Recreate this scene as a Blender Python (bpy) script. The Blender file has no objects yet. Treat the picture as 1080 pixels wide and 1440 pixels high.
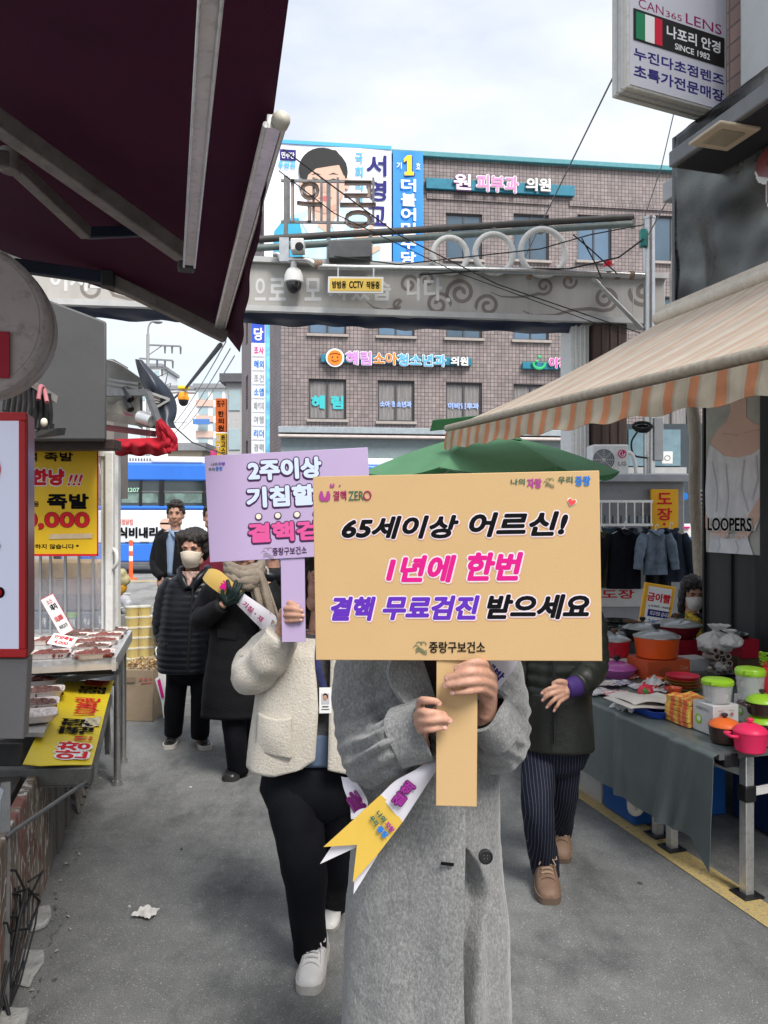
import bpy,math,random
from mathutils import Vector,Matrix,noise
import numpy as np
R=math.radians
random.seed(7)
sc=bpy.context.scene
COL=sc.collection
# ---------------------------------------------------------------- camera
F=1080.0
HY=727.0
H=1.62
cam_d=bpy.data.cameras.new('camera')
cam_d.sensor_fit='VERTICAL'
cam_d.sensor_height=36.0
cam_d.lens=F/1440.0*36.0
cam_d.shift_y=(HY-720.0)/1440.0
cam_d.clip_start=0.05
cam_d.clip_end=2000
cam=bpy.data.objects.new('camera',cam_d)
cam.location=(0,0,H)
cam.rotation_euler=(R(90),0,0)
COL.objects.link(cam)
sc.camera=cam
# ---------------------------------------------------------------- light
SUN_EL,SUN_AZ=52.0,146.0
world=bpy.data.worlds.new('World')
sc.world=world
world.use_nodes=True
wn=world.node_tree
wn.nodes.clear()
wo=wn.nodes.new('ShaderNodeOutputWorld')
bg=wn.nodes.new('ShaderNodeBackground')
sky=wn.nodes.new('ShaderNodeTexSky')
sky.sky_type='NISHITA'
sky.sun_disc=False
sky.sun_elevation=R(SUN_EL)
sky.sun_rotation=R(SUN_AZ)
sky.air_density=1.0
sky.dust_density=2.5
sky.ozone_density=1.0
tcw=wn.nodes.new('ShaderNodeTexCoord')
mpw=wn.nodes.new('ShaderNodeMapping')
mpw.inputs['Scale'].default_value=(1.0,1.0,2.6)
mpw.inputs['Location'].default_value=(0.35,0.2,0.1)
nzw=wn.nodes.new('ShaderNodeTexNoise')
nzw.inputs['Scale'].default_value=2.3
nzw.inputs['Detail'].default_value=7
nzw.inputs['Roughness'].default_value=0.55
rpw=wn.nodes.new('ShaderNodeValToRGB')
rpw.color_ramp.elements[0].position=0.36
rpw.color_ramp.elements[0].color=(0.52,0.52,0.52,1)
rpw.color_ramp.elements[1].position=0.66
rpw.color_ramp.elements[1].color=(1,1,1,1)
mxw=wn.nodes.new('ShaderNodeMixRGB')
mxw.inputs['Color2'].default_value=(4.4,4.6,4.9,1)
wn.links.new(tcw.outputs['Generated'],mpw.inputs['Vector'])
wn.links.new(mpw.outputs['Vector'],nzw.inputs['Vector'])
wn.links.new(nzw.outputs['Fac'],rpw.inputs['Fac'])
wn.links.new(rpw.outputs['Color'],mxw.inputs['Fac'])
wn.links.new(sky.outputs['Color'],mxw.inputs['Color1'])
wn.links.new(mxw.outputs['Color'],bg.inputs['Color'])
bg.inputs['Strength'].default_value=0.11
wn.links.new(bg.outputs['Background'],wo.inputs['Surface'])
sl=bpy.data.lights.new('sun','SUN')
sl.energy=2.7
sl.angle=R(28)
sl.color=(1.0,0.96,0.9)
so=bpy.data.objects.new('sun',sl)
a=R(SUN_AZ)
sd=Vector((math.sin(a)*math.cos(R(SUN_EL)),math.cos(a)*math.cos(R(SUN_EL)),math.sin(R(SUN_EL))))
so.rotation_euler=(-sd).to_track_quat('-Z','Y').to_euler()
so.location=sd*60
COL.objects.link(so)
sc.view_settings.view_transform='Standard'
sc.view_settings.look='None'
sc.view_settings.exposure=1.06
sc.view_settings.gamma=1.0
sc.render.resolution_x=768
sc.render.resolution_y=1024
try:
 sc.cycles.max_bounces=6
 sc.cycles.diffuse_bounces=3
 sc.cycles.glossy_bounces=3
 sc.cycles.transmission_bounces=6
 sc.cycles.transparent_max_bounces=8
 sc.cycles.caustics_reflective=False
 sc.cycles.caustics_refractive=False
 sc.cycles.use_denoising=True
except Exception:
 pass
# ---------------------------------------------------------------- coordinates
def W(px,py,d):
 """photo column / row at a real distance d -> world point"""
 return Vector(((px-540.0)/F*d,d,H+(HY-py)/F*d))
def fd(py,z=0.0):
 """distance at which a point of height z shows at row py"""
 return(H-z)*F/(py-HY)
def G(px,py,z=0.0):
 return W(px,py,fd(py,z))
UA=Vector((-0.2696,0.963,0));VA=Vector((0.963,0.2696,0));ZA=Vector((0,0,1))
AYAW=math.atan2(0.2696,0.963)
def A(u,v,z=0.0):
 """alley frame: u along the alley, v to the right"""
 return UA*u+VA*v+ZA*z
def rotz(a):
 return Matrix.Rotation(a,3,'Z')
def ch(p,r):
 return max(0.0,min(1.0,(p-r[0])/(r[1]-r[0])))
# ---------------------------------------------------------------- materials
MATS={}
def mat(name,col,rough=0.65,metal=0.0,var=0.14,vs=6.0,bump=0.0,bs=80.0,spec=0.28,trans=0.0,emit=0.0,sheen=0.0,stretch=None,alpha=1.0,dirt=0.0):
 if name in MATS:
  return MATS[name]
 m=bpy.data.materials.new(name)
 m.use_nodes=True
 nt=m.node_tree
 b=nt.nodes['Principled BSDF']
 b.inputs['Roughness'].default_value=rough
 b.inputs['Metallic'].default_value=metal
 b.inputs['Specular IOR Level'].default_value=spec
 b.inputs['Alpha'].default_value=alpha
 if sheen:
  b.inputs['Sheen Weight'].default_value=sheen
  b.inputs['Sheen Roughness'].default_value=0.6
 tc=nt.nodes.new('ShaderNodeTexCoord')
 vec=tc.outputs['Object']
 if stretch:
  mp=nt.nodes.new('ShaderNodeMapping')
  mp.inputs['Scale'].default_value=stretch
  nt.links.new(vec,mp.inputs['Vector'])
  vec=mp.outputs['Vector']
 csock=None
 if var>0:
  n=nt.nodes.new('ShaderNodeTexNoise')
  n.inputs['Scale'].default_value=vs
  n.inputs['Detail'].default_value=5
  n.inputs['Roughness'].default_value=0.65
  nt.links.new(vec,n.inputs['Vector'])
  r=nt.nodes.new('ShaderNodeValToRGB')
  r.color_ramp.elements[0].position=0.3
  r.color_ramp.elements[1].position=0.72
  r.color_ramp.elements[0].color=tuple(max(0,c*(1-var))for c in col)+(1,)
  r.color_ramp.elements[1].color=tuple(min(1,c*(1+var))for c in col)+(1,)
  nt.links.new(n.outputs['Fac'],r.inputs['Fac'])
  csock=r.outputs['Color']
  if dirt>0:
   n2=nt.nodes.new('ShaderNodeTexNoise')
   n2.inputs['Scale'].default_value=vs*3.7
   n2.inputs['Detail'].default_value=8
   n2.inputs['Roughness'].default_value=0.75
   nt.links.new(vec,n2.inputs['Vector'])
   r2=nt.nodes.new('ShaderNodeValToRGB')
   r2.color_ramp.elements[0].position=0.52
   r2.color_ramp.elements[1].position=0.68
   r2.color_ramp.elements[0].color=(0,0,0,1)
   r2.color_ramp.elements[1].color=(dirt,dirt,dirt,1)
   nt.links.new(n2.outputs['Fac'],r2.inputs['Fac'])
   mx=nt.nodes.new('ShaderNodeMixRGB')
   mx.inputs['Color2'].default_value=(0.06,0.05,0.04,1)
   nt.links.new(r2.outputs['Color'],mx.inputs['Fac'])
   nt.links.new(csock,mx.inputs['Color1'])
   csock=mx.outputs['Color']
  nt.links.new(csock,b.inputs['Base Color'])
 else:
  b.inputs['Base Color'].default_value=(*col,1)
 if emit:
  b.inputs['Emission Color'].default_value=(*col,1)
  b.inputs['Emission Strength'].default_value=emit
 if bump:
  n3=nt.nodes.new('ShaderNodeTexNoise')
  n3.inputs['Scale'].default_value=bs
  n3.inputs['Detail'].default_value=4
  nt.links.new(vec,n3.inputs['Vector'])
  bp=nt.nodes.new('ShaderNodeBump')
  bp.inputs['Strength'].default_value=bump
  bp.inputs['Distance'].default_value=0.01
  nt.links.new(n3.outputs['Fac'],bp.inputs['Height'])
  nt.links.new(bp.outputs['Normal'],b.inputs['Normal'])
 if trans>0:
  out=nt.nodes['Material Output']
  tr=nt.nodes.new('ShaderNodeBsdfTranslucent')
  tr.inputs['Color'].default_value=(*[min(1,c*1.3)for c in col],1)
  ms=nt.nodes.new('ShaderNodeMixShader')
  ms.inputs['Fac'].default_value=trans
  nt.links.new(b.outputs['BSDF'],ms.inputs[1])
  nt.links.new(tr.outputs['BSDF'],ms.inputs[2])
  nt.links.new(ms.outputs['Shader'],out.inputs['Surface'])
 MATS[name]=m
 return m
def nodes(m):
 nt=m.node_tree
 return nt,nt.nodes['Principled BSDF'],(lambda a,b:nt.links.new(a,b))
def newmat(name,rough=0.6,metal=0.0,spec=0.4):
 m=bpy.data.materials.new(name);m.use_nodes=True
 nt,b,L=nodes(m)
 b.inputs['Roughness'].default_value=rough
 b.inputs['Metallic'].default_value=metal
 b.inputs['Specular IOR Level'].default_value=spec
 MATS[name]=m
 return m,nt,b,L
def ramp(nt,fac,stops,const=False):
 r=nt.nodes.new('ShaderNodeValToRGB')
 cr=r.color_ramp
 if const:cr.interpolation='CONSTANT'
 while len(cr.elements)<len(stops):cr.elements.new(0.5)
 for e,(p,c)in zip(cr.elements,stops):
  e.position=p
  e.color=(*c,1)if len(c)==3 else c
 nt.links.new(fac,r.inputs['Fac'])
 return r.outputs['Color']
def noise_n(nt,vec,scale,detail=5,rough=0.6):
 n=nt.nodes.new('ShaderNodeTexNoise')
 n.inputs['Scale'].default_value=scale
 n.inputs['Detail'].default_value=detail
 n.inputs['Roughness'].default_value=rough
 nt.links.new(vec,n.inputs['Vector'])
 return n.outputs['Fac']
def objvec(nt,scale=None,rot=None):
 tc=nt.nodes.new('ShaderNodeTexCoord')
 v=tc.outputs['Object']
 if scale or rot:
  mp=nt.nodes.new('ShaderNodeMapping')
  if scale:mp.inputs['Scale'].default_value=scale
  if rot:mp.inputs['Rotation'].default_value=rot
  nt.links.new(v,mp.inputs['Vector'])
  v=mp.outputs['Vector']
 return v
def mix(nt,fac,a,b,mode='MIX'):
 m=nt.nodes.new('ShaderNodeMixRGB')
 m.blend_type=mode
 for s,x in((m.inputs['Fac'],fac),(m.inputs['Color1'],a),(m.inputs['Color2'],b)):
  if isinstance(x,(int,float)):s.default_value=x
  elif isinstance(x,tuple):s.default_value=(*x,1)if len(x)==3 else x
  else:nt.links.new(x,s)
 return m.outputs['Color']
def bump_n(nt,b,h,strength=0.3,dist=0.01):
 bp=nt.nodes.new('ShaderNodeBump')
 bp.inputs['Strength'].default_value=strength
 bp.inputs['Distance'].default_value=dist
 nt.links.new(h,bp.inputs['Height'])
 nt.links.new(bp.outputs['Normal'],b.inputs['Normal'])
# ---------------------------------------------------------------- things and parts
FRAME={}
def tag(o,label=None,cat=None,group=None,kind=None):
 if label:o['label']=label
 if cat:o['category']=cat
 if group:o['group']=group
 if kind:o['kind']=kind
 return o
def thing(name,label,cat,loc=(0,0,0),rz=0.0,group=None):
 o=bpy.data.objects.new(name,None)
 o.empty_display_size=0.1
 COL.objects.link(o)
 o.location=loc
 o.rotation_euler=(0,0,rz)
 FRAME[o.name]=Matrix.Translation(Vector(loc))@Matrix.Rotation(rz,4,'Z')
 return tag(o,label,cat,group)
TXT={}
def text_geo(s):
 if s in TXT:return TXT[s]
 c=bpy.data.curves.new('lettering','FONT')
 c.body=s;c.size=1.0;c.resolution_u=3;c.fill_mode='FRONT'
 c.space_line=1.0
 o=bpy.data.objects.new('lettering',c)
 COL.objects.link(o)
 dg=bpy.context.evaluated_depsgraph_get()
 m=bpy.data.meshes.new_from_object(o.evaluated_get(dg))
 v=np.array([tuple(x.co)[:2]for x in m.vertices])if len(m.vertices)else np.zeros((1,2))
 f=[list(p.vertices)for p in m.polygons]
 bpy.data.objects.remove(o);bpy.data.curves.remove(c);bpy.data.meshes.remove(m)
 lo,hi=v.min(0),v.max(0)
 TXT[s]=(v,f,lo,hi)
 return TXT[s]
def catmull(pts,n):
 """n samples per span through the points (tuples of any length)"""
 P=[np.array(p,float)for p in pts]
 if len(P)<3:
  return[P[0]+(P[-1]-P[0])*t for t in np.linspace(0,1,n+1)]
 P=[2*P[0]-P[1]]+P+[2*P[-1]-P[-2]]
 out=[]
 for i in range(1,len(P)-2):
  p0,p1,p2,p3=P[i-1:i+3]
  for k in range(n):
   t=k/n
   out.append(0.5*(2*p1+(p2-p0)*t+(2*p0-5*p1+4*p2-p3)*t*t+(3*p1-p0-3*p2+p3)*t**3))
 out.append(P[-2])
 return out
class MB:
 def __init__(s):
  s.v=[];s.f=[];s.m=[]
 def add(s,vs,fs,mi=0):
  n=len(s.v)
  s.v+=[tuple(v)for v in vs]
  s.f+=[[i+n for i in f]for f in fs]
  s.m+=[mi]*len(fs)
  return s
 def box(s,c,size,Rm=None,mi=0):
  c=Vector(c);hx,hy,hz=(x/2 for x in size)
  vs=[]
  for dz in(-hz,hz):
   for dx,dy in((-hx,-hy),(hx,-hy),(hx,hy),(-hx,hy)):
    p=Vector((dx,dy,dz))
    if Rm is not None:p=Rm@p
    vs.append(c+p)
  return s.add(vs,[(0,3,2,1),(4,5,6,7),(0,1,5,4),(1,2,6,5),(2,3,7,6),(3,0,4,7)],mi)
 def quad(s,a,b,c,d,mi=0):
  return s.add([a,b,c,d],[(0,1,2,3)],mi)
 def slab(s,pts,off,mi=0):
  """polygon extruded by vector off"""
  n=len(pts);off=Vector(off)
  vs=[Vector(p)for p in pts]+[Vector(p)+off for p in pts]
  fs=[tuple(range(n-1,-1,-1)),tuple(range(n,2*n))]
  fs+=[(i,(i+1)%n,n+(i+1)%n,n+i)for i in range(n)]
  return s.add(vs,fs,mi)
 def beam(s,a,b,w,h,up=(0,0,1),mi=0):
  a,b=Vector(a),Vector(b);t=(b-a).normalized();u=Vector(up)
  x=t.cross(u)
  if x.length<1e-5:x=t.cross(Vector((1,0,0)))
  x.normalize();y=x.cross(t)
  vs=[p+x*i*w/2+y*j*h/2 for p in(a,b)for i,j in((-1,-1),(1,-1),(1,1),(-1,1))]
  return s.add(vs,[(0,1,2,3),(7,6,5,4),(0,4,5,1),(1,5,6,2),(2,6,7,3),(3,7,4,0)],mi)
 def rings(s,rs,mi=0,caps=True,close=False):
  n=len(rs[0]);vs=[p for r in rs for p in r];fs=[]
  m=len(rs)
  for i in range(m if close else m-1):
   j=(i+1)%m
   for k in range(n):
    l=(k+1)%n
    fs.append((i*n+k,i*n+l,j*n+l,j*n+k))
  if caps and not close:
   fs.append(tuple(range(n-1,-1,-1)));fs.append(tuple((m-1)*n+k for k in range(n)))
  return s.add(vs,fs,mi)
 def tube(s,path,r,seg=8,mi=0,caps=True,smooth=0,flat=None,mod=None,close=False,power=2.0):
  """path of points; r scalar or list; flat = (ratio, axis) squashes the section along axis"""
  P=[tuple(p)for p in path]
  rr=[r]*len(P)if isinstance(r,(int,float))else list(r)
  if smooth:
   q=catmull([p+(x,)for p,x in zip(P,rr)],smooth)
   P=[tuple(x[:3])for x in q];rr=[max(1e-4,x[3])for x in q]
  P=[Vector(p)for p in P]
  m=len(P);rs=[]
  t=(P[1]-P[0]).normalized()
  ref=Vector(flat[1])if flat else(Vector((0,0,1))if abs(t.z)<0.9 else Vector((1,0,0)))
  x=ref-t*ref.dot(t)
  if x.length<1e-4:x=t.orthogonal()
  x.normalize()
  ln=0.0
  for i in range(m):
   if close:tt=P[(i+1)%m]-P[i-1]
   else:tt=P[min(i+1,m-1)]-P[max(i-1,0)]
   if tt.length>1e-9:t=tt.normalized()
   x=x-t*x.dot(t)
   if x.length<1e-5:x=t.orthogonal()
   x.normalize();y=t.cross(x)
   if i:ln+=(P[i]-P[i-1]).length
   ring=[]
   for k in range(seg):
    th=2*math.pi*k/seg
    c,sn=math.cos(th),math.sin(th)
    if power!=2.0:
     c=math.copysign(abs(c)**(2/power),c);sn=math.copysign(abs(sn)**(2/power),sn)
    q=rr[i]*(1+(mod(ln,th)if mod else 0))
    ring.append(P[i]+x*(c*q*(flat[0]if flat else 1))+y*(sn*q))
   rs.append(ring)
  return s.rings(rs,mi,caps,close)
 def capsule(s,path,r,seg=10,mi=0,smooth=4,flat=None,mod=None):
  """tube with rounded ends"""
  P=[Vector(p)for p in path]
  rr=[r]*len(P)if isinstance(r,(int,float))else list(r)
  q=catmull([tuple(p)+(x,)for p,x in zip(P,rr)],smooth)
  P=[Vector(x[:3])for x in q];rr=[max(1e-4,x[3])for x in q]
  t0=(P[0]-P[1]).normalized();t1=(P[-1]-P[-2]).normalized()
  A0=[(P[0]+t0*rr[0]*math.sin(a),rr[0]*max(math.cos(a),0.06))for a in(1.5,1.1,0.6)]
  A1=[(P[-1]+t1*rr[-1]*math.sin(a),rr[-1]*max(math.cos(a),0.06))for a in(0.6,1.1,1.5)]
  L=A0+list(zip(P,rr))+A1
  return s.tube([p for p,_ in L],[x for _,x in L],seg,mi,True,0,flat,mod)
 def ell(s,c,r,Rm=None,nu=16,nv=10,mi=0):
  c=Vector(c)
  vs=[];fs=[]
  for j in range(1,nv):
   ph=math.pi*j/nv
   for i in range(nu):
    th=2*math.pi*i/nu
    p=Vector((r[0]*math.sin(ph)*math.cos(th),r[1]*math.sin(ph)*math.sin(th),r[2]*math.cos(ph)))
    vs.append(c+(Rm@p if Rm is not None else p))
  top=Vector((0,0,r[2]));bot=Vector((0,0,-r[2]))
  vs.append(c+(Rm@top if Rm is not None else top));vs.append(c+(Rm@bot if Rm is not None else bot))
  for j in range(nv-2):
   for i in range(nu):
    k=(i+1)%nu
    fs.append((j*nu+i,(j+1)*nu+i,(j+1)*nu+k,j*nu+k))
  t,bt=len(vs)-2,len(vs)-1
  for i in range(nu):
   k=(i+1)%nu
   fs.append((t,i,k));fs.append((bt,(nv-2)*nu+k,(nv-2)*nu+i))
  return s.add(vs,fs,mi)
 def lathe(s,c,prof,seg=20,mi=0,axis=(0,0,1),caps=True,sx=1.0):
  c=Vector(c);ax=Vector(axis).normalized()
  x=ax.orthogonal().normalized();y=ax.cross(x)
  return s.rings([[c+ax*z+x*(r*sx*math.cos(2*math.pi*k/seg))+y*(r*math.sin(2*math.pi*k/seg))for k in range(seg)]for r,z in prof],mi,caps)
 def grid(s,fn,nu,nv,mi=0):
  vs=[fn(i/nu,j/nv)for j in range(nv+1)for i in range(nu+1)]
  fs=[(j*(nu+1)+i,j*(nu+1)+i+1,(j+1)*(nu+1)+i+1,(j+1)*(nu+1)+i)for j in range(nv)for i in range(nu)]
  return s.add(vs,fs,mi)
 def sheet(s,fn,nu,nv,th,mi=0):
  """grid with thickness th (closed)"""
  g=[[Vector(fn(i/nu,j/nv))for i in range(nu+1)]for j in range(nv+1)]
  def nrm(i,j):
   a=g[j][min(i+1,nu)]-g[j][max(i-1,0)]
   b=g[min(j+1,nv)][i]-g[max(j-1,0)][i]
   n=a.cross(b)
   return n.normalized()if n.length>1e-12 else Vector((0,0,1))
  vs=[]
  for side in(0,1):
   for j in range(nv+1):
    for i in range(nu+1):
     vs.append(g[j][i]+nrm(i,j)*(th*(0.5-side)))
  N=(nu+1)*(nv+1);fs=[]
  q=lambda i,j:j*(nu+1)+i
  for j in range(nv):
   for i in range(nu):
    fs.append((q(i,j),q(i+1,j),q(i+1,j+1),q(i,j+1)))
    fs.append((N+q(i,j),N+q(i,j+1),N+q(i+1,j+1),N+q(i+1,j)))
  per=[q(i,0)for i in range(nu)]+[q(nu,j)for j in range(nv)]+[q(i,nv)for i in range(nu,0,-1)]+[q(0,j)for j in range(nv,0,-1)]
  for k in range(len(per)):
   a,b=per[k],per[(k+1)%len(per)]
   fs.append((b,a,N+a,N+b))
  return s.add(vs,fs,mi)
 def text(s,st,O,ex,ey,w,h,mi=0,bold=0.0,z=0.0,shear=0.0,depth=0.0,rings=1):
  """flat lettering fitted into a w x h box centred on O; bold = stroke growth as a fraction of h"""
  v,f,lo,hi=text_geo(st)
  O,ex,ey=Vector(O),Vector(ex).normalized(),Vector(ey).normalized()
  n=ex.cross(ey)
  v=(v-(lo+hi)/2)
  v=np.stack([v[:,0]+shear*v[:,1],v[:,1]],1)
  sz=v.max(0)-v.min(0)
  g=bold*h
  sx=(w-2*g)/sz[0]if w else(h-2*g)/sz[1]
  sy=(h-2*g)/sz[1]
  v=v*np.array([sx,sy])
  offs=[(0,0)]
  if bold>0:
   for rg in range(1,rings+1):
    k=8 if rings==1 else 10
    offs+=[(g*rg/rings*math.cos(2*math.pi*i/k),g*rg/rings*math.sin(2*math.pi*i/k))for i in range(k)]
  E=np.array([tuple(ex),tuple(ey),tuple(n)])
  for i,(dx,dy)in enumerate(offs):
   zz=z+i*0.000015
   P=np.array(tuple(O))+(v[:,:1]+dx)*E[0]+(v[:,1:2]+dy)*E[1]+zz*E[2]
   s.add(P.tolist(),f,mi)
   if depth:
    P2=P-depth*E[2]
    nn=len(v)
    ed={}
    for fc in f:
     for a,b in zip(fc,fc[1:]+fc[:1]):
      ed[(a,b)]=1
    bd=[(a,b)for(a,b)in ed if(b,a)not in ed]
    s.add(np.concatenate([P,P2]).tolist(),[(b,a,a+nn,b+nn)for a,b in bd],mi)
  return s
 def mesh(s,name):
  me=bpy.data.meshes.new(name)
  me.from_pydata(s.v,[],s.f)
  return me
 def build(s,name,mats,parent=None,smooth=None,bev=0.0,sub=0,wire=None):
  if not isinstance(mats,(list,tuple)):mats=[mats]
  if parent is not None:
   M=FRAME[parent.name].inverted()
   A_=np.array(M);V=np.array(s.v,float)
   V=V@A_[:3,:3].T+A_[:3,3]
   vs=V.tolist()
  else:
   vs=s.v
  me=bpy.data.meshes.new(name)
  me.from_pydata(vs,[],s.f)
  for m in mats:me.materials.append(m)
  if len(mats)>1:
   me.polygons.foreach_set('material_index',s.m)
  o=bpy.data.objects.new(name,me)
  COL.objects.link(o)
  if parent is not None:
   o.parent=parent
   FRAME[o.name]=FRAME[parent.name]
  else:
   FRAME[o.name]=Matrix.Identity(4)
  if smooth is not None:
   me.polygons.foreach_set('use_smooth',[True]*len(me.polygons))
   if smooth<180:me.set_sharp_from_angle(angle=R(smooth))
  if bev:
   b=o.modifiers.new('bevel','BEVEL');b.width=bev;b.segments=2;b.limit_method='ANGLE';b.angle_limit=R(40)
   me.polygons.foreach_set('use_smooth',[True]*len(me.polygons))
   me.set_sharp_from_angle(angle=R(35))
  if sub:
   b=o.modifiers.new('subdivision','SUBSURF');b.levels=sub;b.render_levels=sub
  me.update()
  return o
 def build_mesh(s,name,mats,label,cat,group=None,**k):
  """a whole thing that is one mesh: origin goes to its base centre"""
  V=np.array(s.v);lo,hi=V.min(0),V.max(0)
  c=np.array([(lo[0]+hi[0])/2,(lo[1]+hi[1])/2,lo[2]])
  s.v=(V-c).tolist()
  o=s.build(name,mats,None,**k)
  o.location=c.tolist()
  FRAME[o.name]=Matrix.Translation(Vector(c.tolist()))
  return tag(o,label,cat,group)
def remesh(mb,name,mats,parent,voxel=0.006,smooth=4,disp=None,sfac=0.5,matfn=None):
 """union of closed pieces as one continuous smooth surface"""
 me=mb.mesh(name)
 o=bpy.data.objects.new(name,me)
 COL.objects.link(o)
 r=o.modifiers.new('remesh','REMESH');r.mode='VOXEL';r.voxel_size=voxel;r.use_smooth_shade=True
 if smooth:
  q=o.modifiers.new('smooth','SMOOTH');q.factor=sfac;q.iterations=smooth
 dg=bpy.context.evaluated_depsgraph_get()
 m2=bpy.data.meshes.new_from_object(o.evaluated_get(dg))
 bpy.data.objects.remove(o);bpy.data.meshes.remove(me)
 n=len(m2.vertices)
 co=np.empty(n*3);m2.vertices.foreach_get('co',co);co=co.reshape(-1,3)
 if disp:
  nr=np.empty(n*3);m2.vertices.foreach_get('normal',nr);nr=nr.reshape(-1,3)
  d=np.array([disp(Vector(p),Vector(q))for p,q in zip(co,nr)])
  co=co+nr*d[:,None]if d.ndim==1 else co+d
 if parent is not None:
  A_=np.array(FRAME[parent.name].inverted())
  co=co@A_[:3,:3].T+A_[:3,3]
 m2.vertices.foreach_set('co',co.ravel())
 m2.name=name
 m2.materials.clear()
 if not isinstance(mats,(list,tuple)):mats=[mats]
 for m in mats:m2.materials.append(m)
 if matfn:
  A2=np.array(FRAME[parent.name])
  for p in m2.polygons:
   c=Vector(A2[:3,:3]@np.array(p.center)+A2[:3,3])
   p.material_index=matfn(c)
 m2.polygons.foreach_set('use_smooth',[True]*len(m2.polygons))
 o=bpy.data.objects.new(name,m2)
 COL.objects.link(o)
 if parent is not None:
  o.parent=parent
  FRAME[o.name]=FRAME[parent.name]
 m2.update()
 return o
class Board:
 """a flat sign: photo box l,t,r,b at distance d, turned by yaw, rolled by roll"""
 def __init__(s,l,t,r,b,d,yaw=0.0,roll=0.0,pitch=0.0):
  s.px=(l,t,r,b)
  s.w=(r-l)/F*d/max(0.2,math.cos(yaw));s.h=(b-t)/F*d
  s.O=W((l+r)/2,(t+b)/2,d)
  M=Matrix.Rotation(yaw,3,'Z')@Matrix.Rotation(pitch,3,'X')@Matrix.Rotation(-roll,3,'Y')
  s.ex=M@Vector((1,0,0));s.ey=M@Vector((0,0,1));s.n=s.ex.cross(s.ey)
 def at(s,px,py,z=0.0):
  l,t,r,b=s.px
  return s.O+s.ex*((px-(l+r)/2)/(r-l)*s.w)+s.ey*(((t+b)/2-py)/(b-t)*s.h)+s.n*z
 def dim(s,x0,y0,x1,y1):
  l,t,r,b=s.px
  return(x1-x0)/(r-l)*s.w,(y1-y0)/(b-t)*s.h
 def plate(s,mb,th,mi=0,box=None,z=0.0):
  l,t,r,b=box or s.px
  p=[s.at(l,b,z),s.at(r,b,z),s.at(r,t,z),s.at(l,t,z)]
  return mb.slab(p,-s.n*th,mi)
 def text(s,mb,st,box,mi=0,bold=0.0,z=0.0015,shear=0.0,rings=1,rot=0.0):
  x0,y0,x1,y1=box
  w,h=s.dim(x0,y0,x1,y1)
  ex,ey=s.ex,s.ey
  if rot:
   M=Matrix.Rotation(rot,3,s.n);ex,ey=M@ex,M@ey
  return mb.text(st,s.at((x0+x1)/2,(y0+y1)/2),ex,ey,w,h,mi,bold*.6,z,shear,0.0,rings)
 def otext(s,mb,st,box,mi,mo,bold=0.03,out=0.05,z=0.0015,shear=0.0):
  x0,y0,x1,y1=box
  w,h=s.dim(x0,y0,x1,y1)
  c=s.at((x0+x1)/2,(y0+y1)/2)
  g=out*h
  mb.text(st,c,s.ex,s.ey,w+2*g,h+2*g,mo,(bold*h+g)/(h+2*g),z,shear,0,2)
  mb.text(st,c,s.ex,s.ey,w,h,mi,bold,z+0.0008,shear,0,1)
  return mb
def cable(name,pts,r,m,label,cat='cable',group=None,sag=0.0,n=10):
 P=[Vector(p)for p in pts]
 if sag and len(P)==2:
  a,b=P
  P=[a.lerp(b,t)-Vector((0,0,sag*4*t*(1-t)))for t in[i/n for i in range(n+1)]]
 return MB().tube(P,r,6).build_mesh(name,m,label,cat,group,smooth=60)
# ================================================================ materials
def m_asphalt(name,base,light,speck=0.5):
 m,nt,b,L=newmat(name,0.85,0,0.25)
 v=objvec(nt)
 big=noise_n(nt,v,0.55,4,0.6)
 mid=noise_n(nt,v,7.0,6,0.7)
 fine=noise_n(nt,v,190.0,3,0.7)
 c1=ramp(nt,big,[(0.3,base),(0.7,light)])
 c2=mix(nt,0.30,c1,ramp(nt,mid,[(0.35,tuple(x*0.62 for x in base)),(0.7,tuple(min(1,x*1.35)for x in light))]))
 vo=nt.nodes.new('ShaderNodeTexVoronoi');vo.inputs['Scale'].default_value=230
 L(v,vo.inputs['Vector'])
 sp=ramp(nt,vo.outputs['Color'],[(0.80,(0,0,0)),(0.93,(1,1,1))])
 c3=mix(nt,mix(nt,1.0,sp,(speck,speck,speck),'MULTIPLY'),c2,(0.62,0.62,0.61))
 dk=ramp(nt,fine,[(0.36,(0.45,0.45,0.45)),(0.56,(1,1,1))])
 st=ramp(nt,noise_n(nt,objvec(nt,(1,.45,1),(0,0,.27)),1.7,7,.7),[(.40,(.66,.67,.68)),(.50,(1,1,1)),(.63,(1,1,1)),(.72,(1.18,1.17,1.13))])
 ve=nt.nodes.new('ShaderNodeTexVoronoi');ve.feature='DISTANCE_TO_EDGE';ve.inputs['Scale'].default_value=.55;L(v,ve.inputs['Vector'])
 ck=ramp(nt,ve.outputs['Distance'],[(0.0,(.45,.45,.45)),(.006,(1,1,1))])
 c3=mix(nt,1.0,c3,st,'MULTIPLY')
 c3=mix(nt,.12,c3,ck,'MULTIPLY')
 c4=mix(nt,0.8,c3,dk,'MULTIPLY')
 L(c4,b.inputs['Base Color'])
 bump_n(nt,b,fine,0.6,0.006)
 return m
ASPH=m_asphalt('asphalt',(0.186,0.191,0.190),(0.268,0.272,0.266),0.5)
ROADM=m_asphalt('road_concrete',(0.26,0.255,0.25),(0.34,0.335,0.32),0.3)
PAVE=mat('pavement_concrete',(0.34,0.33,0.32),0.85,var=0.2,vs=3,bump=0.3,bs=40)
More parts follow.
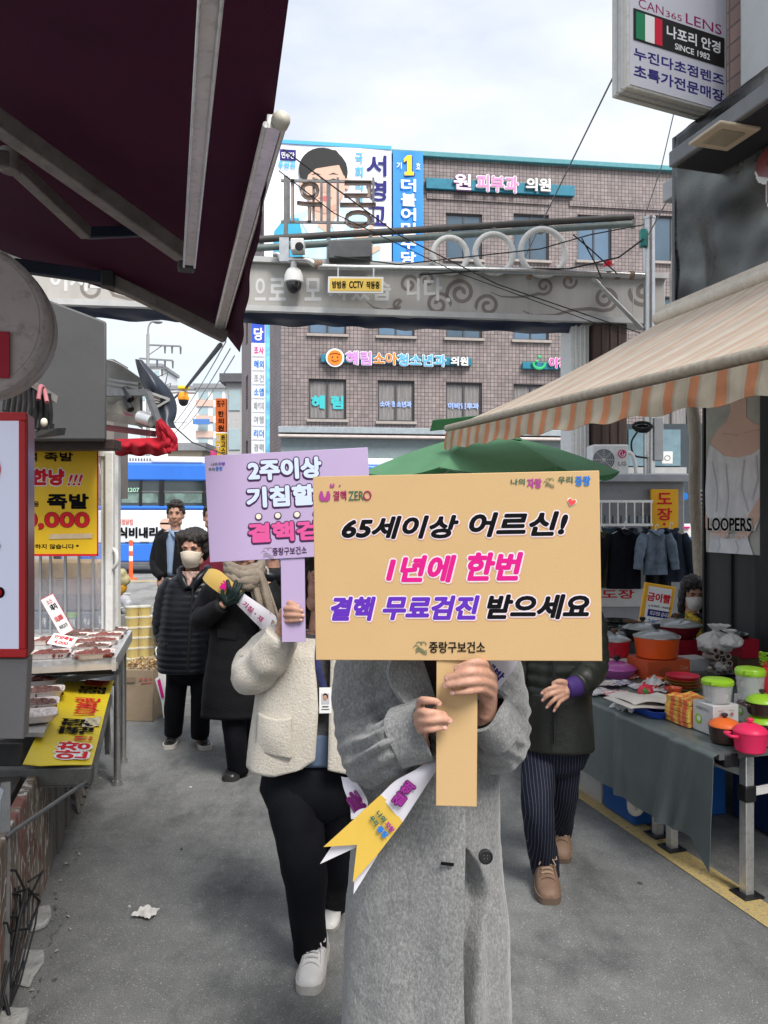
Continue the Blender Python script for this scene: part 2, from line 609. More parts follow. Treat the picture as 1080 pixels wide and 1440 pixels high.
def m_worn_paint(name,col,under):
 m,nt,b,L=newmat(name,0.75,0,0.3)
 v=objvec(nt)
 n=noise_n(nt,v,28,8,0.75);n2=noise_n(nt,v,160,3,0.7)
 f=ramp(nt,n,[(0.36,(0,0,0)),(0.46,(1,1,1))])
 f2=ramp(nt,n2,[(0.36,(0.1,0.1,0.1)),(0.5,(1,1,1))])
 fac=mix(nt,1.0,f,f2,'MULTIPLY')
 L(mix(nt,fac,under,col),b.inputs['Base Color'])
 bump_n(nt,b,n2,0.5,0.006)
 return m
YLINE=m_worn_paint('worn_yellow_paint',(0.66,0.49,0.19),(0.30,0.27,0.21))
WLINE=m_worn_paint('worn_white_paint',(0.62,0.62,0.60),(0.30,0.30,0.29))
def m_tile(name,c1,c2,mortar,size=0.14,axis='XZ'):
 m,nt,b,L=newmat(name,0.55,0,0.35)
 tc=nt.nodes.new('ShaderNodeTexCoord')
 sep=nt.nodes.new('ShaderNodeSeparateXYZ');L(tc.outputs['Object'],sep.inputs[0])
 cb=nt.nodes.new('ShaderNodeCombineXYZ')
 L(sep.outputs['X' if axis[0]=='X' else 'Y'],cb.inputs['X']);L(sep.outputs['Z'],cb.inputs['Y'])
 br=nt.nodes.new('ShaderNodeTexBrick')
 br.offset=0.0;br.squash=1.0
 br.inputs['Scale'].default_value=1.0
 br.inputs['Brick Width'].default_value=size;br.inputs['Row Height'].default_value=size
 br.inputs['Mortar Size'].default_value=size*0.085;br.inputs['Mortar Smooth'].default_value=0.35
 br.inputs['Bias'].default_value=-0.1
 br.inputs['Color1'].default_value=(*c1,1);br.inputs['Color2'].default_value=(*c2,1);br.inputs['Mortar'].default_value=(*mortar,1)
 L(cb.outputs[0],br.inputs['Vector'])
 n=noise_n(nt,tc.outputs['Object'],0.45,6,0.7)
 st=ramp(nt,n,[(0.3,(0.72,0.70,0.70)),(0.7,(1.15,1.12,1.1))])
 mp=nt.nodes.new('ShaderNodeMapping');mp.inputs['Scale'].default_value=(2.2,2.2,0.12);L(tc.outputs['Object'],mp.inputs['Vector'])
 n2=noise_n(nt,mp.outputs['Vector'],1.0,5,0.7)
 st2=ramp(nt,n2,[(0.3,(0.82,0.8,0.8)),(0.6,(1,1,1))])
 L(mix(nt,1.0,mix(nt,1.0,br.outputs['Color'],st,'MULTIPLY'),st2,'MULTIPLY'),b.inputs['Base Color'])
 bump_n(nt,b,br.outputs['Fac'],-0.5,0.01)
 return m
TILE=m_tile('facade_tile',(0.285,0.243,0.240),(0.200,0.172,0.172),(0.058,0.052,0.053),0.15)
TILEY=m_tile('side_wall_tile',(0.335,0.265,0.262),(0.265,0.21,0.212),(0.12,0.098,0.10),0.15,'YZ')
BROWNTILE=m_tile('brown_brick',(0.30,0.175,0.13),(0.22,0.13,0.105),(0.09,0.07,0.06),0.10)
STEEL=mat('steel',(0.55,0.55,0.54),0.32,0.9,var=0.12,vs=9,dirt=0.25)
ALU=mat('aluminium',(0.72,0.72,0.71),0.38,0.75,var=0.10,vs=14,dirt=0.35)
DKSTEEL=mat('dark_steel',(0.20,0.20,0.20),0.45,0.7,var=0.2,vs=12,dirt=0.3)
BLACKM=mat('black_metal',(0.025,0.025,0.027),0.45,0.2,var=0.2)
BLACKP=mat('black_plastic',(0.018,0.018,0.02),0.4,var=0.15)
WHITEP=mat('white_plastic',(0.78,0.78,0.76),0.42,var=0.05)
WHITEM=mat('white_paint',(0.72,0.72,0.70),0.5,var=0.06,vs=10,dirt=0.25)
GREYP=mat('grey_paint',(0.42,0.43,0.44),0.5,var=0.1)
DKGREY=mat('dark_grey_paint',(0.12,0.125,0.13),0.5,var=0.15)
GREENPIPE=mat('green_grey_pipe',(0.16,0.20,0.19),0.5,var=0.2,vs=6,dirt=0.4)
REDP=mat('red_plastic',(0.62,0.03,0.04),0.35,var=0.08)
RUBBER=mat('black_rubber',(0.02,0.02,0.02),0.8,var=0.2)
GLASSW=mat('window_glass',(0.05,0.09,0.13),0.08,var=0.25,vs=0.7,spec=0.9)
GLASSB=mat('blue_window_glass',(0.085,0.15,0.23),0.10,var=0.15,vs=0.8,spec=0.9)
CURTAINM=mat('window_curtain',(0.20,0.19,0.19),0.9,var=0.35,vs=5,stretch=(9,1,0.4))
WOODD=mat('brown_board',(0.085,0.058,0.048),0.6,var=0.2,vs=3,stretch=(8,8,0.6))
INK=mat('black_ink',(0.006,0.006,0.007),0.8,var=0,spec=.08)
WHITEI=mat('white_ink',(0.82,0.82,0.82),.7,var=0,spec=.12)
PINKI=mat('magenta_ink',(0.62,0.015,0.22),.7,var=0,spec=.12)
PURPI=mat('purple_ink',(0.115,0.03,0.42),.7,var=0,spec=.12)
NAVYI=mat('navy_ink',(0.035,0.03,0.18),.7,var=0,spec=.12)
BLUEI=mat('blue_ink',(0.02,0.17,0.55),.7,var=0,spec=.12)
REDI=mat('red_ink',(0.62,0.02,0.03),.7,var=0,spec=.12)
GREENI=mat('green_ink',(0.045,0.13,0.09),.7,var=0,spec=.12)
YELI=mat('yellow_ink',(0.85,0.62,0.06),.7,var=0,spec=.12)
WINEI=mat('wine_ink',(0.30,0.015,0.10),.7,var=0,spec=.12)
ORANGEI=mat('orange_ink',(0.80,0.22,0.03),.7,var=0,spec=.12)
SKYI=mat('sky_blue_ink',(0.10,0.42,0.78),.7,var=0,spec=.12)
GREYI=mat('grey_ink',(0.30,0.30,0.30),.7,var=0,spec=.12)
def struct(o):
 o['kind']='structure'
 return o
# ================================================================ ground, road
mb=MB();mb.quad((-400,-60,0),(400,-60,0),(400,900,0),(-400,900,0))
struct(mb.build('ground',ASPH))
FE=Vector((0.9924,0.123,0));FN=Vector((0.123,-0.9924,0))
def Fc(s,z,out=0.0):
 return Vector((-4.03,30.0,0))+FE*s+FN*out+ZA*z
mb=MB();mb.quad(Fc(-200,.004,17.0),Fc(200,.004,17.0),Fc(200,.004,3.6),Fc(-200,.004,3.6))
struct(mb.build('road',ROADM))
mb=MB()
for o_ in(16.2,10.6,10.3):
 mb.quad(Fc(-80,.009,o_),Fc(80,.009,o_),Fc(80,.009,o_-.13),Fc(-80,.009,o_-.13),0 if o_<16 else 1)
for k in range(-12,12):
 mb.quad(Fc(k*6,.009,13.6),Fc(k*6+3,.009,13.6),Fc(k*6+3,.009,13.45),Fc(k*6,.009,13.45),1)
struct(mb.build('road_marking',[YLINE,WLINE]))
mb=MB();mb.box(Fc(0,0.075,1.8),(400,3.6,0.15),rotz(math.atan2(.123,.9924)))
struct(mb.build('pavement',PAVE,bev=.02))
mb=MB();mb.quad(A(-1,2.27,.004),A(-1,2.41,.004),A(9.5,2.41,.004),A(9.5,2.27,.004))
struct(mb.build('edge_line',YLINE))
for i,(u,w_,l_)in enumerate([(2.25,.13,.20),(2.62,.16,.34),(3.0,.14,.30),(3.33,.10,.2)]):
 mb=MB()
 pts=[]
 n=11
 for k in range(n):
  th=2*math.pi*k/n
  rr=0.82+0.3*noise.noise(Vector((math.cos(th)*1.7+i*5,math.sin(th)*1.7,0)))
  pts.append(A(u+l_/2*rr*math.copysign(abs(math.sin(th))**.6,math.sin(th)),-.50+w_/2*rr*math.copysign(abs(math.cos(th))**.6,math.cos(th)),0.0))
 mb.slab(pts,(0,0,0.016+.010*(i%2)))
 o=mb.build_mesh('kerb_slab',mat('broken_concrete',(0.36,0.36,0.345),.9,var=.3,vs=14,bump=.9,bs=40,dirt=.4),['broken grey concrete slab nearest the camera at the wall foot','largest broken grey concrete slab along the wall foot','broken grey concrete slab under the painted board wall','smallest broken grey concrete slab at the wall foot'][i],'kerb slab','broken concrete slabs along the wall',bev=.008)
mb=MB()
for i in range(120):
 u=random.uniform(1.7,5.2);v=-.47+abs(random.gauss(0,.05))+(.03 if u<2.5 else 0)
 c=A(u,v,.006+random.random()*.006);r_=random.uniform(.003,.011)
 an=random.random()*6.28
 ex=Vector((math.cos(an),math.sin(an),random.uniform(-.3,.3)))*r_;ey=Vector((-math.sin(an),math.cos(an),random.uniform(-.4,.4)))*r_*.6
 mb.add([c-ex,c+ey,c+ex,c-ey+ZA*.004],[(0,1,2,3)],random.choice((0,0,1,2)))
o=mb.build('litter',[mat('dry_leaf',(.12,.10,.08),.9),mat('dust_crumb',(.20,.19,.18),.9),mat('paper_crumb',(.38,.36,.34),.9)])
tag(o,kind='stuff')
mb=MB()
c0=G(202,1289)
def fpaper(a,b):
 x,y=(a-.5)*.080,(b-.5)*.062
 z=.012+.022*abs(noise.noise(Vector((a*3.1,b*3.4,2.2))))+.02*max(0,.3-a)+.006*math.sin(b*9)
 return c0+Vector((x+.02*b,y+.01*math.sin(a*5),z))
mb.sheet(fpaper,14,10,.002)
mb.build_mesh('paper_scrap',mat('scrap_paper',(.62,.61,.58),.8,var=.08),'crumpled white paper scrap lying on the asphalt','litter',smooth=50)
for i,(px,py,s_)in enumerate([(268,1108,.011),(255,1195,.008),(900,1243,.012),(182,1276,.007)]):
 mb=MB();c=G(px,py)
 mb.ell(c+ZA*.004,(s_,s_*.6,.006),rotz(i*1.3),8,5)
 mb.build_mesh('pebble',mat('pebble_grey' if i%3 else 'pebble_pale',(.09,.09,.09)if i%3 else(.5,.5,.48),.9),'small chip of rubbish on the asphalt','litter','loose chips on the asphalt',smooth=60)
# ================================================================ brick office building
FZ=math.atan2(.123,.9924)
bld=thing('brick_building','mauve tiled office building of several storeys across the main road','building',(-4.03,30.0,0),FZ)
def fs(px):
 k=(px-540)/F
 return(4.03+30*k)/(.9924-.123*k)
def fz(px,py):
 d=30+fs(px)*.123
 return H+(HY-py)/F*d
def fbox(l,t,r,b):
 return fs(l),fz((l+r)/2,b),fs(r),fz((l+r)/2,t)
wins=[]
for l,r in((434,487),(531,583),(627,678),(722,772),(812,860),(921,970),(1016,1066)):
 wins.append((l,296+(l-620)*.012+4,r,362+(l-620)*.012+3,'blue'))
 wins.append((l,408+(l-434)*.02,r,470+(l-434)*.03,'blue'))
 wins.append((l,533+(l-434)*.025,r,590+(l-434)*.03,'dark'))
S0,S1,ROOF=0.0,24.0,fz(400,211)
GF=fz(500,603)
holes=[fbox(*w[:4])for w in wins]
def wall_holes(mb,P,s0,s1,z0,z1,holes,depth,mi=0,mr=None):
 """P(s,z,out); rectangular holes with reveals"""
 xs=sorted({s0,s1}|{h[0]for h in holes}|{h[2]for h in holes})
 zs=sorted({z0,z1}|{h[1]for h in holes}|{h[3]for h in holes})
 xs=[x for x in xs if s0<=x<=s1];zs=[z for z in zs if z0<=z<=z1]
 for i in range(len(xs)-1):
  for j in range(len(zs)-1):
   cx,cz=(xs[i]+xs[i+1])/2,(zs[j]+zs[j+1])/2
   if any(h[0]<cx<h[2]and h[1]<cz<h[3]for h in holes):continue
   mb.quad(P(xs[i],zs[j],0),P(xs[i+1],zs[j],0),P(xs[i+1],zs[j+1],0),P(xs[i],zs[j+1],0),mi)
 for h in holes:
  a,b,c,d=(h[0],h[1]),(h[2],h[1]),(h[2],h[3]),(h[0],h[3])
  for p,q in((a,b),(b,c),(c,d),(d,a)):
   mb.quad(P(*p,0),P(*p,-depth),P(*q,-depth),P(*q,0),mi if mr is None else mr)
mb=MB()
wall_holes(mb,Fc,S0,S1,GF,ROOF,holes,.22)
SB=Vector((-7.6,41.0,0))
mb.quad(Fc(S1,0),Fc(S1,0,-14),Fc(S1,ROOF,-14),Fc(S1,ROOF),0)
mb.quad(Fc(S0,ROOF),Fc(S1,ROOF),Fc(S1,ROOF,-14),SB+ZA*ROOF,1)
mb.quad(SB,Fc(S1,0,-14),Fc(S1,ROOF,-14),SB+ZA*ROOF,0)
for t_ in(278,):
 z_=fz(640,t_)
 for s_a,s_b in((fs(600),fs(775)),(fs(800),S1)):
  mb.box(Fc((s_a+s_b)/2,z_,.035),(s_b-s_a,.07,.22),rotz(FZ),0)
mb.build('wall',[TILE,mat('flat_roof',(.3,.3,.29),.9)],bld)
sw=Vector((-4.03,30,0));sdir=(SB-sw).normalized();slen=(SB-sw).length
sn=Vector((-sdir.y,sdir.x,0));sn=sn if sn.x<0 else-sn
Ps=lambda s,z,out=0:sw+sdir*s+sn*out+ZA*z
mb=MB()
shole=[(s,z,s+.7,z+1.7)for s in(4.5,7.0,9.2)for z in(3.8,7.1,10.4,13.6)]
wall_holes(mb,Ps,0,slen,0,ROOF,shole,.2)
mb.build('side_wall',TILEY,bld)
for h in shole:
 mb=MB();mb.quad(Ps(h[0],h[1],-.18),Ps(h[2],h[1],-.18),Ps(h[2],h[3],-.18),Ps(h[0],h[3],-.18))
 mb.build('window',GLASSW,bld)
mb=MB();mb.box(Fc((S0+S1)/2,ROOF+.10,-.05),(S1-S0+.3,.5,.2),rotz(FZ));mb.build('coping',mat('teal_coping',(.08,.26,.30),.5),bld,bev=.02)
def letters(mb,P,txt,l,t,r,b,out,mi,bold=.04,shear=0,outline=None,ob=.045):
 """lettering on the facade inside a photo box"""
 s0,z0,s1,z1=fbox(l,t,r,b)
 O=Fc((s0+s1)/2,(z0+z1)/2,out)
 w,h=s1-s0,z1-z0
 if outline is not None:
  g=ob*h
  mb.text(txt,O,FE,ZA,w+2*g,h+2*g,outline,(bold*.6*h+g)/(h+2*g),0,shear,.04,1)
 mb.text(txt,O,FE,ZA,w,h,mi,bold*.6,.025,shear)
wtexts={(434,'dark'):('혜 림',mat('teal_film',(.05,.45,.48),.5,var=0),.62),(531,'dark'):('소아 청소년과',mat('pale_blue_film',(.30,.42,.78),.5,var=0),.28),(627,'dark'):('이비인후과',mat('pale_blue_film',(.30,.42,.78),.5,var=0),.28)}
for(l,t,r,b,kind),h in zip(wins,holes):
 s0,z0,s1,z1=h
 mb=MB();fr=.07
 for(a0,b0,a1,b1)in((s0,z0,s1,z0+fr),(s0,z1-fr,s1,z1),(s0,z0+fr,s0+fr,z1-fr),(s1-fr,z0+fr,s1,z1-fr),((s0+s1)/2-.035,z0+fr,(s0+s1)/2+.035,z1-fr)):
  mb.box(Fc((a0+a1)/2,(b0+b1)/2,-.12),(a1-a0,.06,b1-b0),rotz(FZ))
 wf=mb.build('window',mat('window_frame_dark',(.06,.06,.065),.5),bld)
 mb=MB()
 if kind=='dark':
  def fcur(a,b_):
   return Fc(s0+a*(s1-s0),z0+b_*(z1-z0),-.135-.012*math.sin(a*60+2*math.sin(b_*3))-.012)
  mb.grid(fcur,48,6)
  mb.build('curtain',CURTAINM,wf,smooth=180)
  key=(l,kind)
  if key in wtexts:
   st,mt,hh=wtexts[key]
   mb=MB();zc=(z0+z1)/2-.1
   mb.text(st,Fc((s0+s1)/2,zc,-.10),FE,ZA,(s1-s0)*.86,(z1-z0)*hh*.55,0,.05)
   mb.build('lettering',mt,wf)
  mb=MB();mb.quad(Fc(s0,z0,-.20),Fc(s1,z0,-.20),Fc(s1,z1,-.20),Fc(s0,z1,-.20));mb.build('pane',GLASSW,wf)
 else:
  mb.quad(Fc(s0,z0,-.125),Fc(s1,z0,-.125),Fc(s1,z1,-.125),Fc(s0,z1,-.125))
  mb.build('pane',GLASSB if(l+int(t))%3 else GLASSW,wf)
 mb=MB();mb.box(Fc((s0+s1)/2,z0-.05,.04),(s1-s0+.16,.14,.10),rotz(FZ));mb.build('sill',mat('stone_sill',(.33,.29,.27),.7),wf)
mb=MB()
mb.box(Fc(12,GF-.12,.28),(24.2,.55,.24),rotz(FZ),0)
mb.box(Fc(12,GF-.36,.30),(24.2,.65,.10),rotz(FZ),1)
mb.build('ledge',[mat('blue_grey_ledge',(.28,.32,.35),.5),mat('pale_pink_trim',(.55,.48,.46),.6)],bld,bev=.02)
mb=MB();mb.box(Fc(12,(2.9+GF-.42)/2,.10),(24,.3,GF-.42-2.9),rotz(FZ))
mb.build('fascia',mat('grey_green_fascia',(.20,.25,.26),.45,var=.1),bld)
mb=MB();mb.text('ㅁoDO',Fc(fs(460),3.75,.26),FE,ZA,2.6,.8,0,.02);mb.build('lettering',mat('faded_letter',(.33,.38,.40),.5),bld)
mb=MB()
for i in range(16):
 mb.box(Fc(i*1.6+.05,1.5,.08),(.10,.14,2.8),rotz(FZ),0)
mb.quad(Fc(0,0,0),Fc(24,0,0),Fc(24,2.9,0),Fc(0,2.9,0),1)
mb.build('shop_front',[DKGREY,GLASSW],bld)
def signbar(name,label,bar,parts,cat='sign'):
 s0,z0,s1,z1=fbox(*bar)
 t=thing(name,label,cat,Fc((s0+s1)/2,z0,.1),FZ)
 mb=MB();mb.box(Fc((s0+s1)/2,(z0+z1)/2,.12),(s1-s0,.14,z1-z0),rotz(FZ));mb.build('backing_bar',mat('teal_bar',(.02,.17,.25),.45),t,bev=.02)
 for st,bx,mt,ol in parts:
  mb=MB();letters(mb,None,st,*bx,.28,0,.045,0,1,.05)
  mb.build('lettering',[mt,ol],t)
 return t
PK=mat('pink_letter',(.72,.25,.48),.5,var=0);WL=mat('white_letter',(.80,.79,.80),.5,var=0);PLI=mat('plum_edge',(.30,.10,.28),.5,var=0)
signbar('clinic_sign','skin clinic sign with white and pink letters near the roof',(598,258,806,273),[('원',(636,249,660,271),WL,PLI),('피부과',(668,251,726,274),PK,WL),('의원',(737,255,771,273),WL,GREYI)])
t=signbar('clinic_sign','childrens clinic sign with smiling face and multicolour letters over the windows',(451,502,662,513),[('혜림',(486,496,521,515),mat('mauve_letter',(.55,.25,.62),.5,var=0),WL),('소아',(524,498,557,515),ORANGEI,WL),('청소년과',(558,500,625,517),SKYI,WL),('의원',(632,504,656,516),WL,GREYI)])
mb=MB()
c=fbox(460,494,481,516);cs,cz=(c[0]+c[2])/2,(c[1]+c[3])/2
mb.lathe(Fc(cs,cz,.2),[(.36,0),(.36,.08)],24,1,FN);mb.lathe(Fc(cs,cz,.28),[(.29,0),(.29,.03)],24,0,FN)
for dx in(-.1,.1):mb.ell(Fc(cs+dx,cz+.02,.315),(.035,.02,.04),rotz(FZ),8,6,2)
mb.tube([Fc(cs-.14+.28*k/6,cz-.09-.06*math.sin(math.pi*k/6),.315)for k in range(7)],.018,6,2)
mb.tube([Fc(cs-.2+.4*k/6,cz+.12+.05*math.sin(math.pi*k/6),.315)for k in range(7)],.018,6,2)
mb.build('logo',[ORANGEI,WL,mat('brown_line',(.25,.06,.02),.5,var=0)],t,smooth=40)
t=signbar('clinic_sign','clinic sign with green smiling emblem and pink letters beside the striped awning',(733,511,830,521),[('이경희',(769,505,806,520),mat('hot_pink_letter',(.75,.08,.38),.5,var=0),WL)])
mb=MB();c=fbox(746,502,764,522);cs,cz=(c[0]+c[2])/2,(c[1]+c[3])/2
mb.tube([Fc(cs+.24*math.cos(q),cz-.02+.22*math.sin(q),.26)for q in[R(170+200*k/12)for k in range(13)]],.06,6,0)
mb.ell(Fc(cs-.08,cz+.06,.26),(.06,.03,.06),rotz(FZ),10,6,0);mb.ell(Fc(cs+.02,cz+.24,.26),(.07,.03,.07),rotz(FZ),10,6,0)
mb.build('logo',mat('bright_green_letter',(.05,.45,.18),.5,var=0),t,smooth=40)
def banner(name,label,l,t,r,b,out,m,cat='banner',th=.03):
 s0,z0,s1,z1=fbox(l,t,r,b)
 th_=thing(name,label,cat,Fc((s0+s1)/2,z0,out),FZ)
 mb=MB()
 mb.sheet(lambda a,q:Fc(s0+a*(s1-s0),z0+q*(z1-z0),out+.02*math.sin(a*7+q*3)),10,8,th)
 mb.build('cloth',m,th_,smooth=60)
 return th_,(s0,z0,s1,z1)
BANW=mat('white_banner_vinyl',(.74,.77,.84),.5,var=.03)
t,_=banner('portrait_banner','large white banner with short haired woman portrait beside the blue banner',372,207,549,392,.30,BANW)
def fell(mb,px,py,rx,ry,out,mi,n=28,a0=0,a1=360):
 d=30.4;k=d/F
 pts=[Fc(fs(px+rx*math.cos(R(a0+(a1-a0)*i/n))),fz(px,py+ry*math.sin(R(a0+(a1-a0)*i/n))),out)for i in range(n)]
 mb.slab(pts[::-1],FN*.004,mi)
def fpoly(mb,pts,out,mi):
 mb.slab([Fc(fs(x),fz(x,y),out)for x,y in pts],FN*.004,mi)
SK=mat('portrait_skin',(.62,.40,.31),.6,var=.05);HR=mat('portrait_hair',(.02,.02,.022),.6,var=.1);JK=mat('portrait_jacket',(.45,.70,.80),.6,var=.15,vs=2);JK2=mat('portrait_sleeve',(.04,.35,.55),.6,var=.1,vs=2)
mb=MB();o_=.36
fpoly(mb,[(386,330),(402,312),(430,300),(480,296),(508,306),(528,330),(533,352),(533,392),(384,392)],o_,2)
fpoly(mb,[(386,330),(400,312),(420,312),(428,350),(420,392),(384,392)],o_+.008,3)
fpoly(mb,[(438,285),(474,285),(478,312),(458,332),(432,312)],o_+.012,0)
fell(mb,454,246,34,32,o_+.016,1)
fell(mb,456,262,29,37,o_+.022,0)
fpoly(mb,[(424,262),(423,240),(434,222),(452,215),(472,218),(486,236),(487,256),(482,252),(476,238),(462,240),(444,243),(433,252),(429,268)],o_+.028,1)
for ex_ in(444,468):fpoly(mb,[(ex_-6,259),(ex_,257),(ex_+6,259),(ex_,261)],o_+.030,1);fpoly(mb,[(ex_-7,252),(ex_,249),(ex_+7,252),(ex_,251)],o_+.030,1)
fpoly(mb,[(455,262),(458,274),(461,277),(452,277)],o_+.030,5);fell(mb,425,264,4,8,o_+.021,0);fell(mb,487,264,3.5,8,o_+.021,0)
fpoly(mb,[(430,275),(440,292),(456,299),(472,292),(482,275),(474,300),(456,306),(438,300)],o_+.026,5)
fpoly(mb,[(436,302),(447,320),(440,345),(424,318)],o_+.020,6);fpoly(mb,[(476,302),(466,322),(474,345),(490,318)],o_+.020,6)
fpoly(mb,[(447,284),(457,281),(467,284),(457,289)],o_+.030,4)
fpoly(mb,[(494,372),(492,352),(497,340),(497,322),(502,321),(504,336),(508,318),(513,318),(512,337),(519,321),(524,323),(518,341),(528,331),(532,335),(522,352),(533,350),(534,355),(518,364),(512,376)],o_+.032,0)
mb.build('portrait',[SK,HR,JK,JK2,mat('portrait_lip',(.55,.12,.12),.5,var=0),mat('portrait_nose',(.52,.315,.24),.6,var=0),mat('portrait_shirt',(.70,.74,.78),.6,var=0)],t)
mb=MB()
letters(mb,None,'서',514,224,542,253,.34,0,.05);letters(mb,None,'영',514,259,542,288,.34,0,.05);letters(mb,None,'교',514,295,542,322,.34,0,.05)
for i,chx in enumerate('국회의원'):letters(mb,None,chx,498,221+i*19,509,236+i*19,.34,1,.04)
letters(mb,None,'후원회',391,232,415,243,.34,1,.05)
s0,z0,s1,z1=fbox(394,216,416,231);mb.box(Fc((s0+s1)/2,(z0+z1)/2,.335),(s1-s0,.01,z1-z0),rotz(FZ),2)
letters(mb,None,'민주당',396,220,414,229,.345,3,.03)
s0,z0,s1,z1=fbox(372,206,549,211);mb.box(Fc((s0+s1)/2,(z0+z1)/2,.34),(s1-s0,.012,z1-z0),rotz(FZ),1)
mb.build('lettering',[NAVYI,SKYI,NAVYI,WL],t)
BANB=mat('blue_banner_vinyl',(.03,.24,.68),.5,var=.04)
t,_=banner('party_banner','narrow blue banner with yellow numeral one and white letters',551,218,593,392,.30,BANB)
mb=MB()
one=[(571,224),(577,224),(577,247),(580,247),(580,252),(567,252),(567,247),(570.5,247),(570.5,231),(566,234),(566,229)]
fpoly(mb,[(x+1.3,y+1.2)for x,y in one][::-1],.342,1);fpoly(mb,one[::-1],.348,2)
letters(mb,None,'기',556,234,563,243,.345,0,.03);letters(mb,None,'호',583,235,589,244,.345,0,.03)
for i,chx in enumerate('더불어민주당'):letters(mb,None,chx,562,257+i*20.2,583,275+i*20.2,.345,0,.06)
mb.build('lettering',[WL,NAVYI,YELI],t)
t=thing('side_banner','long vertical banner with blue top and rows of small lettering on the side wall','banner',Fc(-.9,2,.6),0)
Bd=Board(354,440,373,640,30.4,R(12))
mb=MB();Bd.plate(mb,.03,0);Bd.plate(mb,.01,1,(354,440,372,482),.012);Bd.plate(mb,.02,2,(374,440,379,640),-.02)
mb.build('cloth',[BANW,mat('royal_blue_vinyl',(.03,.08,.5),.5,var=.05),mat('cyan_vinyl',(.15,.5,.75),.5,var=.4,vs=3)],t)
mb=MB()
Bd.text(mb,'당',(357,461,370,479),0,.05,.03)
for i,(st,mi)in enumerate([('조사',1),('해외',2),('조건',3),('소앱',2),('패키지',3),('여행',3),('리더',2),('경력',3)]):
 y=487+i*19.5
 Bd.text(mb,st,(357,y,371,y+11),mi,.03,.03)
 Bd.plate(mb,.004,3,(355,y+14,372,y+15),.03)
mb.build('lettering',[WL,PINKI,BLUEI,GREYI],t)
# ================================================================ far background on the left
def block(name,label,l,t,r,d,m,floors,cols,wm,depth=12,group=None,cat='building',yaw=0.0,roofm=None):
 x0,x1=(l-540)/F*d,(r-540)/F*d;z1=H+(HY-t)/F*d
 th_=thing(name,label,cat,((x0+x1)/2,d,0),yaw,group)
 cx,w=(x0+x1)/2,x1-x0
 Rm=rotz(yaw)
 q=lambda x,y,z:Vector((cx,d,0))+Rm@Vector((x,y,0))+ZA*z
 mb=MB();mb.box(q(0,depth/2,z1/2),(w,depth,z1),Rm);mb.box(q(0,depth/2,z1+.3),(w+.8,depth+.8,.6),Rm,1)
 mb.build('wall',[m,roofm or mat('far_roof',(.25,.26,.28),.7)],th_)
 fh=z1/floors;cw=w/cols
 for i in range(floors):
  for j in range(cols):
   mb=MB();mb.box(q(-w/2+cw*(j+.5),-.02,fh*(i+.55)),(cw*.66,.1,fh*.52),Rm);wd=mb.build('window',wm,th_)
 return th_
PALE=mat('pale_concrete',(.78,.79,.80),.8,var=.06,vs=.3);PEACH=mat('peach_panel',(.62,.45,.38),.8,var=.05)
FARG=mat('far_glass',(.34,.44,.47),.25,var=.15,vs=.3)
t=block('apartment_block','pale apartment tower with rows of windows beyond the power pole',276,546,316,105,PALE,9,2,FARG,14)
for k in range(1,9):
 mb=MB()
 z=k*(H+(HY-546)/F*105)/9
 mb.box(Vector(((288-540)/F*105,104.9,z+.1)),(2.4,.2,.9));mb.build('balcony_panel',PEACH,t)
mb=MB();mb.box(W(283,593,104),(2.2,.3,.7));mb.build('blue_awning',mat('blue_panel',(.08,.2,.5),.5),t)
block('apartment_block','blank pale apartment wall left of the windowed tower',205,548,276,120,PALE,3,1,PALE,16)
block('low_building','low cream building with pinkish base behind the bus',236,634,284,60,mat('cream_render',(.58,.47,.36),.8),2,2,FARG,8)
block('low_building','narrow grey building partly behind the orange sign',318,538,342,55,mat('grey_render',(.42,.42,.42),.8),4,1,FARG,8,roofm=mat('dark_eave',(.10,.10,.11),.6))
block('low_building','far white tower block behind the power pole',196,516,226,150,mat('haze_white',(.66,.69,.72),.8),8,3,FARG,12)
t=thing('vertical_sign','orange over yellow vertical sign above the purple placard','sign',W(309,727,36),0)
Bd=Board(303,560,318,642,36,0)
mb=MB();Bd.plate(mb,.3,0,(303,560,318,607));Bd.plate(mb,.3,1,(303,609,318,645));mb.build('box',[mat('orange_sign_face',(.80,.16,.03),.5),mat('amber_sign_face',(.80,.48,.03),.5)],t,bev=.02)
mb=MB()
for i,chx in enumerate('한의원'):Bd.text(mb,chx,(306.5,578+i*10,315,586+i*10),0,.05,.02)
Bd.text(mb,'침구',(305,563,316,572),0,.03,.02)
for i,chx in enumerate('당구'):Bd.text(mb,chx,(304,612+i*12,310,621+i*12),1,.05,.02)
for i,chx in enumerate('돈고스'):Bd.text(mb,chx,(311,612+i*9,317,619+i*9),0,.05,.02)
mb.build('lettering',[INK,WL],t)
mb=MB();mb.beam(W(311,645,36.2),Vector((W(311,645,36.2).x,36.2,0)),.12,.12);mb.build('post',DKSTEEL,t)
Bd=Board(296,632,304,650,33,0);mb=MB();Bd.plate(mb,.15,0);p=Bd.at(300,650);mb.beam(p,Vector((p.x,p.y+.1,0)),.08,.08,mi=0)
mb.build_mesh('shop_sign',mat('pink_sign_face',(.6,.06,.2),.5),'small crimson shop sign beside the orange vertical sign','sign')
d=62
t=thing('power_pole','grey power pole with street lamp arm and crossbars','pole',(W(208,727,d).x,d,0),0)
X=lambda px,py:W(px,py,d)
mb=MB();mb.tube([Vector((X(208,0).x,d,0)),X(208,470)],[.2,.13],10)
mb.build('pole',mat('pole_concrete',(.30,.30,.30),.8),t,smooth=40)
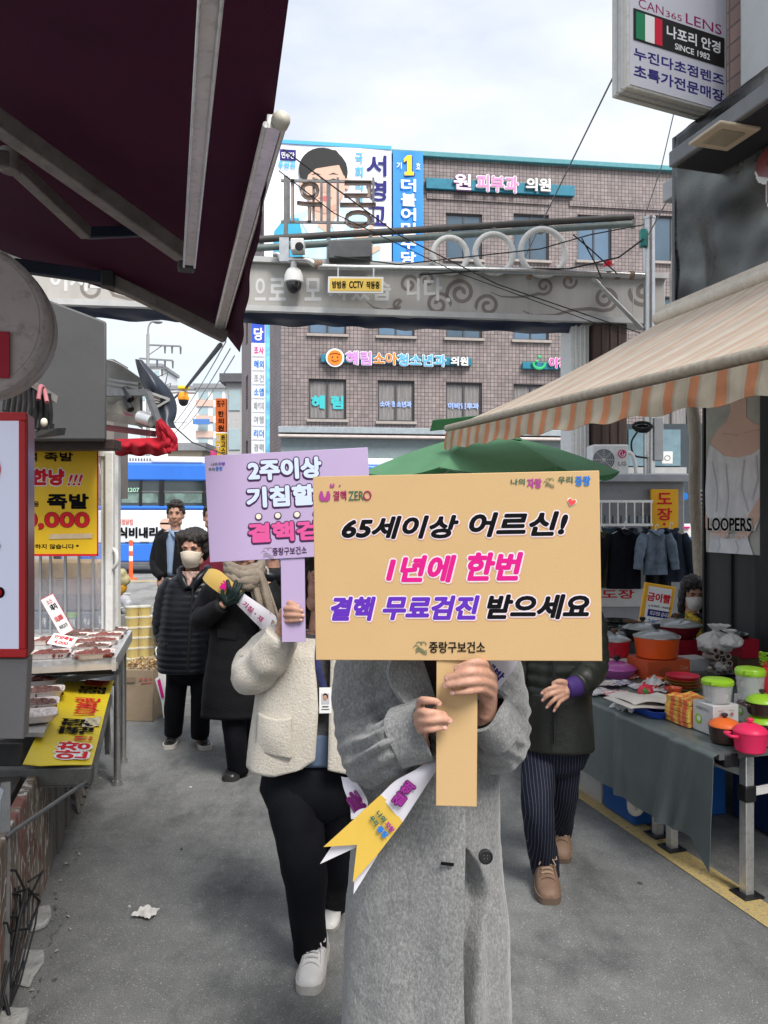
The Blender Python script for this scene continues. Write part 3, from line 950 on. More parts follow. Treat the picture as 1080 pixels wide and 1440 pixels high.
mb=MB();mb.tube([X(208,470),X(209,459),X(213,453),X(221,452)],.07,8,smooth=4);mb.ell(X(222,453),(.4,.25,.14),None,10,6);mb.build('lamp',mat('lamp_grey',(.25,.25,.26),.5),t,smooth=60)
mb=MB()
mb.beam(X(206,485),X(254,487),.12,.12);mb.beam(X(196,504),X(243,507),.12,.12);mb.beam(X(212,518),X(237,518),.1,.1)
mb.beam(X(208,500),X(228,486),.06,.06)
mb.build('crossbar',mat('pole_steel',(.22,.22,.22),.6,.3),t)
for px,py in((232,487),(242,487),(254,488),(221,507),(232,507),(243,508),(228,519)):
 mb=MB();mb.tube([X(px,py),X(px,py+10)],[.09,.06],6);mb.build('insulator',DKGREY,t)
mb=MB()
for px,py in((222,530),(226,545)):mb.tube([X(px,py),X(px+14,py-6),X(px+10,py+12)],.05,5)
mb.build('bracket',DKGREY,t)
# ================================================================ city bus
BD=21.0
t=thing('city_bus','blue and white city bus passing at the end of the alley','bus',Fc(fs(240),0,8.7),FZ)
Bo=8.0;k_=1.0
def Bu(px,z,out=Bo):
 kx=(px-540)/F
 O=Vector((-4.03,30,0))+FN*out
 s=(kx*O.y-O.x)/(FE.x-kx*FE.y)
 return O+FE*s+ZA*z
def bz(py):return H+(HY-py)/F*21.6
s_a,s_b=84,640
wt,wb=bz(676),bz(717)
BW=mat('bus_white',(.68,.71,.75),.3,var=.03,spec=.5);BB=mat('bus_blue',(.03,.16,.62),.3,var=.04,spec=.5)
mb=MB()
def bp(px0,px1,z0,z1,out0,th,mi):
 a,b=Bu(px0,z0,out0),Bu(px1,z0,out0)
 mb.slab([a,b,b+ZA*(z1-z0),a+ZA*(z1-z0)],-FN*th,mi)
bp(s_a,s_b,.35,bz(764),Bo,2.4,1)
bp(s_a,s_b,bz(764),wb,Bo+.0,2.4,0)
bp(s_a,s_b,wb,wb+.12,Bo+.01,.1,1)
bp(s_a,s_b,wt,bz(652),Bo,2.4,1)
bp(s_a,s_b,bz(652),bz(641),Bo-.12,2.1,0)
mb.build('body',[BW,BB],t,bev=.05)
mb=MB();bp(s_a+4,s_b-4,wb+.12,wt,Bo-.06,.05,0);mb.build('window_band',mat('bus_glass',(.03,.045,.05),.08,var=.3,vs=.5,spec=.8),t)
for px in(165,196,224,286,340,396,452,510,566,620):
 mb=MB();bp(px,px+(6 if px in(224,340,452,566)else 3),wb+.12,wt,Bo+.005,.06,0);mb.build('pillar',BLACKP,t)
for px0,px1 in((170,195),(199,222),(231,284)):
 mb=MB();bp(px0+1,px1,wb+.2,wt-.35,Bo-.052,.01,0);mb.build('pane',mat('bus_pane',(.13,.20,.18),.15,var=.6,vs=2.2,spec=.7),t)
mb=MB();bp(168,300,wt-.33,wt-.28,Bo-.04,.02,0);mb.build('window_rail',DKGREY,t)
for px in(100,330,590):
 mb=MB();c=Bu(px,.48,Bo-.02);mb.lathe(c,[(.2,0),(.48,.0),(.48,-.3)],28,0,FN);w_=mb.build('wheel',RUBBER,t,smooth=40)
 mb=MB();mb.lathe(c+FN*.01,[(.26,0),(.2,.03),(.06,.04)],24,0,FN);mb.build('rim',GREYP,w_,smooth=40)
mb=MB()
for k in range(9):bp(178+k*4,180+k*4,bz(648),bz(644),Bo-.115,.02,0)
mb.build('roof_vent',DKGREY,t)
mb=MB();bp(213,285,bz(650),bz(641.5),Bo-.08,.3,0);mb.build('roof_unit',BW,t,bev=.03)
mb=MB()
def btext(st,l,t_,r,b,mi,bold=.05,shear=0):
 p,q=Bu(l,0,Bo+.012),Bu(r,0,Bo+.012)
 z0,z1=bz(b),bz(t_)
 mb.text(st,(p+q)/2+ZA*((z0+z1)/2),FE,ZA,(q-p).length,z1-z0,mi,bold,.004,shear)
btext('식비내리',166,741,222,757,0,.05);btext('면접닭컴',166,730,187,738,1,.02)
btext('2207',178,686,196,692,2,.03);btext('식비내',440,741,500,757,0,.05)
for x in(176,197):
 p,q=Bu(x,0,Bo+.012),Bu(x+12,0,Bo+.012);mb.slab([p+ZA*bz(763),q+ZA*bz(763),q+ZA*bz(762),p+ZA*bz(762)],FN*.003,0)
p=Bu(233,0,Bo+.014)
mb.lathe(p+ZA*bz(737),[(.16,0),(.16,.004)],20,3,FN);mb.slab([p+FE*-.15+ZA*bz(737.5),p+FE*.15+ZA*bz(737.5),p+FE*.15+ZA*bz(735),p+FE*-.15+ZA*bz(735)],FN*.007,0)
mb.build('lettering',[INK,mat('red_pale_ink',(.6,.15,.12),.5,var=0),mat('lcd_green',(.35,.6,.45),.5,var=0),SK],t)
for px in(205,246):
 mb=MB();c=Bu(px,bz(708),Bo-.6);mb.ell(c+ZA*.05,(.13,.14,.17));mb.ell(c-ZA*.35,(.25,.2,.3));mb.build('passenger',BLACKP,t,smooth=180)
c=G(184,815);d=c.y
mb=MB();mb.lathe(c,[(.16,0),(.15,.04),(.055,.06),(.05,.35)],16,0);
for k in range(5):mb.lathe(c+ZA*(.35+k*.13),[(.05,0),(.05,.13)],16,k%2)
mb.lathe(c+ZA*1.0,[(.05,0),(.02,.03)],16,0)
mb.build_mesh('delineator_post',[mat('orange_plastic',(.80,.12,.03),.5),WHITEP],'orange road post with white bands standing before the bus','road post',smooth=40)
# ================================================================ entrance arch
def ad(px):return 1/(1/9.75+(px-300)/635*(1/10.5-1/9.75))
def Ar(px,py,off=0.0):
 p=W(px,py,ad(px));return p+Vector((0,-off,0))
a_l,a_r=-60,936
ax=(Ar(a_r,727)-Ar(a_l,727)).normalized();an=Vector((ax.y,-ax.x,0))
AZr=math.atan2(ax.y,ax.x)
zt,zb=Ar(936,392).z,Ar(936,452).z
arch=thing('market_arch','grey market gateway arch with cloud ornament and metal letters on its railing','arch',(Ar(430,727).x,ad(430),0),AZr)
def Aq(px,z,off=0.0):
 p=Ar(px,727);return Vector((p.x,p.y,0))+an*off+ZA*z
def az(px,py):return Ar(px,py).z
ARCHM,nt,b,L=newmat('arch_panel',.55,0,.35)
v=objvec(nt);n1=noise_n(nt,v,.8,5);n2=noise_n(nt,objvec(nt,(3,3,.3)),2.0,5)
L(mix(nt,.5,ramp(nt,n1,[(.3,(.37,.355,.33)),(.7,(.46,.445,.42))]),ramp(nt,n2,[(.3,(.32,.31,.29)),(.65,(.47,.455,.43))])),b.inputs['Base Color'])
mb=MB();mb.slab([Aq(a_l,zb),Aq(a_r,zb),Aq(a_r,zt),Aq(a_l,zt)],-an*.55)
mb.build('beam',ARCHM,arch,bev=.02)
mb=MB()
for z in(zt+.02,zb-.02):mb.beam(Aq(a_l,z,.03),Aq(a_r,z,.03),.09,.07)
for px in(420,745,890):mb.slab([Aq(px,zb),Aq(px+.9,zb),Aq(px+.9,zt),Aq(px,zt)],an*.004)
mb.build('edge_trim',mat('pale_trim',(.50,.50,.49),.45,.3,var=.1),arch)
mb=MB()
mb.sheet(lambda a_,q:Aq(a_l+a_*(820-a_l),zb-.05-.10*q+.025*noise.noise(Vector((a_*30,q*2,1))),-.05-.5*q*(0.4+.4*noise.noise(Vector((a_*20,3,q))))),90,5,.004)
mb.build('tarpaulin',mat('navy_tarpaulin',(.010,.018,.05),.35,var=.5,vs=2.5,spec=.6),arch,smooth=60)
zmid=(zt+zb)/2
mb=MB()
def alet(st,l,t_,r,b,mi,out=.003):
 p,q=Aq(l,az(l,(t_+b)/2),out),Aq(r,az(r,(t_+b)/2),out)
 mb.text(st,(p+q)/2,(q-p),ZA,(q-p).length,(b-t_)/F*ad(l),mi,.03)
alet('어서오세요',70,372,210,410,0)
for st,l,r in(('으',358,374),('로',378,402),('모',428,452),('시',462,486),('겠',492,520),('습',524,550),('니',572,590),('다',596,622)):
 alet(st,l,391,r,423,0)
c_=Aq(630,az(630,422),.003);mb.lathe(c_,[(.03,0),(.03,.004)],10,0,an)
mb.build('lettering',mat('silver_letter',(.62,.62,.61),.45,.2,var=0),arch)
def swirl(mb,px,py,r0,turns,start,w,direc=1,tail=None):
 """spiral of the cloud ornament, photo centre px,py and radius in photo pixels"""
 pts=[]
 n=int(22*turns)
 for i in range(n+1):
  th=R(start)+direc*2*math.pi*turns*i/n
  rr=r0*(1-.82*i/n)
  pts.append((px+rr*math.cos(th),py-rr*math.sin(th)))
 if tail:pts=tail+pts
 L_,R_=[],[]
 for i,(x,y)in enumerate(pts):
  x0,y0=pts[max(i-1,0)];x1,y1=pts[min(i+1,len(pts)-1)]
  l=math.hypot(x1-x0,y1-y0)or 1
  nx,ny=-(y1-y0)/l,(x1-x0)/l
  ww=w*min(1,.25+i/max(1,(len(tail)if tail else 1)*.8))/2
  L_.append(Aq(x+nx*ww,az(x,y+ny*ww),.0015));R_.append(Aq(x-nx*ww,az(x,y-ny*ww),.0015))
 for i in range(len(pts)-1):
  mb.quad(L_[i],R_[i],R_[i+1],L_[i+1]);
mb=MB()
swirl(mb,648,412,20,1.6,200,5.5,-1);swirl(mb,616,428,18,1.5,350,5,1);swirl(mb,686,430,17,1.4,200,5,-1)
swirl(mb,765,402,12,1.3,270,4,1,[(690,411),(705,417),(725,418),(745,416),(757,413)])
swirl(mb,851,420,17,1.6,300,5,1,[(735,437),(750,443),(780,443),(805,436),(830,434),(848,437)])
swirl(mb,905,412,20,1.4,160,6,1);swirl(mb,800,396,11,1.2,20,4,-1);swirl(mb,575,400,14,1.4,340,4.5,1);swirl(mb,600,394,12,1.3,200,4,-1)
swirl(mb,560,430,9,.8,60,4,1,[(515,424),(525,432),(540,436),(555,434)])
swirl(mb,130,405,20,1.4,30,5,1,[(230,432),(205,428),(180,420),(160,415)]);swirl(mb,240,415,18,1.5,200,5,-1)
mb.build('cloud_ornament',mat('ornament_brown',(.20,.175,.16),.5,var=.05),arch)
for px0,px1,out,mt in((836,882,.0,WOODD),(807,833,-.1,WHITEM)):
 mb=MB();p0,p1=Aq(px0,0,out),Aq(px1,0,out)
 mb.slab([p0,p1,p1+ZA*(zb-.05),p0+ZA*(zb-.05)],-an*.42)
 for k in range(1,4):
  q=p0.lerp(p1,k/4);mb.beam(q+an*.006,q+an*.006+ZA*(zb-.06),.03,.03,up=an)
 mb.build('column',mt,arch,bev=.012)
mb=MB();p0,p1=Aq(-60,0),Aq(0,0);mb.slab([p0,p1,p1+ZA*zb,p0+ZA*zb],-an*.42);mb.build('column',WOODD,arch,bev=.012)
def apipe(py_fn,x0,x1,r,n=16):
 return[Ar(x0+(x1-x0)*i/n,py_fn(x0+(x1-x0)*i/n),.0)for i in range(n+1)]
f1=lambda x:336-(x-375)*.060-0.0000*(x-600)**2
f2=lambda x:348-(x-375)*.064
mb=MB();mb.tube(apipe(f1,120,890,0),.045,10);mb.build('pipe',mat('brown_pipe',(.085,.08,.075),.5,var=.2,dirt=.3),arch,smooth=60)
mb=MB();mb.tube(apipe(f2,120,888,0),.045,10);mb.build('pipe',GREENPIPE,arch,smooth=60)
for px,t_ in((402,248),(462,254),(521,330)):mb=MB();mb.beam(Ar(px,t_),Aq(px,zt,.0),.05,.05);mb.build('post',DKSTEEL,arch)
for px in(632,694,760,890):mb=MB();mb.beam(Ar(px,f1(px)+2),Ar(px,f1(px)+16),.05,.05);mb.build('hanger',DKSTEEL,arch)
RINGM=mat('white_ring_paint',(.74,.73,.69),.5,var=.08,vs=5,dirt=.3)
for px,py,r_ in((632,366,24),(693,364,27),(761,362,32)):
 rr=r_/F*ad(px)
 c_=Ar(px,py-3,.12)
 mb=MB();mb.tube([c_+ax*(rr*math.cos(q))+ZA*(rr*math.sin(q))for q in[2*math.pi*k/32 for k in range(32)]],.039,10,close=True);mb.build('ring',RINGM,arch,smooth=180)
LETM=mat('aged_metal_letter',(.46,.38,.34),.5,.1,var=.3,vs=4)
mb=MB()
def blet(st,l,t_,r,b):
 p,q=Ar(l,(t_+b)/2),Ar(r,(t_+b)/2)
 mb.text(st,(p+q)/2,(p-q),ZA,(q-p).length,(b-t_)/F*ad(l),0,.0,0,0,.05)
blet('위',409,254,453,314);blet('동',478,256,528,322)
mb.build('lettering',LETM,arch)
mb=MB()
for px in(406,441,452,475,525):mb.beam(Ar(px,250),Ar(px,312),.03,.03)
for y in(254,312):mb.beam(Ar(395,y),Ar(527,y+2),.03,.03)
mb.build('letter_frame',DKSTEEL,arch)
mb=MB();mb.slab([Ar(464,350,.1),Ar(522,348,.1),Ar(522,372,.1),Ar(464,374,.1)],(0,-.2,0));mb.build('junction_box',DKGREY,arch,bev=.01)
# ================================================================ camera mast on the right with its long arm
PD=9.9
pole=thing('camera_mast','stainless steel mast with a long arm and brace beside the gateway','mast',(W(913,727,PD).x,PD,0),0)
Pq=lambda px,py,dd=0:W(px,py,PD+dd)
mb=MB();x_=W(913,727,PD).x;mb.tube([(x_,PD,0),(x_,PD,Pq(913,308).z)],.072,14);mb.lathe((x_,PD,Pq(913,309).z),[(.082,0),(.082,.03),(.03,.05)],14)
mb.build('pole',STEEL,pole,smooth=40)
mb=MB();mb.tube([Pq(906,388),Pq(700,380,-.1),Pq(480,376,-.2),Pq(446,373,-.2),Pq(432,366,-.2),Pq(405,366,-.2)],.042,10,smooth=3)
mb.build('arm',STEEL,pole,smooth=60)
mb=MB();mb.tube([Pq(838,396),Pq(903,462)],.03,8);mb.tube([Pq(832,392),Pq(842,400)],.045,8);mb.build('brace',STEEL,pole,smooth=60)
mb=MB()
for px in(744,800,868,888):mb.lathe(Pq(px,387),[(.055,-.03),(.055,.03)],12,0,(1,0,0))
mb.lathe(Pq(448,372,-.2),[(.055,-.05),(.055,.05)],12,0,(1,0,0.1))
mb.build('clamp',mat('rusty_clamp',(.28,.20,.14),.7,.3,var=.4,vs=20),pole,smooth=40)
mb=MB();mb.box(Pq(904,335,-.05),(.07,.1,.22));mb.build('terminal_box',mat('teal_box',(.05,.28,.24),.5),pole,bev=.01)
t=thing('dome_camera','white dome camera with black eye hanging from the steel arm','camera',Pq(413,414,-.2),0)
c_=Pq(413,392,-.2)
mb=MB();mb.lathe(c_,[(.035,.26),(.04,.14),(.06,.13),(.09,.105),(.118,.035),(.122,-.045),(.105,-.055)],20);mb.build('housing',WHITEP,t,smooth=50)
mb=MB();mb.ell(c_-ZA*.07,(.102,.102,.118),None,18,10);mb.build('lens_dome',mat('black_dome',(.012,.012,.014),.08,var=0,spec=.8),t,smooth=180)
mb=MB();mb.tube([Pq(405,366,-.2),Pq(396,366,-.2),Pq(392,358,-.2),Pq(384,358,-.2)],.035,8,smooth=3);mb.box(Pq(400,352,-.2),(.12,.08,.3));mb.build('bracket',STEEL,t,smooth=60)
t=thing('box_camera','small white box camera above the dome camera','camera',Pq(419,358,-.3),0)
mb=MB();mb.box(Pq(419,347,-.3),(.165,.2,.155));mb.build('housing',WHITEP,t,bev=.015)
mb=MB();mb.lathe(Pq(421,347,-.401),[(.052,0),(.052,.02),(.035,.022)],14,0,(0,-1,0));mb.build('lens',BLACKP,t,smooth=40)
t=thing('cctv_sign','yellow camera notice sign with black letters on the steel arm','sign',Pq(500,414,-.25),0)
Bd=Board(461,389,539,412,PD-.28,R(-2),R(-1.2))
mb=MB();Bd.plate(mb,.03,0);Bd.plate(mb,.004,1,(463.5,391.5,536.5,409.5),.004);mb.build('panel',[WHITEP,mat('sign_yellow',(.80,.55,.12),.5,var=.04)],t,bev=.004)
mb=MB();Bd.text(mb,'방범용',(467,395.5,487,406),0,.04,.008);Bd.text(mb,'CCTV',(491,395.5,511,405.5),0,.05,.008);Bd.text(mb,'작동중',(515,395.5,534,406),0,.04,.008);mb.build('lettering',INK,t)
mb=MB()
for px in(475,525):mb.beam(Bd.at(px,390,-.02),Bd.at(px,377,-.02),.03,.02)
mb.build('hanger',STEEL,t)
t=thing('beacon','small red warning beacon standing on the steel arm','beacon',Pq(855,384,-.02),0)
mb=MB();mb.lathe(Pq(855,383,-.02),[(.06,0),(.06,.06)],14);mb.build('base',WHITEP,t,smooth=40)
mb=MB();mb.lathe(Pq(855,383,-.02)+ZA*.06,[(.058,0),(.054,.085),(.042,.10)],14);mb.build('lamp',mat('red_lens',(.8,.02,.05),.2,var=0),t,smooth=40)
mb=MB()
for k in range(5):
 c_=Pq(903+k,598+k*1.5,-.12);rr=.085-.010*k+.02*(k%2)
 mb.tube([c_+Vector((rr*math.cos(q)*1.3,.02*k,rr*.5*math.sin(q)))for q in[2*math.pi*i/20 for i in range(20)]],.014,6,close=True)
mb.tube([Pq(897,606,-.12),Pq(888,622,-.12),Pq(892,640,-.1),Pq(910,644,-.1)],.012,6,smooth=5)
mb.build_mesh('wire_coil',RUBBER,'coil of black wire strapped to the steel mast','wire coil',smooth=180)
mb=MB();mb.box(Pq(924,618,-.02),(.12,.14,.55));mb.build_mesh('meter_box',GREYP,'tall grey box fixed on the mast below the wire coil','box',bev=.01)
CB=mat('cable_black',(.03,.03,.032),.6,var=0);CG=mat('cable_grey',(.22,.22,.23),.6,var=0)
cable('overhead_wire',[W(918,-5,6.5),W(800,235,9.5),W(690,460,14)],.009,CG,'thin wire rising past the white projecting sign','wire',sag=0)
cable('overhead_wire',[W(398,210,7.5),W(560,330,8.5),W(700,400,9.3),W(905,470,9.8)],.008,CB,'black wire drooping across the portrait banner','wire')
cable('overhead_wire',[W(392,240,7.5),W(470,300,8.2),W(640,382,9.0),W(880,470,9.6)],.006,CB,'second black wire under the drooping wire','wire')
cable('overhead_wire',[W(905,336,9.8),W(870,362,9.8),W(800,378,9.8),W(720,378,9.8),W(590,386,9.7)],.011,CB,'black wire looping from the mast along the steel arm','wire')
cable('overhead_wire',[W(905,316,9.8),W(830,330,9.7),W(760,350,9.6),W(560,372,9.4),W(470,360,9.3)],.008,CB,'thin black wire crossing in front of the white rings','wire')
cable('overhead_wire',[W(952,140,8),W(930,235,9),W(905,310,10)],.006,CG,'fine wire from the eave down to the mast','wire')
cable('overhead_wire',[W(985,150,6.4),W(950,260,8),W(912,330,9.8)],.008,CG,'grey wire from the brown tiled corner to the mast','wire')
cable('overhead_wire',[W(818,335,8.4),W(838,372,8.4),W(846,392,8.4)],.008,CB,'short black wire beside the red beacon','wire')
cable('overhead_wire',[W(806,330,8.4),W(832,352,8.4),W(868,385,8.4)],.008,CB,'second short black wire beside the red beacon','wire')
cable('overhead_wire',[W(236,568,22),W(262,545,16),W(310,485,9)],.03,CB,'thick black cable rising to the maroon awning','wire')
for i,(a_,b_)in enumerate((((240,600),(318,480)),((236,620),(324,490)),((255,605),(330,500)))):
 cable('overhead_wire',[W(*a_,40),W(*b_,18)],.014,CG,'faint far wire fanning up behind the maroon awning','wire','far wires fanning up to the awning',sag=.2)
cable('overhead_wire',[W(236,592,20),W(270,622,22),W(318,640,24)],.02,CB,'dark cable sagging above the bus roof','wire')
t=thing('orange_camera','orange dome camera hanging from crossed cables above the bus','camera',W(258,570,16),0)
c_=W(258,560,16)
mb=MB();mb.lathe(c_,[(.02,.14),(.09,.10),(.12,0),(.115,-.04)],16);mb.build('housing',mat('camera_orange',(.85,.32,.02),.4,var=0),t,smooth=50)
mb=MB();mb.ell(c_-ZA*.05,(.105,.105,.12),None,14,8);mb.build('lens_dome',BLACKP,t,smooth=180)
mb=MB();mb.box(c_+ZA*.22,(.22,.12,.07));mb.build('mount',YELI,t,bev=.02)
mb=MB();mb.tube([W(230,553,16),W(250,551,16),W(275,552,16)],.03,8);mb.build('arm',GREYP,t,smooth=60)
# ================================================================ right hand storefront
WV=3.85
def Av(px,v,py):
 """point on the alley plane v = const through a photo pixel"""
 k=(px-540)/F
 d=v/(VA.x*k+VA.y)
 return W(px,py,d)
def uof(px,v):
 p=Av(px,v,727);return p.dot(UA)
shop=thing('storefront','dark panelled shop front on the right under a deep eave','building',A(4,WV,0),AYAW)
uF=uof(965,WV)
WALLP,nt,b,L=newmat('charcoal_panel',.5,.1,.4)
n1=noise_n(nt,objvec(nt,(1,1,.35)),2.2,6,.7)
L(ramp(nt,n1,[(.3,(.018,.019,.020)),(.7,(.045,.046,.047))]),b.inputs['Base Color']);
mb=MB()
u1=uof(992,WV)
mb.slab([A(u1,WV),A(-3,WV),A(-3,WV,3.15),A(u1,WV,3.15)],VA*.6)
mb.build('wall',WALLP,shop)
mb=MB()
for px in(992,1030,1069):
 u_=uof(px,WV);mb.beam(A(u_,WV-.01),A(u_,WV-.01,3.1),.02 if px!=1069 else .05,.02,up=VA)
mb.build('panel_joint',BLACKM,shop)
mb=MB();u_=uof(1078,WV);mb.slab([A(u_,WV-.06),A(u_-.25,WV-.06),A(u_-.25,WV-.06,3.0),A(u_,WV-.06,3.0)],VA*.05);mb.build('door_frame',BLACKM,shop,bev=.01)
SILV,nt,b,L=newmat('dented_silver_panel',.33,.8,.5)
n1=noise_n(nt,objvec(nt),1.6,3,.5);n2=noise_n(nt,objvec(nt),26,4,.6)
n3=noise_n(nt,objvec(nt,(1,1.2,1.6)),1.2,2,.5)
L(mix(nt,1.0,mix(nt,.3,ramp(nt,n1,[(.3,(.07,.073,.07)),(.7,(.14,.145,.138))]),ramp(nt,n2,[(.3,(.07,.07,.068)),(.7,(.16,.16,.155))])),ramp(nt,n3,[(.36,(.25,.25,.25)),(.52,(.85,.85,.83)),(.68,(2.0,2.0,1.9))]),'MULTIPLY'),b.inputs['Base Color']);L(ramp(nt,n2,[(.3,(.22,.22,.22)),(.7,(.42,.42,.42))]),b.inputs['Roughness'])  # mottled reflections are painted into the base colour along with stains
zp0,zp1=Av(965,WV,440).z+.02,Av(965,WV,240).z+.25
def fpan(a_,q):
 u=uF-a_*5.2;z=zp0+q*(zp1-zp0)
 den=.12*math.exp(-((a_-.16)/.05)**2-((q-.28)/.22)**2)+.07*math.exp(-((a_-.05)/.025)**2-((q-.15)/.3)**2)
 den+=.055*noise.noise(Vector((a_*15,q*2.0,4.1)))*max(.12,1-q*1.0)+.012*noise.noise(Vector((a_*38,q*6,2.1)))
 return A(u,WV-.10+den,z)
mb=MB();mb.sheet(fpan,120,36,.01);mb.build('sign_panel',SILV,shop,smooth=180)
mb=MB();mb.slab([A(uF,WV-.105,zp0-.02),A(uF,WV+.3,zp0-.02),A(uF,WV+.3,zp1),A(uF,WV-.105,zp1)],UA*.03);mb.beam(A(uF,WV-.12,zp0-.05),A(-2,WV-.12,zp0-.05),.06,.09);mb.build('panel_edge',DKGREY,shop)
EV=3.35
uE=uof(940,EV);zE0=Av(940,EV,236).z;zE1=Av(940,EV,214).z
mb=MB();mb.slab([A(uE,EV,zE0),A(uE,WV+1,zE0),A(-2.5,WV+1,zE0),A(-2.5,EV,zE0)],ZA*(zE1-zE0))
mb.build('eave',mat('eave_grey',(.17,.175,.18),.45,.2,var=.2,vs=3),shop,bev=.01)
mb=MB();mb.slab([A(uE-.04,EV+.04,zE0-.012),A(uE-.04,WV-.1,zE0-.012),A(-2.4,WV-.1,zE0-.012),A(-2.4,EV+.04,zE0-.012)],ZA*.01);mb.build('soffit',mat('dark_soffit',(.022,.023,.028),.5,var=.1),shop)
p=Av(1018,3.4,187);uu=p.dot(UA)
k=(1018-540)/F
d_=(zE0-H)*F/(HY-187);pc=W(1018,187,d_)
uu,vv=pc.dot(UA),pc.dot(VA)
mb=MB();mb.box(A(uu,vv,zE0-.02),(.30,.30,.02),rotz(AYAW),0);mb.box(A(uu,vv,zE0-.033),(.18,.18,.012),rotz(AYAW),1);mb.build('vent',[mat('beige_plastic',(.50,.42,.32),.5),mat('beige_grille',(.30,.27,.2),.6)],shop,bev=.006)
uB=uof(1003,WV+.25)
mb=MB();mb.slab([A(uB,WV+.25,zE1-.3),A(uB,WV+4,zE1-.3),A(uB,WV+4,14),A(uB,WV+.25,14)],-UA*9);mb.build('upper_wall',m_tile('brown_tile',(.36,.22,.18),(.26,.16,.135),(.12,.085,.075),.13,'YZ'),shop)
u_=uof(1048,WV)
mb=MB();mb.slab([A(u_,WV-.05,zE1+.12),A(u_,WV+.2,zE1+.12),A(u_,WV+.2,9),A(u_,WV-.05,9)],-UA*4);mb.build('cladding_box',mat('pale_cladding',(.55,.57,.57),.5,var=.06),shop,bev=.02)
t=thing('window_sign','small white sign partly hidden behind the eave','sign',W(1003,180,6.2),AYAW)
Bd=Board(995,140,1018,182,6.15,R(12),0)
mb=MB();Bd.plate(mb,.03,0);mb.build('panel',WHITEP,t);mb=MB();Bd.text(mb,'전문대',(996,154,1018,170),0,.0,.006);mb.build('lettering',GREYI,t)
t=thing('shop_lettering','brown and white channel letters on the dented silver panel','sign',Av(1085,WV-.12,250),AYAW)
p=Av(1108,WV-.14,228)
mb=MB();exx=-UA
sc_=p.y/F
mb.text('안경',p+exx*.42,exx,ZA,1.45,104*sc_,1,.12,-.02,0,.10,2)
mb.text('안경',p+exx*.42-VA*.012,exx,ZA,1.37,92*sc_,0,.035,0,0,.02)
mb.build('lettering',[mat('letter_maroon',(.16,.03,.025),.25,var=.1,spec=.7),WHITEP],t)
for i,(pts,r_,c)in enumerate([([(970,225),(966,300),(958,380),(950,440)],.045,(.50,.46,.40)),([(977,225),(974,320),(968,430)],.018,(.06,.06,.06)),([(983,232),(985,330),(972,434)],.05,(.05,.05,.055)),([(996,140),(990,180),(985,215)],.06,(.46,.44,.40)),([(962,245),(950,350),(946,440),(946,520)],.03,(.45,.43,.38))]):
 mb=MB();mb.tube([W(x,y,6.2+.05*i)for x,y in pts],r_,8,smooth=5)
 mb.build_mesh('wrapped_pipe',mat('wrap_%d'%i,c,.7,var=.2,vs=12),['cream wrapped pipe at the corner of the silver panel','thin black pipe at the corner of the silver panel','thick black pipe at the corner of the silver panel','grey pipe rising beside the white projecting sign','slim cream conduit running down past the striped awning'][i],'pipe',smooth=60)
mb=MB();mb.box(W(957,262,6.1),(.12,.3,.16),rotz(AYAW));mb.build_mesh('ledge_block',GREYP,'small grey block under the eave corner','block',bev=.01)
t=thing('projecting_sign','white projecting box sign with green white red flag and black name band','sign',W(950,146,5.4),0)
pl,pr=W(882,122,5.25),W(1023,149,5.62)
sx=Vector((pr.x-pl.x,pr.y-pl.y,0));sw_=sx.length;sx.normalize();snn=Vector((sx.y,-sx.x,0))
zb_=pl.z
B0=Vector((pl.x,pl.y,0))
SIGNW=mat('sign_face_white',(.60,.60,.66),.35,var=.02)
mb=MB();mb.slab([B0+ZA*zb_,B0+sx*sw_+ZA*zb_,B0+sx*sw_+ZA*(zb_+1.6),B0+ZA*(zb_+1.6)],-snn*.16)
mb.build('box',mat('cream_sign_case',(.58,.57,.53),.5,var=.1,vs=6,dirt=.3),t,bev=.01)
mb=MB()
for o_ in(.05,.10):mb.beam(B0-snn*o_-sx*.004+ZA*(zb_+.01),B0-snn*o_-sx*.004+ZA*(zb_+1.59),.012,.012);mb.beam(B0-snn*o_-ZA*-(zb_-.004),B0-snn*o_+sx*sw_+ZA*(zb_-.004),.012,.012)
mb.build('seam',GREYP,t)
mb=MB();mb.slab([B0+sx*.02+ZA*(zb_+.02),B0+sx*(sw_-.02)+ZA*(zb_+.02),B0+sx*(sw_-.02)+ZA*(zb_+1.58),B0+sx*.02+ZA*(zb_+1.58)],snn*.006);mb.build('face',SIGNW,t)
def sq(fx,py):
 return B0+sx*(fx*sw_)+ZA*(zb_+(122-py)/F*5.25)+snn*.008
mb=MB()
def srect(x0,y0,x1,y1,mi,o=.004):mb.slab([sq(x0,y1),sq(x1,y1),sq(x1,y0),sq(x0,y0)],snn*o,mi)
srect(.05,10,.955,54,0);srect(.07,14,.155,52,1,.007);srect(.155,14,.245,52,2,.007);srect(.245,14,.32,52,3,.007)
mb.build('flag_band',[mat('band_black',(.02,.02,.02),.4,var=0),mat('flag_green',(.02,.22,.10),.5,var=0),WHITEI,mat('flag_red',(.6,.02,.05),.5,var=0)],t)
mb=MB()
def stext(st,x0,y0,x1,y1,mi,bold=.03):mb.text(st,(sq(x0,y0)+sq(x1,y1))/2,sx,ZA,(x1-x0)*sw_,(y1-y0)/F*5.25,mi,bold*.7,.0055 if y0>10 and y1<60 else-.0012)
stext('나포리',.365,18,.665,36,0,.04);stext('안경',.71,18,.91,36,0,.04);stext('SINCE 1982',.445,41,.80,50,0,.04)
stext('누진다초점렌즈',.055,64,.955,81,1,.05);stext('초특가전문매장',.055,88,.955,106,1,.05)
stext('CAN',.10,-7,.34,6,2,.0);stext('365',.36,-3,.52,6,2,.0);stext('LENS',.56,-9,.93,6,2,.01)
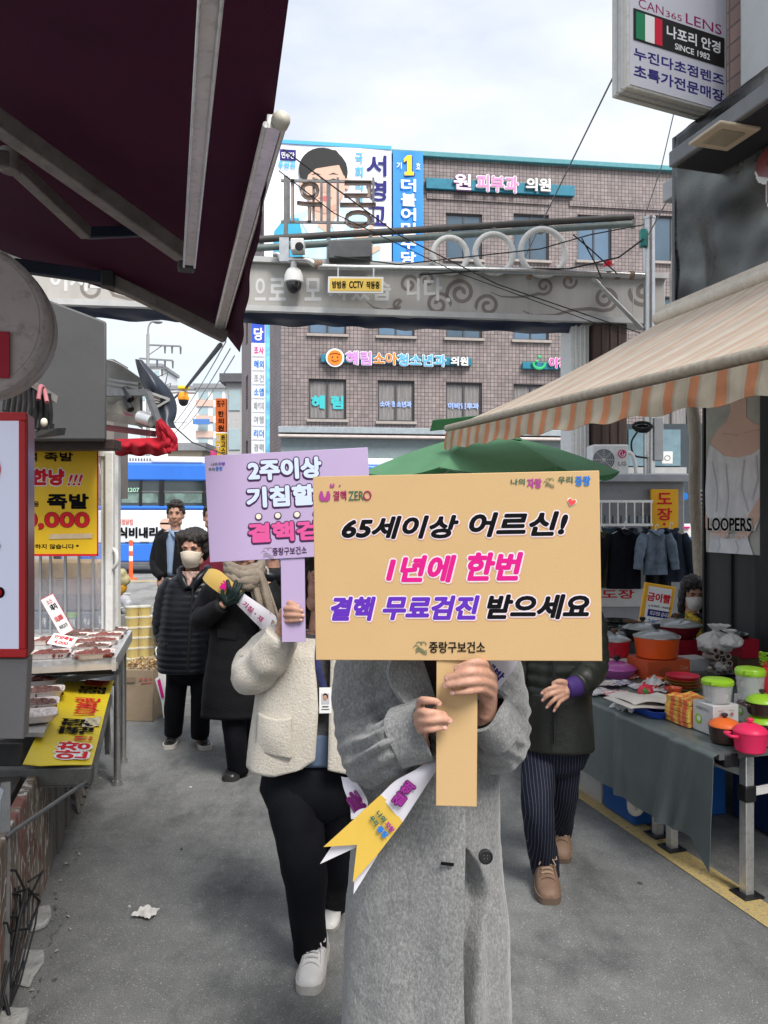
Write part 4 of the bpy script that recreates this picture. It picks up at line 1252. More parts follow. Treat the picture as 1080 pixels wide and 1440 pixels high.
mb.build('lettering',[WHITEI,NAVYI,WINEI],t)
t=thing('fashion_poster','tall poster of a model in an off shoulder white top on the black wall','poster',A(4.5,WV-.04,1.3),AYAW)
uL,uR_=uof(993,WV-.03),uof(1077,WV-.03)
zq0,zq1=Av(993,WV-.03,776).z,Av(993,WV-.03,776).z+1.75
def PQ(px,py,o=0.0):
 """poster point: px column, py row given at the left edge scale"""
 u=uL+(px-993)/84*(uR_-uL);dl=Av(993,WV-.03,727).y
 return A(u,WV-.03-o,H+(HY-py)/F*dl)
mb=MB();mb.slab([PQ(993,776),PQ(1077,776),PQ(1077,430),PQ(993,430)],VA*.025)
mb.build('sheet',mat('poster_grey',(.50,.51,.48),.5,var=.25,vs=2.5),t)
def ppoly(mb,pts,o,mi):mb.slab([PQ(x,y,o)for x,y in pts],-VA*.002,mi)
SKP=mat('poster_skin',(.78,.54,.45),.55,var=.06,vs=5);TOPW=mat('poster_white_cloth',(.80,.82,.90),.6,var=.16,vs=7,stretch=(1,1.6,.8))
mb=MB()
ppoly(mb,[(995,700),(998,640),(1002,620),(1012,606),(1024,598),(1030,585),(1028,560),(1044,540),(1052,560),(1052,596),(1062,606),(1077,614),(1077,700)],.002,0)
ppoly(mb,[(1026,560),(1030,520),(1050,505),(1066,520),(1062,556),(1048,572),(1036,572)],.004,0)
ppoly(mb,[(993,690),(996,645),(1000,626),(1008,632),(1022,644),(1040,648),(1060,646),(1077,636),(1077,690),(1070,730),(1064,745),(1000,745),(994,730)],.006,1)
ppoly(mb,[(994,722),(1003,738),(1016,742),(1030,745),(1026,757),(1004,752),(994,742)],.009,0);ppoly(mb,[(1077,690),(1077,716),(1056,752),(1040,758),(1038,750),(1058,722)],.009,0)
ppoly(mb,[(998,776),(1002,752),(1030,757),(1054,752),(1062,776)],.008,1)
for a_,b_ in(((1018,612),(1040,618)),((1050,616),(1072,614))):ppoly(mb,[a_,b_,(b_[0],b_[1]+1.6),(a_[0],a_[1]+1.6)],.005,3)
for pts in([(1004,650),(1012,690),(1010,720)],[(1024,655),(1028,700),(1022,738)],[(1050,652),(1046,690),(1056,720)],[(1066,648),(1068,680),(1060,705)],[(1014,756),(1016,766),(1012,776)],[(1038,758),(1042,768),(1040,776)]):
 for(xa,ya),(xb,yb)in zip(pts,pts[1:]):ppoly(mb,[(xa-.9,ya),(xa+.9,ya),(xb+.9,yb),(xb-.9,yb)],.0115,4)
mb.build('picture',[SKP,TOPW,mat('poster_shadow_grey',(.16,.15,.14),.6,var=.2),mat('poster_skin_line',(.68,.46,.38),.6,var=0),mat('poster_fold_line',(.66,.68,.77),.6,var=0)],t)
mb=MB()
def ptext(st,l,t_,r,b,mi,bold,z,out=None):
 O=(PQ(l,t_)+PQ(r,b))/2;h=(PQ(l,t_)-PQ(l,b)).z;w=(PQ(r,0)-PQ(l,0)).length
 if out:mb.text(st,O,-UA,ZA,w+2*out*h,h*(1+2*out),1,.12,z,0,0,2)
 mb.text(st,O,-UA,ZA,w,h,mi,bold,z+.0035)
ptext('LOOPERS',999,728,1062,746,0,.03,.018,.06);ptext('EYEWEAR COLLECTION',1003,750,1057,757,1,.02,.018)
mb.build('lettering',[INK,WHITEI],t)
# ================================================================ striped awning
STR,nt,b,L=newmat('striped_canvas',.8,0,.2)
tc=nt.nodes.new('ShaderNodeTexCoord');sep=nt.nodes.new('ShaderNodeSeparateXYZ');L(tc.outputs['Object'],sep.inputs[0])
def stripes(nt,L,sock,period,stops):
 mt=nt.nodes.new('ShaderNodeMath');mt.operation='DIVIDE';mt.inputs[1].default_value=period;L(sock,mt.inputs[0])
 fr=nt.nodes.new('ShaderNodeMath');fr.operation='FRACT';L(mt.outputs[0],fr.inputs[0])
 return ramp(nt,fr.outputs[0],stops,True)
scol=stripes(nt,L,sep.outputs['Y'],.165,[(0,(.78,.36,.19)),(.36,(.70,.62,.48)),(.52,(.74,.66,.52)),(.90,(.62,.53,.40))])
n1=noise_n(nt,tc.outputs['Object'],3.5,7,.75)
L(mix(nt,1.0,scol,ramp(nt,n1,[(.3,(.68,.66,.62)),(.62,(1.05,1.03,1.0))]),'MULTIPLY'),b.inputs['Base Color'])
ms=nt.nodes.new('ShaderNodeMixShader');tr=nt.nodes.new('ShaderNodeBsdfTranslucent');ms.inputs[0].default_value=.40
L(scol,tr.inputs['Color']);L(b.outputs[0],ms.inputs[1]);L(tr.outputs[0],ms.inputs[2]);L(ms.outputs[0],nt.nodes['Material Output'].inputs['Surface'])
TOPC,nt,b,L=newmat('faded_striped_canvas',.8,0,.2)
tc=nt.nodes.new('ShaderNodeTexCoord');sep=nt.nodes.new('ShaderNodeSeparateXYZ');L(tc.outputs['Object'],sep.inputs[0])
scol=stripes(nt,L,sep.outputs['Y'],.165,[(0,(.86,.64,.50)),(.30,(.86,.79,.67)),(.52,(.88,.81,.70)),(.70,(.84,.68,.55)),(.82,(.85,.77,.65))])
n1=noise_n(nt,objvec(nt,(.5,2,2)),3.0,7,.75)
L(mix(nt,1.0,scol,ramp(nt,n1,[(.3,(.80,.77,.73)),(.62,(1.0,1.0,1.0))]),'MULTIPLY'),b.inputs['Base Color'])
ms=nt.nodes.new('ShaderNodeMixShader');tr=nt.nodes.new('ShaderNodeBsdfTranslucent');ms.inputs[0].default_value=.38
L(scol,tr.inputs['Color']);L(b.outputs[0],ms.inputs[1]);L(tr.outputs[0],ms.inputs[2]);L(ms.outputs[0],nt.nodes['Material Output'].inputs['Surface'])
awn=thing('striped_awning','faded orange and cream striped awning over the kitchenware stall','awning',A(4,WV,0),AYAW)
uA1,uA0=5.68,1.9
F1=W(636,601,6.0);vF=F1.dot(VA);zF=F1.z
vR,zR=WV-.16,Av(950,WV-.16,446).z
def zf_(u):return zF-(uA1-u)*.028
def fawn(a_,q):
 u=uA1-a_*(uA1-uA0)-.45*q*(1-a_);v=vF+(vR-vF)*q
 u-=.0
 z=zf_(u)+(zR-zf_(u))*q-.035*math.sin(math.pi*q)-.006*math.sin(a_*70)*math.sin(math.pi*q)**.5
 return A(u,v,z)
mb=MB();mb.sheet(fawn,150,14,.006);mb.build('canopy',TOPC,awn,smooth=70)
def fval(a_,q):
 u=uA1-a_*(uA1-uA0)
 dr=.135+.010*math.sin(a_*63)
 w_=.018*noise.noise(Vector((a_*22,q*1.3,0)))*q
 return A(u,vF-.035+w_-.02*q,zf_(u)-.035-dr*q)
mb=MB();mb.sheet(fval,160,6,.004);mb.build('valance',STR,awn,smooth=70)
mb=MB();mb.tube([A(uA1+.03,vF-.015,zF),A(uA0,vF-.015,zf_(uA0))],.028,10);mb.build('front_bar',mat('weathered_bar',(.40,.345,.27),.6,.2,var=.25,vs=8,stretch=(1,4,4)),awn,smooth=50)
mb=MB();mb.tube([A(uA1-.42,vR+.03,zR+.05),A(uA0,vR+.03,zR+.05)],.055,10);mb.beam(A(uA1-.42,vR+.07,zR+.10),A(uA0,vR+.07,zR+.10),.14,.05);mb.build('roller',mat('cream_roller',(.60,.54,.45),.6,var=.12,vs=8,dirt=.3),awn,smooth=50)
for u_ in(uA1-.65,uA0+.6):
 mb=MB();e_=A(u_-.5,(vF+vR)/2,(zf_(u_)+zR)/2-.15)
 mb.tube([A(u_,vR,zR-.05),e_],.03,8);mb.tube([e_,A(u_,vF,zf_(u_)-.02)],.025,8);mb.build('folding_arm',ALU,awn,smooth=60)
# ================================================================ green parasol
t=thing('green_parasol','large green market parasol with wooden pole behind the tan placard','parasol',(W(683,727,6.7).x,6.7,0),0)
cx_,cy_=W(683,727,6.7).x,6.7
zrim,zap=W(0,668,6.7).z,W(0,611,6.7).z
GRN=mat('green_canvas',(.19,.42,.23),.75,var=.12,vs=3,trans=.35)
N8=8;rad=1.13
def fpar(a_,q):
 th=2*math.pi*a_+.35
 k8=(a_*N8)%1.0
 sag=4*k8*(1-k8)
 rr=rad*q*(1-.07*sag*q)
 z=zap+(zrim-zap)*(q**1.25)-.05*sag*q+.02*math.sin(q*3.1)
 return Vector((cx_+rr*math.cos(th),cy_+rr*math.sin(th),z))
mb=MB();mb.sheet(lambda a_,q:fpar(a_,.03+.97*q),96,12,.005);mb.build('canopy',GRN,t,smooth=25)
mb=MB();mb.lathe((cx_,cy_,zap-.02),[(.36,-.05),(.28,.01),(.12,.06),(.02,.085)],8);mb.build('vent_cap',GRN,t,smooth=20)
mb=MB();mb.tube([(cx_,cy_,0),(cx_,cy_,zap)],.032,10);mb.build('pole',mat('pale_wood_pole',(.35,.25,.15),.6),t,smooth=60)
for k in range(N8):
 e_=fpar(k/N8,.98)-ZA*.012
 mb=MB();mb.tube([(cx_,cy_,zap-.07),e_],.010,6);mb.tube([(cx_,cy_,zrim-.05),Vector((cx_,cy_,zap-.07)).lerp(e_,.5)],.008,6);mb.build('rib',ALU,t,smooth=60)
mb=MB();mb.lathe((cx_,cy_,0),[(.28,0),(.28,.10),(.07,.12)],20);mb.build('base',DKGREY,t,smooth=30)
mb=MB();c_=W(640,598,7.6)
mb.sheet(lambda a_,q:c_+Vector((-.22+.6*a_,.5*q,.05+.06*a_-.05*q)),6,4,.006)
mb.build_mesh('green_flap',GRN,'small green canvas flap behind the corner of the striped awning','flap',smooth=40)
# ================================================================ grey kiosk with jackets
KD=9.3
t=thing('kiosk','grey metal kiosk with railing and flat roof under the air conditioner','kiosk',(W(880,727,KD).x,KD,0),R(6))
Kq=lambda px,py,o=0.0:W(px,py,KD-o)
KM=mat('kiosk_panel',(.30,.31,.33),.5,.1,var=.08,vs=2,dirt=.2)
x0,x1=Kq(760,0).x,Kq(963,0).x;zk=Kq(0,676).z
mb=MB();mb.box(((x0+x1)/2,KD+.21,zk/2),(x1-x0,.42,zk));mb.build('body',KM,t,bev=.02)
mb=MB();mb.box(((x0+x1)/2,KD+.20,zk+.03),(x1-x0+.12,.62,.10));mb.build('roof',mat('kiosk_roof',(.40,.42,.45),.5,.1),t,bev=.015)
mb=MB();mb.box((Kq(885,0).x,KD-.008,Kq(0,745).z),(.72,.02,.34));mb.build('window',GLASSW,t)
mb=MB()
for y in(705,738):mb.beam(Kq(820,y,.12),Kq(918,y,.12),.02,.03)
for i in range(9):mb.beam(Kq(822+i*11.7,705,.12),Kq(822+i*11.7,738,.12),.015,.015)
for px in(830,912):mb.beam(Kq(px,737,.12),Kq(px,737,0),.02,.02)
mb.build('railing',ALU,t)
mb=MB();mb.box((Kq(865,0).x,KD-.015,Kq(0,840).z),(.8,.03,.22));mb.build('lower_panel',mat('silver_strip',(.5,.5,.5),.35,.6,var=.1),t)
mb=MB();Bd=Board(845,828,892,843,KD-.035);Bd.text(mb,'도장',(846,829,892,842),0,.05,.002);mb.build('lettering',REDI,t)
def vsign(name,label,l,t_,r,b,d,facem,txts,th=.05,roll=0,yaw=0,pitch=0):
 o=thing(name,label,'sign',W((l+r)/2,b,d),0)
 Bd=Board(l,t_,r,b,d,yaw,roll,pitch)
 mb=MB();Bd.plate(mb,th);mb.build('panel',facem,o,bev=.005)
 mats=[]
 mb=MB()
 for st,bx,m,bold in txts:
  if m not in mats:mats.append(m)
  Bd.text(mb,st,bx,mats.index(m),bold,.004)
 mb.build('lettering',mats,o)
 return o,Bd
AMB=mat('amber_panel',(.82,.42,.02),.45,var=.05)
vsign('seal_sign','amber vertical sign with red and navy letters on the kiosk corner',916,688,954,782,KD-.08,AMB,[('도',(924,693,945,709),REDI,.05),('장',(924,714,945,732),REDI,.05),('·',(932,735,936,739),REDI,.05),('열',(924,742,942,758),NAVYI,.05),('쇠',(924,762,942,778),NAVYI,.05)])
t,Bd=vsign('price_board','tilted white price board with amber frame behind the pots',903,822,946,886,7.6,AMB,[('금이빨',(908,834,941,847),REDI,.06),('1g 25,000원 ~ 40,000원',(911,851,943,855),INK,.02),('최고가로 삽니다',(915,860,942,866),WHITEI,.03),('24K 금니',(914,871,945,878),BLUEI,.05)],roll=R(-9))
mb=MB();Bd.plate(mb,.004,0,(908,826,941,884),.002);Bd.plate(mb,.003,1,(912,858,942,868),.0035);mb.build('sheet',[WHITEI,NAVYI],t)
t=thing('air_conditioner','white outdoor air conditioner unit standing on the kiosk roof','air conditioner',W(853,671,KD+.2),R(4))
c_=W(854,648,KD+.2)
mb=MB();mb.box(c_,(.44,.3,.38));mb.build('case',WHITEM,t,bev=.02)
mb=MB();cf=c_+Vector((-.09,-.155,.0));mb.lathe(cf,[(.135,0),(.13,.006),(.02,.006)],24,0,(0,-1,0));mb.build('fan',mat('fan_dark',(.06,.08,.11),.5),t,smooth=40)
mb=MB()
for k in range(1,7):mb.tube([cf+Vector((.022*k*math.cos(q),-.012,.022*k*math.sin(q)))for q in[2*math.pi*i/24 for i in range(24)]],.003,5,close=True)
for k in range(8):mb.tube([cf+Vector((0,-.012,0)),cf+Vector((.135*math.cos(k*.785),-.012,.135*math.sin(k*.785)))],.003,5)
mb.build('fan_guard',WHITEM,t,smooth=60)
mb=MB();lg=c_+Vector((.135,-.155,.075));mb.lathe(lg,[(.05,0),(.05,.006)],20,0,(0,-1,0));mb.tube([lg+Vector((.033*math.cos(q),-.008,.033*math.sin(q)))for q in[R(90+300*i/20)for i in range(20)]],.004,5,1);mb.beam(lg+Vector((0,-.009,.02)),lg+Vector((0,-.009,-.014)),.006,.004,mi=1);mb.beam(lg+Vector((0,-.009,-.014)),lg+Vector((.03,-.009,-.014)),.004,.006,mi=1)
mb.text('LG',c_+Vector((.135,-.156,-.045)),(1,0,0),ZA,.10,.05,2,.05)
mb.build('logo',[mat('crimson_logo',(.55,.01,.14),.4,var=0),WHITEI,GREYI],t,smooth=40)
mb=MB();mb.tube([W(878,636,KD+.2),W(888,638,KD+.2),W(893,652,KD+.2),W(895,672,KD+.2)],.025,8,smooth=4);mb.build('hose',WHITEP,t,smooth=60)
t=thing('corner_shop','dark blue shop front with shutters between the kiosk and the black wall','building',W(965,727,12.5),R(4))
q_=lambda px,py,o=0.0:W(px,py,12.5-o)
mb=MB();mb.slab([q_(880,727+140),q_(1060,867),q_(1060,596),q_(880,596)],(0,.4,0));mb.build('wall',mat('slate_wall',(.055,.07,.085),.5,var=.15),t)
mb=MB();mb.slab([q_(884,655,.02),q_(957,655,.02),q_(957,604,.02),q_(884,604,.02)],(0,.02,0));mb.build('window',mat('shop_glass',(.15,.25,.30),.12,var=.2,spec=.8),t)
mb=MB();mb.beam(q_(880,662,.1),q_(962,662,.1),.2,.10);mb.build('awning_box',GREYP,t)
mb=MB()
for k in range(17):mb.beam(q_(978,690+k*6,.03),q_(1000,690+k*6,.03),.03,.03)
mb.build('shutter',mat('shutter_grey',(.20,.21,.21),.5,.2),t)
mb=MB();mb.slab([q_(955,800,.3),q_(1000,800,.3),q_(1000,770,.3),q_(955,770,.3)],(0,.3,0));mb.build('step',mat('pale_step',(.45,.44,.42),.8),t,bev=.02)
t,Bd=vsign('cat_notice','small white notice with a line drawing on the shop window',931,635,946,652,12.3,WHITEI,[('O',(934,640,943,648),GREYI,.0)],th=.01)
mb=MB();mb.lathe(W(962,698,12.3),[(.06,0),(.06,.02)],18,0,(0,-1,0));mb.build_mesh('security_badge',BLUEI,'round blue security badge on the dark shop wall','badge',smooth=40)
t=thing('vending_box','white and blue narrow dispenser behind the kiosk corner','dispenser',W(965,775,11.5),0)
mb=MB();mb.box(W(965,746,11.5),(.11,.1,.2));mb.build('top',WHITEP,t,bev=.01);mb=MB();mb.box(W(965,763,11.5),(.1,.1,.16));mb.build('body',BLUEI,t,bev=.01);mb=MB();mb.box(W(965,742,11.43),(.1,.02,.03));mb.build('label_strip',PINKI,t)
t=thing('parked_van','pale van corner glimpsed beside the black wall','van',W(993,790,10.5),R(10))
mb=MB();mb.capsule([W(996,782,10.6),W(1030,784,10.9)],[.20,.28],14,0,3);mb.build('body',WHITEM,t,smooth=180)
mb=MB();mb.ell(W(989,786,10.35),(.06,.05,.07));mb.build('headlight',mat('lamp_glass',(.2,.2,.2),.15),t,smooth=180)
mb=MB();mb.box(W(993,792,10.25),(.09,.02,.05));mb.build('number_plate',YELI,t)
def jacket(name,label,cx,top,w,h,d,m,open_=False,lean=0):
 o=thing(name,label,'jacket',W(cx,top+h,d),0,'jackets hanging on the kiosk railing')
 k=d/F
 P=lambda x,y,z=0.0:W(cx+x,top+y,d)+Vector((0,-z,0))
 mb=MB();secs=[]
 for yy,hw,dp in((0,.18,.03),(.06,.40,.045),(.12,.50,.06),(.4,.46,.065),(.7,.47,.06),(1.0,.50,.05)):
  c_=P(lean*yy*h,yy*h)
  ww=hw*w*k*.62
  secs.append([c_+Vector((ww*math.cos(q)*(1+.05*math.sin(7*q+yy*5)),dp*math.sin(q)*(1+.2*math.sin(5*q+yy*3)),-.02*abs(math.cos(q))*(yy<.1)))for q in[2*math.pi*i/28 for i in range(28)]])
 mb.rings(secs)
 bd=mb.build('body',m,o,smooth=70)
 for s_ in(-1,1):
  mb=MB();mb.tube([P(s_*w*.28,h*.10),P(s_*w*.38,h*.3,.01),P(s_*w*.45,h*.62,.02),P(s_*w*.5,h*.88,.03)],[.055,.065,.055,.045],12,smooth=5,mod=lambda l,th:.06*math.sin(l*60+th))
  mb.build('sleeve',m,o,smooth=70)
 mb=MB();mb.tube([P(-w*.12,h*.02,-.02),P(-w*.11,h*.0,.05),P(0,h*.09,.075),P(w*.11,h*.0,.05),P(w*.12,h*.02,-.02)],[.03,.034,.03,.034,.03],8,smooth=4,flat=(.5,(0,1,0)));mb.build('collar',m,o,smooth=70)
 mb=MB();mb.beam(P(0,h*.1,.07),P(lean*h,h*.98,.06),.012,.008,up=(0,1,0));mb.build('placket',m,o)
 mb=MB();mb.tube([P(-w*.22,h*.08),P(0,-h*.02),P(w*.22,h*.08),P(-w*.22,h*.08)],.006,6);mb.tube([P(0,-h*.02),P(0,-h*.10),P(3,-h*.13),P(4,-h*.08)],.005,6,smooth=3);mb.build('hanger',WHITEP,o,smooth=60)
 return o
NAVYJ=mat('charcoal_navy_cloth',(.0075,.008,.012),.9,var=.25,vs=12,bump=.3,bs=150,spec=.12)
DENIM=mat('dark_denim',(.014,.021,.036),.85,var=.35,vs=14,bump=.4,bs=200);DENIM2=mat('worn_denim',(.13,.17,.22),.85,var=.45,vs=10,bump=.4,bs=200)
OLIVEJ=mat('olive_cloth',(.024,.025,.016),.85,var=.25,vs=12)
jacket('hanging_jacket','charcoal wool jacket with collar hanging on the kiosk railing',878,744,76,84,9.0,NAVYJ)
jacket('hanging_jacket','olive jacket hanging at the edge of the tan placard',845,748,50,78,9.05,OLIVEJ)
jacket('hanging_jacket','dark blue denim jacket behind the worn denim one',942,744,62,74,8.95,DENIM,lean=.12)
jacket('hanging_jacket','worn light denim jacket hanging in front of the dark denim jacket',922,746,54,62,8.85,DENIM2)
mb=MB();mb.sheet(lambda a_,q:W(909+34*a_+4*q*(a_-.5),800+30*q-5*a_,8.95)+Vector((0,.03*math.sin(a_*14),0)),24,6,.012)
mb.build_mesh('hanging_skirt',mat('black_cloth',(.015,.015,.017),.85,var=.2),'short black skirt hanging under the denim jackets','skirt',smooth=60)
mb=MB();mb.tube([W(972,560,6.5),W(978,620,6.45),W(977,690,6.4),W(981,760,6.3),W(986,812,6.1),W(1000,850,5.9),W(1018,880,5.75),W(1040,905,5.6),W(1062,914,5.4)],[.05,.05,.048,.045,.05,.055,.055,.05,.05],12,smooth=5,mod=lambda l,th:.10*noise.noise(Vector((l*9,math.cos(th),math.sin(th)))))
mb.build_mesh('wrapped_post',mat('beige_wrapping',(.44,.38,.31),.75,var=.22,vs=9,stretch=(6,6,1),dirt=.35),'crooked post bound in beige tape before the black wall','post',smooth=60)
# ================================================================ maroon awning on the left
MAR,nt,b,L=newmat('maroon_canvas',.8,0,.2)
v=objvec(nt);n1=noise_n(nt,v,2.2,6,.7);n2=noise_n(nt,v,220,2,.5)
c_=ramp(nt,n1,[(.3,(.060,.018,.042)),(.7,(.088,.022,.050))]);L(c_,b.inputs['Base Color']);bump_n(nt,b,n2,.3,.002)
tr=nt.nodes.new('ShaderNodeBsdfTranslucent');ms=nt.nodes.new('ShaderNodeMixShader');ms.inputs[0].default_value=.42
L(mix(nt,1.0,c_,(1.35,.75,1.1),'MULTIPLY'),tr.inputs['Color']);L(b.outputs[0],ms.inputs[1]);L(tr.outputs[0],ms.inputs[2]);L(ms.outputs[0],nt.nodes['Material Output'].inputs['Surface'])
def on_v(px,py,v):return Av(px,v,py)
vb=.19
zb1=2.33
aw=thing('maroon_awning','dark maroon awning with folding arms spreading over the left stall','awning',A(2,-1.6,0),AYAW)
uend=3.02;ubeg=-.1
def fz_(v):return zb1+.335*(vb-v)
def fmar(a_,q):
 u=ubeg+(uend-ubeg)*a_;v=vb-.06*max(0,1.5-u)-2.0*q
 return A(u,v,fz_(v)+.03-.045*math.sin(math.pi*min(1,q*1.2))-.008*math.sin(u*9+q*4)*math.sin(math.pi*q))
mb=MB();mb.sheet(fmar,70,24,.005);mb.build('canopy',MAR,aw,smooth=70)
u_near=on_v(389,197,vb-.005).dot(UA)
def fmv(a_,q):
 u=u_near+.05+(uend-.03-u_near)*a_
 t_=a_
 drop=.045+.055*t_
 return A(u,vb-.004+.084*q*(.12+.88*t_**1.5)+.004*math.sin(u*14)*q,zb1+.035-drop*q)
mb=MB();mb.sheet(fmv,60,6,.004);mb.build('valance',MAR,aw,smooth=70)
p0=on_v(389,197,vb-.005);u_near=p0.dot(UA)
mb=MB()
mb.beam(A(u_near,vb-.01,zb1-.005),A(uend-.03,vb-.01,zb1-.005),.024,.024);mb.tube([A(u_near,vb-.024,zb1-.012),A(uend-.06,vb-.024,zb1-.012)],.006,8);mb.tube([A(u_near,vb+.008,zb1-.012),A(uend-.06,vb+.008,zb1-.012)],.005,8)
mb.build('front_bar',ALU,aw,smooth=40)
mb=MB();mb.capsule([A(u_near-.012,vb+.002,zb1-.006),A(u_near+.018,vb+.002,zb1+.004)],[.016,.018],14,0,2);mb.build('end_cap',mat('cream_plastic',(.55,.52,.45),.45),aw,smooth=180)
pI=on_v(266,368,.045);vI,zI,uI=.045,pI.z,pI.dot(UA)
mb=MB();mb.beam(A(-.5,vI,zI),A(uI,vI,zI),.026,.018);mb.beam(A(-.5,vI-.012,zI-.011),A(uI,vI-.012,zI-.011),.005,.010);mb.beam(A(-.5,vI+.012,zI-.011),A(uI,vI+.012,zI-.011),.005,.010)
mb.build('support_rail',ALU,aw,bev=.003)
DUST=mat('dusty_arm',(.23,.205,.19),.6,.2,var=.25,vs=12,dirt=.4);BLUEARM=mat('dark_blue_arm',(.03,.04,.065),.5,.2,var=.2)
def arm(pts,w,h,m,name='folding_arm'):
 mb=MB()
 P=[W(*p)for p in pts]
 for q0,q1 in zip(P,P[1:]):mb.beam(q0,q1,w,h)
 for q0 in P[1:-1]:mb.lathe(q0-ZA*.028,[(.022,0),(.022,.056)],12)
 return mb.build(name,m,aw,bev=.004)
arm([(-40,145,1.52),(256,356,2.05)],.036,.045,DUST)
arm([(-30,220,1.7),(14,226,1.78),(122,328,2.08)],.030,.036,DUST)
arm([(122,328,2.08),(200,325,2.2)],.026,.030,BLUEARM)
arm([(20,373,2.5),(150,392,2.62)],.036,.040,BLUEARM)
arm([(150,392,2.62),(318,474,2.86)],.036,.044,DUST)
for jp in(W(152,393,2.61),W(262,366,2.08)):mb=MB();mb.box(jp,(.045,.055,.055),rotz(AYAW));mb.build('joint',mat('black_joint',(.03,.03,.03),.5),aw,bev=.006)
mb=MB()
p=W(210,421,2.70);dirv=(W(318,474,2.86)-W(150,392,2.62)).normalized()
for k in range(4):mb.beam(p-dirv*.03+ZA*(.012-.007*k)-Vector((0,.021,0)),p+dirv*.03+ZA*(.012-.007*k)-Vector((0,.021,0)),.002,.002)
mb.build('label',GREYI,aw)
mb=MB();q0,q1,q2=W(283,376,2.75),W(318,425,2.88),W(322,360,2.6)
mb.sheet(lambda a_,q:q0.lerp(q1,a_).lerp(q2,q*.55)+Vector((.012*math.sin(a_*9),0,-.02*(1-q)*math.sin(a_*12)**2)),16,5,.003);mb.build('torn_flap',MAR,aw,smooth=60)
# ================================================================ left stall building: wall with painted boards, counter, pillar
WVL=-.52
stall=thing('meat_stall','meat stall built into the left side of the alley with a battered painted base','stall',A(3.6,-1.2,0),AYAW)
GRAF,nt,b,L=newmat('graffiti_board',.75,0,.3)
v=objvec(nt);
wv=nt.nodes.new('ShaderNodeTexNoise');wv.inputs['Scale'].default_value=3.2;wv.inputs['Detail'].default_value=3;wv.inputs['Distortion'].default_value=2.2;L(objvec(nt,(1,1.6,.8)),wv.inputs['Vector'])
base=ramp(nt,noise_n(nt,objvec(nt,(2,2,.35)),3.0,7,.75),[(.28,(.06,.052,.045)),(.45,(.16,.12,.09)),(.6,(.26,.22,.18)),(.75,(.10,.085,.075))])
lines=ramp(nt,wv.outputs['Fac'],[(.465,(0,0,0)),(.48,(1,1,1)),(.505,(1,1,1)),(.52,(0,0,0))])
c1=mix(nt,mix(nt,1.0,lines,(.85,.85,.85),'MULTIPLY'),base,(.58,.56,.52))
wv2=nt.nodes.new('ShaderNodeTexNoise');wv2.inputs['Scale'].default_value=2.1;wv2.inputs['Detail'].default_value=2;wv2.inputs['Distortion'].default_value=1.5;L(objvec(nt,(1,1.3,1)),wv2.inputs['Vector'])
l2=ramp(nt,wv2.outputs['Fac'],[(.56,(0,0,0)),(.58,(1,1,1)),(.61,(1,1,1)),(.63,(0,0,0))])
c2=mix(nt,mix(nt,1.0,l2,(.8,.8,.8),'MULTIPLY'),c1,(.22,.075,.06))
L(c2,b.inputs['Base Color']);bump_n(nt,b,noise_n(nt,v,30,5,.7),.5,.01)
PLANK=mat('weathered_plank',(.20,.185,.165),.85,var=.35,vs=5,stretch=(9,9,.8),bump=.5,bs=18,dirt=.5)
ztop=.56
mb=MB();mb.slab([A(1.2,WVL,0),A(3.74,WVL,0),A(3.74,WVL,ztop),A(1.2,WVL,ztop)],-VA*.04);mb.build('painted_board',GRAF,stall,bev=.006)
mb=MB();mb.slab([A(1.2,WVL-.06,0),A(5.4,WVL-.06,0),A(5.4,WVL-.06,ztop),A(1.2,WVL-.06,ztop)],-VA*.9);mb.build('base',mat('dark_base',(.05,.045,.04),.8,var=.3),stall)
us=[3.78,3.98,4.16,4.32,4.46]
for i in range(4):
 mb=MB();mb.slab([A(us[i],WVL+.01*(i%2),.0),A(us[i+1]-.02,WVL+.015*(i%2),0),A(us[i+1]-.015,WVL-.01,ztop+.01*i),A(us[i]+.01,WVL,ztop)],-VA*.03);mb.build('plank',PLANK,stall,bev=.004)
for i,(u_,l_)in enumerate(((4.5,.30),(4.62,.24),(4.75,.20),(4.9,.16))):
 mb=MB();mb.beam(A(u_,WVL+.05,0),A(u_+.12,WVL-.01,l_),.05,.015,up=VA);mb.build('splintered_slat',PLANK,stall)
ctr=thing('steel_counter','worn dark steel counter edge under the yellow price banner','counter',A(3.3,-.6,.55),AYAW)
cA,cB=W(-90,1090,3.12),W(131,1086,3.2)
mb=MB();mb.beam(cA-ZA*.01,cB-ZA*.01,.05,.075);mb.build('front_edge',mat('worn_steel_edge',(.13,.13,.125),.5,.5,var=.3,vs=10,dirt=.5),ctr,bev=.006)
mb=MB();fr=W(158,962,4.45)
mb.slab([cA-ZA*.03,cB-ZA*.03,fr-ZA*.06,W(40,958,4.5)-ZA*.06],-ZA*.03);mb.build('top',mat('dull_steel_top',(.3,.3,.3),.4,.6,var=.2,dirt=.3),ctr)
mb=MB();mb.slab([W(-60,1078,3.1),W(30,1078,3.1),W(30,1046,3.1),W(-60,1046,3.1)],(0,.02,0));mb.build('side_box',mat('black_box_face',(.035,.034,.033),.6,var=.3,dirt=.3),ctr,bev=.006)
for px,pb,d in((165,1104,4.66),(173,1072,5.05)):
 mb=MB();g_=G(px,pb);mb.tube([g_,Vector((g_.x,g_.y,.82 if px==165 else .86))],.022,10);mb.lathe(g_,[(.03,0),(.028,.03)],10);mb.build('leg',STEEL,ctr,smooth=40)
mb=MB();mb.tube([W(126,1096,3.2),W(20,1168,2.6),W(8,1178,2.55)],.008,8);mb.build('prop_rod',DKSTEEL,ctr,smooth=60)
